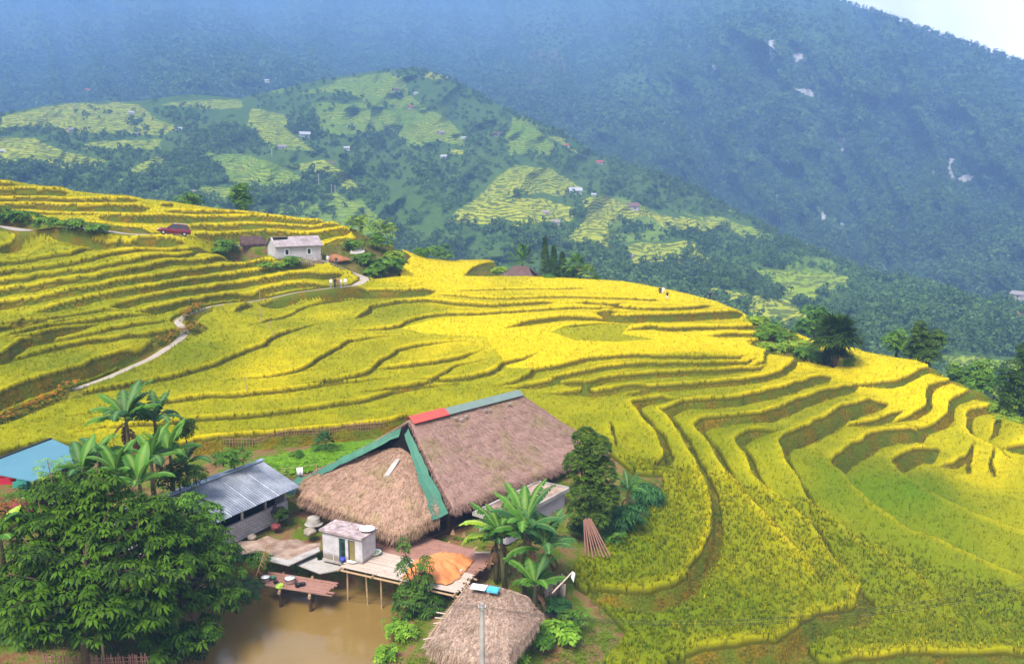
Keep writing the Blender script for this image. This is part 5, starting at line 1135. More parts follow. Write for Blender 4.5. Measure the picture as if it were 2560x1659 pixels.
a, b = P_(1380, 1482, 3.0), P_(1432, 1428, 3.9); o = MB().tube([(0, 0, 0), tuple(b - a)], .045, 6).build('pole', M_BAMBP); o.location = a; tag(o, 'pale pole sticking out sideways beside the banana plants', 'pole')
o = MB().add([(0, 0, .12), (.14, .02, 0), (.05, 0, -.55), (-.1, .03, -.25), (.02, .1, -.2)], [(0, 1, 2, 3), (0, 4, 2), (1, 4, 2)]).build('rag', M_CLOTH); o.location = P_(1432, 1432, 3.85); tag(o, 'small white rag hanging from the pale sideways pole', 'rag')
o = MB(); V = [(x * .02, .03 * math.sin(x * .5), z) for z in (0, -.35, -.75) for x in range(0, 23)]; o.add(V, [(i + 23 * j, i + 1 + 23 * j, i + 24 + 23 * j, i + 23 + 23 * j) for j in (0, 1) for i in range(22)]); o = o.build('white_cloth', M_CLOTH, smooth=True)
o.location = P_(741, 1168, 5.2); o.rotation_euler = (0, 0, .2); tag(o, 'white cloth drying on a line by the vegetable garden', 'cloth'); s_ = o.modifiers.new('s', 'SOLIDIFY'); s_.thickness = .01
o = MB().tube([(-1.0, 0, .02), (.3, 0, .0), (1.4, .3, .08)], .012, 5).tube([(-1., 0, .02), (-1., 0, -1.3)], .03, 6).tube([(1.4, .3, .08), (1.4, .3, -1.3)], .03, 6).build('clothes_line', M_BAMB); o.location = P_(741, 1168, 5.2); o.rotation_euler = (0, 0, .2); tag(o, 'thin clothes line on two short posts by the garden', 'clothes line')
# ------------------------------------------------------------------ trees and plants near the village
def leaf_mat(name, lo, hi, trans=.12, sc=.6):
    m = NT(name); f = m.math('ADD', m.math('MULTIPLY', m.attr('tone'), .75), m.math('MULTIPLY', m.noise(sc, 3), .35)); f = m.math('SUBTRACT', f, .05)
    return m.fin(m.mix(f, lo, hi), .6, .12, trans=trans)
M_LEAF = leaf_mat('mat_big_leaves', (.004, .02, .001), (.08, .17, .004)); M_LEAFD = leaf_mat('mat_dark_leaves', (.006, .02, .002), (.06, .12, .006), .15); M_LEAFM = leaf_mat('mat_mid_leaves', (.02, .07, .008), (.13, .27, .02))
M_LEAFL = leaf_mat('mat_light_leaves', (.05, .15, .012), (.26, .44, .03)); M_LEAFB = leaf_mat('mat_blue_leaves', (.01, .045, .015), (.06, .17, .035), .2)
M_BARK = simple('mat_bark', (.11, .07, .045), .95, .05, 0, .5, 4., .6)
def leaflets(C, D, n, L, W, droop, g, spread=1.0, tone=None):
    """whorls: centre points C, axes D; n drooping leaflets each"""
    k = len(C); up = D / np.linalg.norm(D, axis=1, keepdims=True); a = np.cross(up, g.normal(0, 1, (k, 3))); a /= np.linalg.norm(a, axis=1, keepdims=True); b = np.cross(up, a); Vs = []; tn = []
    tone = g.random(k) if tone is None else tone
    for i in range(n):
        q = 2 * np.pi * i / n + g.uniform(-.3, .3, k); dr = (a * np.cos(q)[:, None] + b * np.sin(q)[:, None]) * spread + up * g.uniform(-.05, .45, k)[:, None]; dr /= np.linalg.norm(dr, axis=1, keepdims=True)
        s = np.cross(dr, up); s /= np.linalg.norm(s, axis=1, keepdims=True) + 1e-9; l = L * g.uniform(.7, 1.25, k)[:, None]; w = W * g.uniform(.8, 1.2, k)[:, None]; dn = np.array([0, 0, -1.])
        p0 = C + dr * l * .12; m1 = C + dr * l * .55 + dn * l * droop * .28; t = C + dr * l * .95 + dn * l * droop
        Vs.append(np.stack([p0, m1 + s * w * .5 - up * w * .12, t, m1 - s * w * .5 - up * w * .12, m1 + up * w * .06], 1)); tn.append(np.repeat(np.clip(tone + g.normal(0, .12, k), 0, 1), 5))
    V = np.concatenate(Vs).reshape(-1, 3); j = np.arange(len(V) // 5)[:, None] * 5
    F = np.concatenate([j + np.array([0, 1, 4]), j + np.array([1, 2, 4]), j + np.array([2, 3, 4]), j + np.array([3, 0, 4])]); return V, F, np.concatenate(tn)
def lobes_points(lobes, n, g, up=.55, fill=.25):
    """points and outward axes on a set of ellipsoid lobes (x,y,z,rx,ry,rz)"""
    L = np.array(lobes, float); wt = (L[:, 3] * L[:, 4] + L[:, 3] * L[:, 5]) ; k = g.choice(len(L), n, p=wt / wt.sum()); d = g.normal(0, 1, (n, 3)); d /= np.linalg.norm(d, axis=1, keepdims=True)
    d[:, 2] = np.where((d[:, 2] < -.2) & (g.random(n) < up), -d[:, 2], d[:, 2]); rad = np.where(g.random(n) < fill, g.uniform(.45, .95, n), g.uniform(.88, 1.08, n)); C = L[k, :3] + d * L[k, 3:] * rad[:, None]
    return C, d
def tree(name, base, lobes, ncl, nl, L, W, droop, mat, label, cat='tree', seed=0, trunk_r=.18, spread=1., axup=.6, group=None, fill=.25, trunk=True):
    """lobes in metres relative to the base"""
    g = np.random.default_rng(seed); root = empty(name, base, 0, label, cat, group); C, d = lobes_points(lobes, ncl, g, fill=fill)
    ax = d * (1 - axup) + np.array([0, 0, axup]); ax += g.normal(0, .15, ax.shape)
    V, F, T_ = leaflets(C, ax, nl, L, W, droop, g, spread); np_mesh('crown', V, [F], mat, root, {'tone': T_})
    if trunk:
        mb = MB(); zt = max(l[2] for l in lobes)
        top = Vector((np.mean([l[0] for l in lobes]) * .6, np.mean([l[1] for l in lobes]) * .6, zt * .75)); f = top * .45 + Vector((g.normal(0, .1), g.normal(0, .1), 0))
        mb.tube([(0, 0, -.3), f * .5, f, top], [trunk_r * 1.2, trunk_r, trunk_r * .8, trunk_r * .35], 8)
        for l in lobes:
            e = Vector(l[:3]); s = f.lerp(top, g.uniform(0, .6)); mid = s.lerp(e, .5) + Vector((g.normal(0, .15), g.normal(0, .15), .15)); mb.tube([s, mid, e, e + (e - mid) * .5], [trunk_r * .5, trunk_r * .35, trunk_r * .2, .02], 6)
        mb.build('trunk', M_BARK, root, True)
    return root
def shrub(px, py, w, h, mat, label, n=70, L=.3, seed=1, z=None, name='shrub', nl=6, W=None, droop=.3, d=None, cat='bush', base=None, group=None):
    b = base or (P_(px, py, z) if z is not None else og(px, py)); g = np.random.default_rng(seed); d = d or w
    lob = [(g.uniform(-.3, .3) * w, g.uniform(-.3, .3) * d, h * g.uniform(.35, .7), w * g.uniform(.25, .42), d * g.uniform(.25, .42), h * g.uniform(.28, .42)) for _ in range(5)]
    return tree(name, b, lob, n, nl, L, W or L * .45, droop, mat, label, cat, seed, .05, group=group)
# --- big leafy trees at the left bottom (drooping palmate leaf whorls)
def lob(base, L):
    out = []
    for px, py, r, rx, rz_ in L:
        c = Vector(at_r(np.array([float(px)]), np.array([float(py)]), r)[0]) - base; out.append((c.x, c.y, c.z, rx, rx, rz_))
    return out
def sprays(base, poly, n, r0, seed, rx=(.75, 1.15)):
    """flat leaf sprays filling a crown: nearer ones lower, spaced apart so dark gaps stay between"""
    g = np.random.default_rng(seed); P = np.array(poly, float); out = []; pts = []; tries = 0
    while len(out) < n and tries < 1500:
        tries += 1; px, py = g.uniform(P[:, 0].min(), P[:, 0].max()), g.uniform(P[:, 1].min(), P[:, 1].max())
        if not inpoly(np.array([px]), np.array([py]), poly)[0]: continue
        t = (py - P[:, 1].min()) / (P[:, 1].max() - P[:, 1].min())
        if t > .6 and g.random() < .6 * (t - .3) / .5: continue
        r = r0 + 3.2 - 5.2 * t + g.normal(0, .35)
        c = Vector(at_r(np.array([px]), np.array([py]), r)[0])
        if any((c - q).length < .82 for q in pts): continue
        pts.append(c); c = c - base; a = g.uniform(*rx); out.append((c.x, c.y, c.z, a, a, a * .42))
    return out
b1 = Vector(at_r(np.array([210.]), np.array([1625.]), 39.5)[0]); b1.z = 2.2
L = sprays(b1, [(40, 1300), (90, 1225), (170, 1200), (260, 1195), (350, 1210), (420, 1260), (440, 1340), (430, 1450), (400, 1540), (330, 1590), (200, 1600), (60, 1600), (10, 1480), (60, 1400)], 74, 40.5, 5)
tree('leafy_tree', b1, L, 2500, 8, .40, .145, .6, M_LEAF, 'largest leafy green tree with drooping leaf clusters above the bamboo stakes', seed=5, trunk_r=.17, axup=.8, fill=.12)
b2 = Vector(at_r(np.array([440.]), np.array([1600.]), 41.)[0]); b2.z = 1.6
L = sprays(b2, [(400, 1300), (470, 1290), (530, 1330), (560, 1400), (600, 1440), (580, 1500), (530, 1550), (480, 1620), (400, 1630), (380, 1500)], 36, 41.8, 6)
tree('leafy_tree', b2, L, 1200, 8, .38, .14, .6, M_LEAF, 'leafy green tree overhanging the pond next to the grey block wall', seed=6, trunk_r=.14, axup=.8, fill=.12)
b3 = Vector(at_r(np.array([520.]), np.array([1330.]), 45.5)[0]); b3.z = 2.8
tree('leafy_tree', b3, lob(b3, [(475, 1265, 46, .9, .75), (520, 1290, 46, .8, .8), (430, 1290, 46, .8, .7), (505, 1340, 45.5, .8, .6)]), 380, 7, .32, .12, .5, M_LEAFM, 'smaller leafy tree growing against the corrugated metal roof', seed=7, trunk_r=.1)
shrub(60, 1600, 5.2, 3.6, M_LEAFD, 'dark undergrowth beneath the biggest leafy tree', 900, .36, 11, z=2.2, d=2.8); shrub(290, 1610, 5.2, 3.2, M_LEAFD, 'dark bushes behind the bamboo stakes', 900, .34, 12, z=2.0, d=2.4); shrub(470, 1640, 2.2, 1.6, M_LEAFD, 'dark bush hanging over the bottom edge of the pond', 300, .3, 13, z=1.3)  # near-black leaf colour paints in the shade under and inside the crown
shrub(590, 1520, 2.4, 2.2, M_LEAFB, 'dark vine covered bush at the pond corner left of the jetty', 240, .22, 14, z=1.3, nl=5); shrub(640, 1425, 1.8, 1.2, M_LEAFM, 'low green bush on the bank behind the jetty', 120, .2, 15, z=2.2, nl=5); shrub(560, 1420, 2.4, 1.7, M_LEAFB, 'leafy bush between the block wall and the pond', 200, .22, 16, z=2.2, nl=5)
shrub(775, 1420, 1.6, .5, M_LEAFM, 'low weeds between the jetty and the concrete slab', 110, .16, 17, z=2.1, nl=5, d=.6); shrub(500, 1410, 2., 1.8, M_LEAFM, 'green shrub under the tree in front of the block wall', 160, .25, 18, z=2.6)
# dead palm frond hanging over the jetty
fr = MB(); a, b = P_(640, 1440, 2.6), P_(676, 1355, 3.7)
fr.tube([a, a.lerp(b, .6) + Vector((0, 0, .25)), b], [.02, .03, .02], 5); gg = np.random.default_rng(3)
for k in range(46):
    p = a.lerp(b, k / 46) + Vector((0, 0, .2 * math.sin(k / 46 * 3.1))); q = p + Vector((gg.choice([-.35, .25]) + gg.normal(0, .06), gg.normal(0, .1), -gg.uniform(.25, .6))); s = Vector((.015, .015, 0)); fr.add([p - s, p + s, q], [(0, 1, 2)])
o = fr.build('dead_frond', simple('mat_dead_frond', (.36, .22, .09), .9)); tag(o, 'dry brown palm frond hanging above the left end of the jetty', 'frond')
# --- shrub tree by the deck, two spires and a dark mass
b = P_(1045, 1560, 1.0); E = lambda px, py, r: Vector(at_r(np.array([float(px)]), np.array([float(py)]), r)[0]) - b
r_ = math.hypot(b.x, b.y); L = []
for px, py, rx, rzz in ((1008, 1370, .32, .75), (1012, 1420, .42, .7), (1064, 1415, .45, .65), (1058, 1455, .6, .6), (1030, 1490, .95, .75), (1075, 1515, .8, .7), (1010, 1530, .7, .7), (1050, 1555, .75, .5)):
    c = E(px, py, r_ + .2); L.append((c.x, c.y, c.z, rx, rx, rzz))
tree('pond_tree', b, L, 620, 7, .24, .09, .45, leaf_mat('mat_pond_tree', (.012, .05, .006), (.10, .20, .02), .2), 'slender double-topped small tree growing at the pond edge in front of the deck', seed=23, trunk_r=.09)
shrub(1000, 1590, 1.8, 1., M_LEAFL, 'bright green bush on the pond bank near the pale thatched hut', 120, .22, 24, z=1.1); shrub(965, 1650, 1.2, .9, M_LEAFL, 'bright green bush at the bottom edge between pond and hut', 90, .22, 25, z=1.0)
# --- dense dark tree right of the roof
b = P_(1478, 1358, 2.8); r_ = math.hypot(b.x, b.y); L = []
for px, py, rx, rzz in ((1462, 1098, .75, .8), (1490, 1120, .9, .9), (1450, 1160, 1.0, .95), (1500, 1180, 1.0, 1.), (1470, 1230, 1.1, .95), (1515, 1240, .8, .9), (1450, 1275, .8, .7), (1490, 1290, .9, .7)):
    c = E(px, py, r_ + .1) + Vector((0, 0, 0)); c = Vector(at_r(np.array([float(px)]), np.array([float(py)]), r_ + .1)[0]) - b; L.append((c.x, c.y, c.z, rx, rx, rzz))
M_LEAFDT = leaf_mat('mat_dense_tree', (.006, .022, .002), (.10, .17, .012), .15)
tree('dense_tree', b, L, 2600, 7, .2, .10, .35, M_LEAFDT, 'dense dark round-leaved tree at the right end of the thatched roof', seed=31, trunk_r=.2)
shrub(1560, 1330, 2.6, 1.9, M_LEAFB, 'dark green hanging bush beside the rice right of the dense tree', 300, .34, 32, z=2.9, W=.12, droop=.8); shrub(1620, 1260, 2., 1.6, M_LEAFB, 'dark banana like bush at the rice edge right of the dense tree', 170, .45, 33, z=3.0, W=.16, droop=.9)
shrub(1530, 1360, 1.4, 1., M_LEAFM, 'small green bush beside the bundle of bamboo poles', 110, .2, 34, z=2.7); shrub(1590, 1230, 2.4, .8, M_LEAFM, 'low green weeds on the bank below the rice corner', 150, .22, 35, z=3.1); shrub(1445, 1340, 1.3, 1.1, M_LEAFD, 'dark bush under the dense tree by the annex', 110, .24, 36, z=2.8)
shrub(1400, 1590, 1.7, 1.1, M_LEAFL, 'bright broad-leaved bush to the right of the pale thatched hut', 130, .3, 37, z=.9, W=.2); shrub(1350, 1620, 1.5, 1., M_LEAFM, 'green bush below the corner of the pale thatched hut', 110, .26, 38, z=.9); shrub(1440, 1560, 1.7, .9, M_LEAFM, 'green bush on the slope above the muddy ditch', 120, .2, 39, z=1.2); shrub(1290, 1655, 1.4, .7, M_LEAFL, 'bright low bush at the bottom edge under the thatched hut', 100, .2, 40, z=.9)
shrub(1385, 1530, 1.4, 1.0, M_LEAFB, 'dark bush behind the pale thatched hut near the banana stems', 110, .26, 41, z=1.4)

# --- banana plants
def bmat(name, lo, hi, rib):
    m = NT(name); f = m.noise(1.2, 3, m.obj()); c = m.mix(m.math('ADD', m.math('MULTIPLY', f, .6), m.math('MULTIPLY', m.n('ShaderNodeObjectInfo').outputs['Random'], .5)), lo, hi)
    return m.fin(m.mix(m.attr('rib'), c, rib), .5, .22, trans=.3)
M_BAN = bmat('mat_banana_leaf', (.018, .085, .008), (.10, .27, .02), (.22, .36, .07)); M_BAND = bmat('mat_banana_leaf_dark', (.012, .06, .015), (.07, .19, .04), (.16, .28, .08)); M_BANY = bmat('mat_banana_leaf_yellow', (.22, .38, .015), (.42, .56, .03), (.5, .6, .15)); M_BANX = bmat('mat_banana_leaf_dead', (.09, .04, .02), (.26, .12, .06), (.2, .12, .06))
M_BSTEM = simple('mat_banana_stem', (.14, .12, .05), .7, .2, 0, .6, 3.)
def banana_leaf(L, W, el, droop, g, mat, root, az, at, torn=.5, roll=0.):
    n = 16; P = []; p = Vector((0, 0, 0)); a = el
    for i in range(n + 1):
        P.append(p.copy()); st = L / n; p = p + Vector((math.cos(a), 0, math.sin(a))) * st; a -= droop * (1.4 * i / n + .3) / n * 2
    V, F, Rb = [], [], []
    for i in range(2, n):
        t0, t1 = (i - 2) / (n - 2), (i - 1) / (n - 2)
        wf = lambda t: W * .5 * (math.sin(math.pi * min(1, .08 + t * .95)) ** .55 if t < .98 else .1)
        for s in (-1, 1):
            gap = .0 if g.random() > torn else g.uniform(.1, .35); dz = g.normal(0, .05) * torn; sag = g.uniform(.12, .3) + torn * g.uniform(0, .35)
            q0, q1 = P[i], P[i + 1]; e = (q1 - q0); w0, w1 = wf(t0), wf(t1); j = len(V); k0, k1 = q0 + e * gap * .5, q1 - e * gap * .5
            def edge(q, w, f): return q + Vector((e.normalized().x * .22 * w * f, s * w * f, e.normalized().z * .22 * w * f + .16 * w * f * (1 - f) * 2 - sag * w * f * f + dz * f))
            V += [q0, q1, edge(q1, w1, .5), edge(q0, w0, .5), edge(k1, w1, 1), edge(k0, w0, 1)]; F += [(j, j + 1, j + 2, j + 3), (j + 3, j + 2, j + 4, j + 5)]; Rb += [1, 1, 0, 0, 0, 0]
    mb = MB().tube(P[:n + 1], [.035 * (1 - .85 * i / n) for i in range(n + 1)], 5); nv = len(V); V += [Vector(v) for v in mb.v]; Rb += [1] * len(mb.v); F4 = [f for f in F] + [tuple(nv + i for i in f) for f in mb.f if len(f) == 4]
    M = Matrix.Translation(at) @ Matrix.Rotation(az, 4, 'Z') @ Matrix.Rotation(roll, 4, 'X'); V = np.array([tuple(M @ v) for v in V])
    return np_mesh('leaf', V, [np.array(F4)], mat, root, {'rib': np.array(Rb, float)}, smooth=False)
def banana(base, H_, nl, L, label, seed, mats=(M_BAN,), lean=(0, 0), torn=.4, dead=1, W=.6, azs=None):
    g = np.random.default_rng(seed); root = empty('banana_plant', base, 0, label, 'banana plant'); top = Vector((lean[0], lean[1], H_))
    MB().tube([(0, 0, -.3), top * .5 + Vector((g.normal(0, .04), 0, 0)), top], [.17, .13, .08], 9).build('stem', M_BSTEM, root, True)
    for i in range(nl):
        az = (azs[i] if azs else 2 * math.pi * i / nl * 1.62 + g.uniform(-.3, .3)); el = 1.4 - 1.0 * (i / max(1, nl - 1)) + g.uniform(-.12, .12)
        banana_leaf(L * g.uniform(.8, 1.15), W * g.uniform(.85, 1.15), el, .36 + .5 * g.random() + .4 * (i / nl), g, mats[int(g.integers(len(mats)))], root, az, top - Vector((0, 0, .12 * i / nl)), torn * g.uniform(.4, 1.4))
    for i in range(dead): banana_leaf(L * .75, W * .4, -.5, 1.2, g, M_BANX, root, g.uniform(0, 6.28), top * g.uniform(.7, .95), .9)
    return root
for k, (px, py, r_b, h, n, L, lab) in enumerate(((255, 1225, 52., 2.0, 8, 2.2, 'leafy banana plant between the blue roof and the middle of the grove'), (385, 1235, 51., 2.2, 9, 2.3, 'banana plant with broad leaves behind the ridge of the low banana plant'), (470, 1215, 54., 1.6, 7, 1.9, 'half hidden banana plant touching the back slope of the grey shed roof'))):
    banana(Vector(at_r(np.array([float(px)]), np.array([float(py)]), r_b)[0]), h, n, L, lab, 30 + k, (M_BAN, M_BAND), torn=.45, dead=1, W=.7)
def bx(px, py, z): return P_(px, py, z)
banana(Vector(at_r(np.array([325.]), np.array([1160.]), 55.)[0]), 3.0, 14, 2.9, 'tallest banana plant with torn leaves standing against the rice behind the blue roof', 1, (M_BAN, M_BAND, M_BAND), torn=.8, dead=7, W=.92)
banana(Vector(at_r(np.array([395.]), np.array([1160.]), 56.)[0]), 3.0, 11, 2.3, 'banana plant with dark tattered leaves right of the tallest one', 2, (M_BAND, M_BAND), torn=.95, dead=5, W=.85)
banana(Vector(at_r(np.array([432.]), np.array([1232.]), 53.)[0]), 2.6, 9, 2.5, 'fresh green banana plant with an upright leaf behind the ridge of the grey shed', 3, (M_BAN,), torn=.25, dead=1, W=.7)
banana(Vector(at_r(np.array([300.]), np.array([1270.]), 49.)[0]), 2.1, 9, 2.4, 'bushy banana plant in the middle of the left grove', 4, (M_BAN, M_BAN), torn=.2, dead=1, W=.75)
banana(Vector(at_r(np.array([215.]), np.array([1265.]), 50.)[0]), 2.0, 8, 2.3, 'banana plant beside the lower corner of the blue roof', 5, (M_BAN, M_BAND), torn=.2, dead=0, W=.75)
banana(Vector(at_r(np.array([355.]), np.array([1285.]), 47.5)[0]), 1.8, 8, 2.3, 'low banana plant between the grove and the grey metal roof', 6, (M_BAN,), torn=.2, dead=0, W=.75)
banana(Vector(at_r(np.array([8.]), np.array([1420.]), 42.)[0]), 1.4, 7, 2.0, 'yellow green banana plant cut by the left edge of the photo', 7, (M_BANY, M_BAN), torn=.1, dead=0, W=.7)
for k, (px, py, z, h, L, n, lab, mt, lean) in enumerate(((1262, 1462, 2.0, 3.0, 2.7, 14, 'banana plant with a long pale leaf reaching over the deck', (M_BAN, M_BANY, M_BAN), (-.2, .1)), (1312, 1480, 2.0, 3.9, 3.0, 15, 'tallest banana plant in front of the concrete annex', (M_BAN, M_BAN, M_BAND), (0, .1)),
        (1352, 1492, 2.0, 3.0, 2.7, 13, 'banana plant at the right side of the annex clump', (M_BAN, M_BAND), (.25, 0)), (1335, 1530, 1.5, 1.7, 2.2, 10, 'short banana plant with one hanging leaf beside the pale thatched hut', (M_BAN, M_BAND), (.05, -.1)), (1240, 1440, 2.4, 2.2, 2.1, 10, 'small banana plant nearest the corner of the deck', (M_BAN, M_BAND), (0, .2)))):
    banana(P_(px, py, z), h, n, L, lab, 40 + k, mt, lean, .7, 3, .74)
banana(Vector(at_r(np.array([1568.]), np.array([1300.]), 51.)[0]), 2.1, 7, 1.8, 'dark drooping banana plant behind the dense tree', 51, (M_BAND,), (0, 0), .9, 2, .5)
# extra greenery of the grove
shrub(250, 1195, 2.0, 2.2, M_LEAFL, 'light feathery shrub in front of the blue roof', 170, .22, 61, base=Vector(at_r(np.array([165.]), np.array([1210.]), 50.)[0]) - Vector((0, 0, .6)), nl=7, W=.06); shrub(470, 1075, 1.3, 1.9, M_LEAFD, 'small dark tree standing alone right of the torn banana leaves', 240, .2, 62, base=Vector(at_r(np.array([468.]), np.array([1110.]), 57.)[0]))
shrub(590, 1150, 2.6, 1.4, M_LEAFM, 'feathery green shrub behind the left end of the corrugated roof', 220, .26, 63, base=Vector(at_r(np.array([585.]), np.array([1165.]), 56.)[0]), W=.09, nl=8); shrub(300, 1150, 3.2, 1.6, M_LEAFM, 'green bushes under the banana grove', 260, .28, 64, base=Vector(at_r(np.array([290.]), np.array([1195.]), 53.)[0])); shrub(420, 1200, 2.6, 1.6, M_LEAFD, 'dark bushes at the foot of the banana grove by the shed', 220, .28, 65, base=Vector(at_r(np.array([450.]), np.array([1215.]), 52.5)[0]))
shrub(90, 1260, 2.6, 1.5, M_LEAFM, 'green bush below the red counter of the blue hut', 200, .28, 66, z=4.4); shrub(20, 1300, 1.8, 1.2, leaf_mat('mat_rusty_leaves', (.06, .05, .01), (.35, .14, .03)), 'reddish leaved bush under the blue roofed hut', 150, .24, 67, z=4.3)
shrub(700, 1300, 1.1, .9, M_LEAFD, 'dark bush in the gap between block shed and thatched house', 110, .2, 68, z=3.2)
# little palm and vegetables in the garden
def palm(base, h, nf, L, label, seed, mat, trunk_r=.12, fan=True, skirt=0, name='palm_tree'):
    g = np.random.default_rng(seed); root = empty(name, base, 0, label, 'palm'); MB().tube([(0, 0, -.3), (.03, 0, h * .5), (0, 0, h)], [trunk_r * 1.15, trunk_r, trunk_r * .9], 9).build('trunk', M_BARK, root, True)
    Vs = []; F = []; tn = []
    for i in range(nf + skirt):
        az = i * 2.4 + g.uniform(-.2, .2); el = (1.35 - 1.7 * i / max(1, nf)) if i < nf else -.9 - .3 * g.random(); l = L * g.uniform(.85, 1.1) * (1 if i < nf else .7); d = Vector((math.cos(az) * math.cos(el), math.sin(az) * math.cos(el), math.sin(el))); s = d.cross(Vector((0, 0, 1))).normalized(); u = s.cross(d)
        o0 = Vector((0, 0, h)); c = o0 + d * l * .5; j = len(Vs); w = .018; Vs += [o0 + s * w, o0 - s * w, c - s * w, c + s * w]; F.append((j, j + 1, j + 2, j + 3)); tn += [.3] * 4; k = 15
        for q in range(k):
            t = (q / (k - 1) - .5) * 2; a_ = t * (1.9 if fan else .9); dd = (d * math.cos(a_) + s * math.sin(a_)).normalized(); p0 = c if fan else o0 + d * l * (.2 + .75 * q / k); e = p0 + dd * l * .55 + Vector((0, 0, -.22 * l * abs(g.normal(.5, .3)))); mdl = p0.lerp(e, .5) + Vector((0, 0, .06 * l)); ww = s * .055 * l * .8 + u * .03; j = len(Vs)
            Vs += [p0, mdl + ww, e, mdl - ww]; F.append((j, j + 1, j + 2, j + 3)); tn += [g.uniform(.2, .9) if i < nf else .15] * 4
    np_mesh('crown', np.array([tuple(v) for v in Vs]), [np.array(F)], mat, root, {'tone': np.array(tn)}); return root
palm(og(815, 1128), .7, 14, 1.2, 'small dark fan palm in the vegetable garden', 71, M_LEAFB, .08)
gb_ = np.array([(p.x, p.y) for p in (og(655, 1150), og(820, 1112), og(960, 1100), og(890, 1150), og(760, 1185), og(690, 1190))]); mn, mxx = gb_.min(0), gb_.max(0); gg = np.random.default_rng(5); q = gg.uniform(mn, mxx, (2600, 2)); q = q[inpoly(q[:, 0], q[:, 1], [tuple(v) for v in gb_])]
C = np.c_[q, near_height(q[:, 0], q[:, 1]) + .12]; V, F, T_ = leaflets(C, np.tile([0, 0, 1.], (len(C), 1)), 6, .26, .15, .25, gg, 1., None); tag(np_mesh('vegetable_leaves', V, [F], leaf_mat('mat_vegetables', (.05, .15, .006), (.20, .36, .015)), None, {'tone': T_}), kind='stuff')
shrub(745, 1145, .8, .7, M_LEAFM, 'round green bush in the middle of the vegetable garden', 80, .2, 72)

# --- ground cover of the village banks (weeds)
n = 26000; gg = np.random.default_rng(9); r = np.sqrt(gg.uniform(33 ** 2, 62 ** 2, n)); a = gg.uniform(R(-35), R(13), n); x, y = r * np.sin(a), r * np.cos(a); keep = inpoly(x, y, VILLAGE) & (poly_dist(x, y, POND) > .25) & (fbm(x * .5, y * .5, 3) > -.08)
uv = np.stack([(x - HK.x) * HU.x + (y - HK.y) * HU.y, (x - HK.x) * HV.x + (y - HK.y) * HV.y], -1); keep &= ~((uv[:, 0] > -1) & (uv[:, 0] < 21) & (uv[:, 1] > -.5) & (uv[:, 1] < 12))
for Q, z in (([(845, 1420), (1137, 1485), (1240, 1388), (985, 1318)], DZ), ([(500, 1400), (640, 1400), (740, 1415), (860, 1425), (905, 1340), (800, 1300), (700, 1330), (560, 1360)], 2.8)):
    keep &= ~inpoly(x, y, [tuple(p) for p in at_z(np.array([q_[0] for q_ in Q], float), np.array([q_[1] for q_ in Q], float), z)[:, :2]])
x, y = x[keep], y[keep]; C = np.c_[x, y, near_height(x, y) + .08]; V, F, T_ = leaflets(C, np.tile([0, 0, 1.], (len(C), 1)) + gg.normal(0, .2, (len(C), 3)), 4, .24, .06, .15, gg, .6, np.clip(.5 + .5 * fbm(x * .3, y * .3, 3), 0, 1))
tag(np_mesh('weeds', V, [F], leaf_mat('mat_weeds', (.03, .07, .006), (.20, .26, .02)), None, {'tone': T_}), kind='stuff')
# --- orange flowers along the footpath
for k, L in enumerate(FLOWER):
    gg = np.random.default_rng(80 + k); n = int(len(L) * 45); i = gg.integers(0, len(L), n); p = L[i] + gg.normal(0, .42, (n, 2)); C = np.c_[p, near_height(p[:, 0], p[:, 1]) + gg.uniform(.2, .95, n)]
    V, F, T_ = leaflets(C, np.tile([0, 0, 1.], (n, 1)) + gg.normal(0, .4, (n, 3)), 5, .17, .09, .2, gg, 1., np.where(C[:, 2] - near_height(p[:, 0], p[:, 1]) > gg.uniform(.45, 1.1, n), gg.uniform(.6, 1, n), gg.uniform(0, .25, n)))
    m = NT('mat_flowers_%d' % k); m.fin(m.ramp(m.attr('tone'), [(.2, (.06, .10, .01)), (.5, (.16, .15, .015)), (.7, (.42, .20, .012)), (.95, (.52, .15, .015))]), .7, .1, trans=.2)
    tag(np_mesh('flower_bed', V, [F], m.m, None, {'tone': T_}), kind='stuff')
# --- bank grass: tufts on the terrace banks
k = np.nonzero(((GB > .5) | ((fieldness < .5) & ~inpoly(GX, GY, VILLAGE))) & (GO < -.2) & (GF < .05)); gg = np.random.default_rng(15); w_ = (RR[k[0]] * np.gradient(RR)[k[0]]); sel = gg.choice(len(w_), min(len(w_), 34000), replace=False, p=w_ / w_.sum())
x, y = GX[k][sel], GY[k][sel]; s_ = np.hypot(x, y); C = np.c_[x, y, GZ[k][sel] + .05]; V, F, T_ = leaflets(C, np.tile([0, 0, 1.], (len(C), 1)) + gg.normal(0, .25, (len(C), 3)), 4, .3, .06, .1, gg, .55, np.clip(.45 + .6 * fbm(x * .4, y * .4, 3), 0, 1))
m = NT('mat_bank_grass'); m.fin(m.ramp(m.attr('tone'), [(.05, (.035, .07, .006)), (.45, (.13, .14, .01)), (.75, (.20, .19, .015)), (1., (.24, .15, .02))]), .8, .1, trans=.15)
tag(np_mesh('bank_grass', V, [F], m.m, None, {'tone': T_}), kind='stuff')

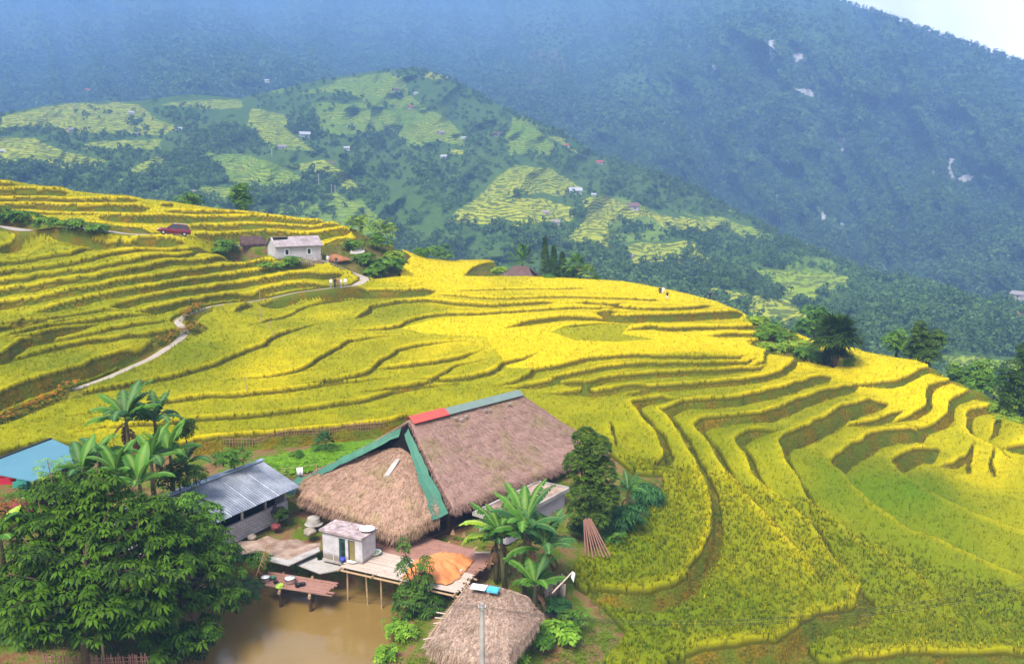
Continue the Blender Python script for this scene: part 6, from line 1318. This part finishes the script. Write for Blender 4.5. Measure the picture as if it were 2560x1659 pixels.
# --- bushes on the upper fields and crest
def bush_at(px, py, w, h, mat, lab, seed, n=120, L=.4, **k): return shrub(px, py, w, h, mat, lab, n, L, seed, **k)
M_BUSH = leaf_mat('mat_bush', (.03, .09, .01), (.16, .30, .02)); M_BUSHY = leaf_mat('mat_bush_light', (.08, .18, .01), (.34, .46, .03))
U = [(15,560,7,2.6,M_LEAFM,'darkest bush on the bank above the road at the left edge'),(62,566,6,2.,M_LEAFM,'dark green bush second along the bank above the road'),(120,572,6,1.9,M_BUSH,'mid green bush third along the bank above the road'),(180,578,6,1.7,M_BUSH,'leafy bush fourth along the bank above the road'),(250,584,6,1.4,M_BUSH,'low bush at the end of the bank left of the red car'),
 (562,632,5.5,2.0,M_BUSH,'dense green bush left of the brown lean-to'),(545,640,4,1.4,M_BUSH,'small bush at the path end left of the lean-to'),(730,662,4,1.2,M_BUSH,'low bush in front of the grey house wall'),(690,672,6,.9,M_BUSH,'weeds along the terrace below the grey house'),
 (905,585,8,3.4,M_BUSHY,'pale green bush at the end of the high terraces'),(955,600,8,4.,M_BUSHY,'tallest light green bush on the crest right of the grey house'),(940,625,7,3.2,M_BUSH,'green bush beside the earth heap'),(880,628,5,2.,M_BUSH,'bush behind the curved path near the earth heap'),
 (905,660,5,2.,M_BUSH,'bush inside the bend of the curved path'),(945,678,7,2.4,M_BUSH,'dark bush at the right of the path bend'),(985,682,6,2.4,M_LEAFM,'darker bush next to the golden field by the path'),(930,690,6,1.4,M_BUSH,'low scrub right of the path bend'),(985,655,4,1.8,M_BUSHY,'upright light shrub above the dark bush'),
 (1060,650,5,2.4,M_BUSH,'round bush on the crest above the first golden field'),(1105,655,6,3.4,M_BUSH,'dark pointed tree on the crest above the golden field'),(1245,655,4,1.2,M_BUSHY,'small light bush by the brown thatched roof'),
 (1372,700,3,1.0,M_LEAFM,'little plant tuft in the golden field under the conifers')]
for k, (px, py, w, h, mt, lab) in enumerate(U): bush_at(px, py, w * .62, h, mt, lab, 200 + k, 130, .5, d=w * .5)
for k, (px, py, w, h) in enumerate(((1895,815,5,1.6),(1925,838,5,1.8),(1955,860,5,1.8),(1985,880,5,1.6),(2015,893,5,1.6),(2045,905,4,1.4),(1925,875,4,1.2),(1900,850,3,1.))):
    bush_at(px, py, w * .7, h, M_BUSH if k % 3 else M_BUSHY, ('scrub bush on the green slope by the palm, %s' % ('highest of the row', 'second highest', 'third down', 'fourth down', 'fifth down', 'lowest beside the palm', 'on its rice side low', 'on its rice side high')[k]), 300 + k, 170, .36, d=w * .5)
def big(px, py, r, w, h, mat, lab, seed, n=260, L=.5, name='tree', spread_z=.62):
    b = Vector(at_r(np.array([float(px)]), np.array([float(py)]), r)[0]); g = np.random.default_rng(seed)
    lobz = [(g.uniform(-.3, .3) * w, g.uniform(-.3, .3) * w, h * (.28 + .55 * i / 8), w * g.uniform(.22, .36) * (1.1 - .4 * i / 8), w * g.uniform(.22, .36) * (1.1 - .4 * i / 8), h * g.uniform(.18, .26)) for i in range(9)]
    return tree(name, b, lobz, int(n * 1.5), 6, L, L * .45, .3, mat, lab, 'tree', seed, .16)
big(600, 528, 160, 5.0, 5.2, M_BUSH, 'lone round tree rising behind the upper left terraces', 401, 230, .6); big(470, 530, 168, 6, 3.6, M_BUSH, 'wide low tree on the crest left of the lone round tree', 402, 200, .6)
big(2035, 855, 128, 5.5, 5.6, M_LEAFM, 'green tree behind the fan palm on the slope', 403, 260, .6); big(2312, 925, 106, 4.2, 5.6, M_LEAFDT, 'dark round tree standing alone at the rice crest', 404, 700, .4); big(2240, 890, 110, 3.6, 3.4, M_BUSH, 'smaller bushy tree left of the dark round tree', 405, 220, .42)
big(2450, 1000, 100, 3.6, 4.6, M_BUSH, 'light green tree beyond the right crest', 406, 220, .45); big(2556, 1050, 92, 4.2, 7.5, M_LEAFD, 'tall dark tree cut by the right edge of the photo', 407, 420, .42); big(2400, 968, 104, 3., 2.8, M_BUSH, 'small tree between the dark round tree and the light one', 408, 160, .42); big(2520, 1040, 92, 3., 2.4, M_BUSHY, 'light bush below the right crest beside the tall dark tree', 409, 170, .42)
for k, (px, py, w, h) in enumerate(((2440,1020,2.6,1.3),(2480,1035,2.6,1.4),(2530,1068,2.8,1.3),(2410,1003,2.,1.))): shrub(px, py, w, h, M_BUSHY, 'grassy bush along the right crest path, %s' % ('second from the dark round tree', 'third from the dark round tree', 'farthest right', 'nearest the dark round tree')[k], 130, .34, 420 + k, base=Vector(at_r(np.array([float(px)]), np.array([float(py)]), np.interp(px, [2400, 2560], [97, 89]))[0]))
palm(og(2085, 925), 3.7, 62, 3.3, 'tall dark fan palm standing at the edge of the golden rice', 501, M_LEAFD, .24, True, 14); shrub(2118, 925, 1.2, 2.2, M_BUSH, 'slim bush growing against the trunk of the fan palm', 130, .26, 502); shrub(2062, 912, .9, 1.6, M_LEAFD, 'small dark bush at the left foot of the fan palm', 110, .24, 503)
palm(Vector(at_r(np.array([2484.]), np.array([1000.]), 98.)[0]), 1.6, 14, 1.6, 'small palm beyond the right crest', 504, M_LEAFM, .1)
# conifers and palms behind the brown roof
def conifer(px, py, r, h, w, lab, seed):
    b = Vector(at_r(np.array([float(px)]), np.array([float(py)]), r)[0]); g = np.random.default_rng(seed); root = empty('conifer', b, 0, lab, 'conifer'); MB().tube([(0, 0, -.5), (0, 0, h)], [.18, .03], 7).build('trunk', M_BARK, root)
    n = 330; t = g.random(n) ** .8; z = h * (.08 + .92 * t); rr_ = w * (1 - t) ** .8 * g.uniform(.5, 1.05, n); a = g.uniform(0, 6.28, n); C = np.stack([rr_ * np.cos(a), rr_ * np.sin(a), z], -1); D = np.stack([np.cos(a), np.sin(a), np.full(n, .5)], -1); V, F, T_ = leaflets(C, D, 5, .55, .14, .2, g); np_mesh('crown', V, [F], M_LEAFD, root, {'tone': T_})
conifer(1362, 712, 150, 8.8, 1.3, 'tallest dark conifer behind the brown thatched roof', 511); conifer(1384, 712, 150, 7.2, 1.2, 'second conifer right beside the tallest one', 512); conifer(1405, 712, 151, 6.0, 1.3, 'shorter dark conifer between the conifer pair and the palms', 513)
palm(Vector(at_r(np.array([1306.]), np.array([690.]), 156.)[0]), 3., 18, 3., 'feathery palm rising behind the brown thatched roof', 514, M_LEAFM, .2, False); palm(Vector(at_r(np.array([1440.]), np.array([715.]), 148.)[0]), 3.6, 22, 2.8, 'light green palm right of the conifers', 515, M_BUSH, .2); palm(Vector(at_r(np.array([1468.]), np.array([715.]), 147.)[0]), 2.2, 18, 2.4, 'shorter palm at the right end of the conifer group', 516, M_BUSHY, .2); big(1420, 720, 149, 6, 4.2, M_LEAFD, 'dark bushy tree under the palms by the conifers', 517, 260, .5); big(1492, 722, 147, 3.4, 2.4, M_BUSH, 'low bush at the right foot of the palms', 518, 130, .45)
# ------------------------------------------------------------------ grey house on the upper field
m = NT('mat_grey_render'); n = m.noise(.6, 4, m.obj()); n2 = m.noise(3, 4, m.obj()); M_GREYW = m.fin(m.mix(m.ramp(n, [(.35, 0.), (.7, 1.)]), (.42, .39, .39), (.58, .55, .55)), .9, .1)
M_GROOF = concmat('mat_grey_roof', (.24, .19, .20), (.42, .36, .37), 1.2)
ga, gb2 = og(689, 649), og(803, 652); gz = (ga.z + gb2.z) / 2 - .1; ax = gb2 - ga; ax.z = 0; GL = ax.length; grz = math.atan2(ax.y, ax.x)
gh = empty('grey_house', (ga.x, ga.y, gz), grz, 'grey rendered house with two small white framed windows on the upper terraces', 'house')
GH, GD = 2.35, 3.6; MB().box((GL / 2, GD / 2, GH / 2 - .2), (GL, GD, GH + .4)).build('wall', M_GREYW, gh)
gv = MB().add([(0, 0, GH), (0, GD, GH), (0, GD / 2, GH + 1.15), (.2, 0, GH), (.2, GD, GH), (.2, GD / 2, GH + 1.15)], [(0, 1, 2)[::-1], (3, 4, 5), (0, 3, 5, 2), (1, 2, 5, 4)]); gv.build('gable', M_GREYW, gh)
gv = MB().add([(GL, 0, GH), (GL, GD, GH), (GL, GD / 2, GH + 1.15), (GL - .2, 0, GH), (GL - .2, GD, GH), (GL - .2, GD / 2, GH + 1.15)], [(0, 1, 2), (3, 5, 4), (0, 2, 5, 3), (1, 4, 5, 2)]); gv.build('gable', M_GREYW, gh)
MB().slab([(-.1, -.35, GH - .12), (GL + .35, -.35, GH - .12), (GL + .35, GD / 2, GH + 1.22), (2.6, GD / 2, GH + 1.22), (2.3, GD / 2 - .7, GH + .82), (.1, GD / 2 - .8, GH + .76)], .09).build('roof', M_GROOF, gh)
MB().slab([(GL + .35, GD + .3, GH - .1), (-.3, GD + .3, GH - .1), (-.3, GD / 2 + .02, GH + 1.22), (GL + .35, GD / 2 + .02, GH + 1.22)], .09).build('roof', M_GROOF, gh)
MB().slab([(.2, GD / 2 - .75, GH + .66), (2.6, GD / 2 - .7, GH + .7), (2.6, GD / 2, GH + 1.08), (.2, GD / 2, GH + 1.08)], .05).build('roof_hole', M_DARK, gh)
for t in (.25, .735):
    f = MB(); w, h = .3, .42
    for dx, dz, sx, sz in ((-w, 0, .1, 2 * h + .1), (w, 0, .1, 2 * h + .1), (0, h, 2 * w - .1, .1), (0, -h, 2 * w - .1, .1)): f.box((GL * t + dx, -.02, 1.35 + dz), (sx, .1, sz))
    o = f.build('window', M_PLATE, gh); MB().box((GL * t, -.005, 1.35), (2 * w - .1, .03, 2 * h - .1)).build('pane', M_BLACK, o)
la = og(612, 642); le = empty('lean_to', (la.x, la.y, max(gz - .1, la.z) + .15), grz + .1, 'ragged brown lean-to with an orange door left of the grey house', 'lean-to'); LW_ = 3.3
m = NT('mat_old_planks'); w_ = m.n('ShaderNodeTexWave'); w_.inputs['Scale'].default_value = 1.6; w_.inputs['Distortion'].default_value = 2.; m.l(m.obj(), w_.inputs[0]); M_OLDP = m.fin(m.mix(m.math('MULTIPLY', w_.outputs['Fac'], .8), (.10, .075, .075), (.27, .21, .2)), .95, .05)
MB().box((LW_ / 2, .9, .75), (LW_, 1.8, 1.6)).build('wall', M_OLDP, le); G = surf_grid([Vector((-.5, -.4, 1.5)), Vector((LW_ + .2, -.4, 1.55))], [Vector((-.2, 1., 2.7)), Vector((LW_ + .1, 1.2, 2.6))], 16, 8, .1); thatch('roof', G, .3, thatchmat('mat_old_thatch', (.07, .04, .04), (.22, .14, .13)), le, 77, 400, 300, .5, .12, ('e', 'l', 'r'))
MB().box((LW_ - .3, -.03, .85), (.5, .06, 1.4)).build('door', simple('mat_orange_door', (.6, .2, .03), .7), le)
picket([og(x, y) for x, y in ((752, 668), (785, 667), (805, 664))], 13, 1.15, 'ragged grey stakes standing in front of the grey house', mat=simple('mat_grey_stakes', (.34, .28, .26), .9), r=.055, jit=.5)
bm = bmesh.new(); bmesh.ops.create_icosphere(bm, subdivisions=4, radius=1)
for v in bm.verts: f = 1 + .25 * float(fbm(np.array([v.co.x * 2]), np.array([v.co.y * 2]), 3)[0]); v.co = Vector((v.co.x * 2.1 * f, v.co.y * 1.5 * f, (max(-.2, v.co.z) * (1.0 - .55 * abs(v.co.x)) - .15) * f))
me = bpy.data.meshes.new('earth_heap'); bm.to_mesh(me); bm.free(); me.materials.append(simple('mat_red_earth', (.34, .145, .07), .95, .05, 0, .3, 2., .6)); o = bpy.data.objects.new('earth_heap', me); COL.objects.link(o); o.location = og(840, 648); tag(o, 'heap of orange earth right of the grey house', 'earth heap')
o = MB().slab([(0, 0, 0), (2.4, .2, .1), (2.2, 1.2, .8), (.1, 1., .75)], .06).build('roof_sheet', M_CONC); o.location = og(872, 640) + Vector((0, .5, .3)); tag(o, 'pale roofing sheet leaning behind the orange earth heap', 'sheet')
# brown roof of a house behind the golden field
q = [Vector(at_r(np.array([float(a)]), np.array([float(b)]), r)[0]) for a, b, r in ((1225, 705, 149), (1345, 712, 143), (1372, 702, 150), (1284, 664, 153), (1320, 665, 148.5))]
rh = empty('brown_roofed_house', (q[1].x, q[1].y, q[1].z - 1.5), 0, 'house with a brown thatched gable roof half hidden behind the golden field', 'house')
M_THB = thatchmat('mat_brown_thatch', (.10, .06, .055), (.26, .16, .14), .2); G = surf_grid([q[0], q[1]], [q[3], q[4]], 30, 14, .15); part(thatch('roof', G, .35, M_THB, None, 91, 900, 500, .7, .1, ('e', 'r')), rh); bkk = (q[4] - q[1]); q5 = q[2] + (q[3] - q[4]) ; G = surf_grid([q[2], q5], [q[4], q[3]], 30, 12, .15); part(thatch('roof', G, .35, M_THB, None, 92, 500, 400, .7, .1, ('e', 'l')), rh)
c_ = q[4].lerp((q[1] + q[2]) / 2, 1) ; iv = (q[3] - q[4]).normalized(); pb(MB().slab([q[1] + iv * .8 - Vector((0, 0, .2)), q[2] + iv * .8 - Vector((0, 0, .2)), q[4] + iv * .8 - Vector((0, 0, .35))], .1, iv), 'gable', M_WOODD, rh)
w = MB()
for a, b in ((q[1], q[2]), (q[0], q[1]), (q[2], q5)):
    a, b = a.lerp((q[0] + q[2]) / 2, .12), b.lerp((q[0] + q[2]) / 2, .12); z0 = min(a.z, b.z) - 2.6; w.box(((a + b) / 2).to_tuple()[:2] + (z0 + 1.25,), ((b - a).length, .15, 2.5), math.atan2(b.y - a.y, b.x - a.x))
pb(w, 'wall', M_WOODD, rh)

# ------------------------------------------------------------------ red car on the road
cw = og(432, 596); i = int(np.argmin(np.hypot(FLAT[0][0][:, 0] - cw.x, FLAT[0][0][:, 1] - cw.y))); rd_ = FLAT[0][0]; cpos = rd_[i]; tdir = rd_[i + 4] - rd_[i - 4]; crz = math.atan2(tdir[1], tdir[0]) + math.pi
slope = (FLAT[0][1][i + 4] - FLAT[0][1][i - 4]) / np.linalg.norm(tdir)
car = empty('parked_car', (cpos[0], cpos[1], FLAT[0][1][i] + .06), crz, 'dark red sport utility car with chrome roof rails on the pale road', 'car'); car.rotation_euler = (0, math.atan(slope), crz)
m = NT('mat_car_paint'); M_CAR = m.fin((.17, .004, .012), .2, .6, .1, **{'Coat Weight': .6}); M_GLASS = NT('mat_car_glass').fin((.03, .04, .05), .08, .6); M_TYRE = simple('mat_tyre', (.015, .015, .015), .9); M_GREYP = simple('mat_grey_plastic', (.08, .08, .085), .7)
S_ = [  # x (front +), half width, z bottom, z belt, half width at belt
 (-2.35, .70, .45, .95), (-2.28, .86, .36, 1.05), (-1.6, .93, .30, 1.08), (0., .94, .28, 1.05), (1.0, .93, .30, 1.02), (1.75, .90, .32, .96), (2.2, .80, .38, .82), (2.35, .62, .48, .70)]
V = []; F = []
for x, hw_, zb, zt in S_:
    V += [(x, -hw_ * .92, zb), (x, -hw_, (zb + zt) / 2), (x, -hw_ * .93, zt), (x, hw_ * .93, zt), (x, hw_, (zb + zt) / 2), (x, hw_ * .92, zb)]
for k in range(len(S_) - 1):
    for j in range(6): F.append((k * 6 + j, k * 6 + (j + 1) % 6, k * 6 + 6 + (j + 1) % 6, k * 6 + 6 + j))
F += [tuple(range(6))[::-1], tuple(len(V) - 6 + k for k in range(6))]; b = MB().add(V, F).build('body', M_CAR, car, True); mdf = b.modifiers.new('b', 'BEVEL'); mdf.width = .06; mdf.segments = 2
cabin = [(-2.15, .80, 1.06), (.95, .82, 1.02), (.15, .66, 1.66), (-1.75, .64, 1.66)]
V = [(x, -w_, z) for x, w_, z in cabin] + [(x, w_, z) for x, w_, z in cabin]
MB().add(V, [(0, 1, 2, 3), (7, 6, 5, 4), (1, 5, 6, 2), (0, 3, 7, 4), (3, 2, 6, 7)]).build('windows', M_GLASS, car)
MB().slab([(.22, -.68, 1.71), (.22, .68, 1.71), (-1.85, .66, 1.72), (-1.85, -.66, 1.72)], .06).build('roof', M_CAR, car)
pl = MB()
for s in (-1, 1):
    for (x0, z0, w0), (x1, z1, w1) in (((.98, 1.02, .83), (.15, 1.68, .67)), ((-.55, 1.05, .825), (-.6, 1.68, .66)), ((-2.2, 1.05, .81), (-1.8, 1.68, .65)), ((-1.45, 1.05, .82), (-1.4, 1.68, .65))): pl.tube([(x0, s * w0, z0), (x1, s * w1, z1)], .045, 5)
pl.build('pillars', M_CAR, car)
for s in (-1, 1):
    MB().tube([(.1, s * .58, 1.76), (-.2, s * .6, 1.80), (-1.6, s * .6, 1.80), (-1.8, s * .58, 1.75)], .025, 6).build('roof_rail', M_METAL, car); MB().box((2.2, s * .62, .74), (.2, .3, .14), 0).build('headlight', M_PLATE, car); MB().box((-2.3, s * .68, .92), (.12, .2, .26)).build('tail_light', M_REDP, car); MB().box((.75, s * 1.0, 1.08), (.14, .2, .14)).build('mirror', M_CAR, car)
    for x in (1.45, -1.45):
        wh = MB().tube([(x, s * .70, .36), (x, s * .96, .36)], .36, 20).build('wheel', M_TYRE, car); MB().tube([(x, s * .955, .36), (x, s * .975, .36)], .17, 14).build('rim', M_METAL, wh)
MB().box((2.33, 0, .5), (.06, 1.1, .2)).build('grille', M_GREYP, car); MB().box((0, 0, .3), (3.6, 1.7, .12)).build('sill', M_GREYP, car)

# ------------------------------------------------------------------ people (one continuous skinned body each)
def person(pos, rz, top, legs, label, pose='stand', hgt=1.65, hat=None, hair=(.02, .015, .012)):
    m = bpy.data.meshes.new('person'); s = hgt / 1.65; st = .10 if pose == 'stand' else .22
    J = dict(pel=(0, 0, .88), ch=(0, .0, 1.15), nk=(0, 0, 1.38), hd=(0, .02, 1.50), tp=(0, .02, 1.60), hl=(.09, 0, .84), kl=(.10, st * .6, .46), al=(.10, st * .2, .07), fl=(.10, st * .2 + .16, .03), hr=(-.09, 0, .84), kr=(-.10, .02, .46), ar=(-.10, -st, .08), fr=(-.10, -st + .15, .03),
             sl=(.18, 0, 1.33), el=(.24, .0 if pose == 'stand' else -.1, 1.06), wl=(.22, .12, .84), gl=(.21, .17, .76), sr=(-.18, 0, 1.33), er=(-.25, .02, 1.07), wr=(-.21, .16, .88), gr=(-.2, .2, .81))
    if pose == 'arm': J.update(er=(-.32, .1, 1.2), wr=(-.22, .3, 1.32), gr=(-.2, .36, 1.36))
    rad = dict(pel=.13, ch=.135, nk=.055, hd=.095, tp=.07, hl=.09, kl=.06, al=.042, fl=.035, hr=.09, kr=.06, ar=.042, fr=.035, sl=.06, el=.045, wl=.032, gl=.03, sr=.06, er=.045, wr=.032, gr=.03)
    ks = list(J); E_ = [('pel', 'ch'), ('ch', 'nk'), ('nk', 'hd'), ('hd', 'tp'), ('pel', 'hl'), ('hl', 'kl'), ('kl', 'al'), ('al', 'fl'), ('pel', 'hr'), ('hr', 'kr'), ('kr', 'ar'), ('ar', 'fr'), ('ch', 'sl'), ('sl', 'el'), ('el', 'wl'), ('wl', 'gl'), ('ch', 'sr'), ('sr', 'er'), ('er', 'wr'), ('wr', 'gr')]
    m.from_pydata([tuple(v * s for v in J[k]) for k in ks], [(ks.index(a), ks.index(b)) for a, b in E_], []); o = bpy.data.objects.new('person', m); COL.objects.link(o); md = o.modifiers.new('skin', 'SKIN'); md.use_smooth_shade = True
    for i, k in enumerate(ks): v = m.skin_vertices[0].data[i]; v.radius = (rad[k] * s, rad[k] * s); v.use_root = (k == 'pel')
    sd = o.modifiers.new('sub', 'SUBSURF'); sd.levels = 1; sd.render_levels = 1
    dg = bpy.context.evaluated_depsgraph_get(); me = bpy.data.meshes.new_from_object(o.evaluated_get(dg)); o.modifiers.clear(); o.data = me; me.materials.clear()
    skin = simple('mat_skin', (.45, .27, .19), .6)
    for c in (skin, simple('mat_top', top, .9), simple('mat_legs', legs, .9), simple('mat_hair', hair, .8)): me.materials.append(c)
    for p in me.polygons:
        z, y = p.center.z / s, p.center.y / s; ax_ = abs(p.center.x / s)
        p.material_index = 3 if (z > 1.53 or (z > 1.44 and y < 0)) else 0 if (z > 1.36 or (ax_ > .15 and z < .92 and z > .7)) else 1 if z > .86 else 2 if z > .06 else 3
        p.use_smooth = True
    o.location = pos; o.rotation_euler = (0, 0, rz); tag(o, label, 'person')
    if hat: MB().lathe([(.01, 1.72 * s), (.12 * s, 1.66 * s), (.2 * s, 1.58 * s), (.19 * s, 1.57 * s), (.01, 1.6 * s)], n=12).build('hat', simple('mat_hat', hat, .7), o)
    return o
def stand(px, py, dz=0.): p = og(px, py); return p + Vector((0, 0, dz))
person(stand(828, 722), 2.6, (.75, .72, .72), (.3, .3, .32), 'person in a pale top, leftmost of the group walking on the path'); person(stand(838, 722), 2.9, (.02, .02, .025), (.03, .03, .035), 'person in black in the group on the path', hat=(.02, .02, .02)); person(stand(846, 721), 3.3, (.45, .18, .12), (.3, .2, .18), 'person in a reddish top beside the one in white on the path', 'walk'); person(stand(852, 722), 2.7, (.8, .78, .76), (.5, .42, .4), 'person in white at the right of the tight group on the path'); person(stand(864, 721), 3.1, (.82, .80, .78), (.45, .36, .3), 'person in white walking apart at the end of the group', 'walk')
person(stand(1650, 741), 2.8, (.02, .02, .02), (.03, .03, .03), 'person in dark clothes bending in the golden field beside one in white', 'walk'); person(stand(1657, 741), 3.4, (.8, .78, .75), (.75, .72, .7), 'person in white clothes between two dark dressed people in the field'); person(stand(1668, 753), 3.0, (.015, .015, .02), (.7, .68, .66), 'person in a black top and pale trousers nearest in the golden field', 'arm'); person(stand(1774, 750), 3.2, (.02, .02, .03), (.03, .03, .04), 'dark figure standing alone at the crest of the golden field')
person(stand(841, 668), 3.0, (.06, .06, .08), (.08, .08, .1), 'person in dark clothes walking down the curved path', 'walk'); person(stand(820, 664), 3.0, (.6, .6, .58), (.4, .38, .36), 'person in light clothes on the path by the earth heap', 'walk')
person(Vector(at_r(np.array([0.]), np.array([492.]), 163.)[0]) , 2.4, (.25, .35, .6), (.05, .06, .1), 'person in blue with a white helmet cut by the left edge', hat=(.85, .85, .85))

# ------------------------------------------------------------------ far houses, poles
M_FW = simple('mat_far_wall', (.45, .40, .36), .9); M_FWW = simple('mat_far_white', (.5, .49, .49), .8); M_FR = simple('mat_far_roof', (.30, .25, .25), .8); M_FRR = simple('mat_far_red_roof', (.42, .10, .07), .8); M_FRB = simple('mat_far_brown_roof', (.20, .12, .10), .9); M_FRW = simple('mat_far_pale_roof', (.45, .45, .48), .5)
def far_house(px, py, wpx, mats, lab, k, mount=False):
    p = MOUNT_PT(px, py) if mount else HILL_PT(px, py); d = math.hypot(p.x, p.y); w = .8 * wpx * d / FPX; w = max(w, 3.5); g = np.random.default_rng(k); dp = w * .62; h = w * .28
    root = empty('far_house', (p.x, p.y, p.z - .3), g.uniform(-.5, .5) - p.x / d, lab, 'house', 'small houses on the far hillsides'); MB().box((0, 0, h / 2 - .6), (w, dp, h + 1.2)).build('wall', mats[0], root)
    rz_ = h * .95; V = [(-w * .58, -dp * .62, h * .92), (w * .58, -dp * .62, h * .92), (w * .58, 0, h + rz_), (-w * .58, 0, h + rz_), (-w * .58, dp * .62, h * .92), (w * .58, dp * .62, h * .92)]; V2 = [(x, y, z + .25) for x, y, z in V]
    MB().add(V + V2, [(0, 3, 2, 1), (3, 4, 5, 2), (6, 7, 8, 9), (9, 8, 11, 10), (0, 1, 7, 6), (4, 10, 11, 5), (0, 6, 9, 3), (3, 9, 10, 4), (1, 2, 8, 7), (2, 5, 11, 8)]).build('roof', mats[1], root)
    MB().box((w * .1, -dp / 2 - .02, h * .38), (w * .12, .1, h * .7)).build('door', M_WOODD, root)
W_, B_, Rd, G_ = (M_FWW, M_FRW), (M_FW, M_FRB), (M_FW, M_FRR), (M_FW, M_FR)
FH = [(328,285,14,W_,0,'white roofed house by the clump on the far left paddy hill'),(345,338,14,G_,0,'grey house among trees on the left paddy hill'),(448,326,16,W_,0,'white house at the right tip of the left paddy hill'),(668,204,12,W_,0,'tiny white house high on the hill left of the far terraces'),(221,231,18,Rd,1,'red roofed house at the foot of the misty mountain on the left'),
 (762,343,30,W_,0,'largest white house on the central terraced hill'),(867,373,16,W_,0,'white house in the trees below the central terraces'),(705,372,22,G_,0,'long grey house above the central green terraces'),(1040,236,12,W_,0,'tiny white house near the top right of the far terraces'),(1030,272,18,Rd,0,'reddish house on the upper far terraces'),(1103,336,20,G_,0,'pale house at the right side of the far terraces'),
 (1110,395,18,W_,0,'white house in the woods under the far terraces'),(1243,341,24,B_,0,'brown house left of the wooded ridge'),(990,228,18,B_,0,'brown house beside the little clump on the far terraces'),(4,381,14,W_,0,'white house cut by the left edge among hill trees'),(1438,484,36,W_,0,'long white roofed house on the paddies right of centre'),(1484,489,10,W_,0,'small white hut right of the long white roofed house'),(1582,522,34,B_,0,'brown roofed house at the edge of the central right paddies'),
 (1366,535,20,G_,0,'grey house below the round paddy knoll'),(1388,561,28,G_,0,'wide grey house in the trees under the paddy knoll'),(1500,410,20,Rd,0,'red house high on the wooded ridge'),(1416,366,14,Rd,0,'small red house among trees on the ridge top'),(1939,492,9,W_,1,'white hut on the lower right mountain slope'),(1956,547,10,G_,1,'grey hut below the white hut on the right mountain slope'),(2106,562,9,W_,1,'white hut in the middle of the right mountain forest'),(2220,563,9,W_,1,'rightmost white hut in the mountain forest'),
 (2432,683,30,G_,1,'grey hamlet house at the foot of the right mountain'),(1574,643,20,G_,0,'grey hut on the green slope behind the conifers'),(2056,732,16,W_,0,'white house among trees beyond the rice crest'),(2545,742,30,G_,0,'grey house near the right edge below the mountain'),(1160,348,14,W_,0,'white hut in front of the brown house by the wooded ridge'),(180,330,20,G_,0,'low grey house in the trees of the left paddy hill')]
for k, (px, py, w, mt, mo, lab) in enumerate(FH): far_house(px, py, w, mt, lab, k, bool(mo))
for k, (px, py0, py1, lab) in enumerate(((680, 372, 392, 'thin pale power pole by the long grey house on the hill'), (797, 436, 462, 'thin pale power pole at the upper edge of the slim terraces'), (829, 462, 484, 'left power pole of the pair on the slim terraces'), (838, 464, 486, 'right power pole of the pair on the slim terraces'))):
    p = HILL_PT(px, py1); d = math.hypot(p.x, p.y); h = (py1 - py0) * d / FPX; root = empty('power_pole', p, 0, lab, 'power pole'); MB().tube([(0, 0, -1), (0, 0, h)], [.28, .2], 6).build('shaft', M_CONC, root); MB().box((0, 0, h * .92), (1.6, .18, .18)).build('crossarm', M_CONC, root)
g_ = np.array([(480, 478), (489, 484), (496, 492), (508, 498), (516, 505)], float); pth = at_r(g_[:, 0], g_[:, 1], hill_r(g_[:, 0], g_[:, 1])); pth = catmull(pth[:, :3], 3.)
o = MB(); V = []
for p in pth: V += [(p[0] - 1.6, p[1], p[2] + .9), (p[0] + 1.6, p[1], p[2] + .9)]
tag(o.add(V, [(2 * i, 2 * i + 1, 2 * i + 3, 2 * i + 2) for i in range(len(pth) - 1)]).build('path', M_PATH), kind='structure')
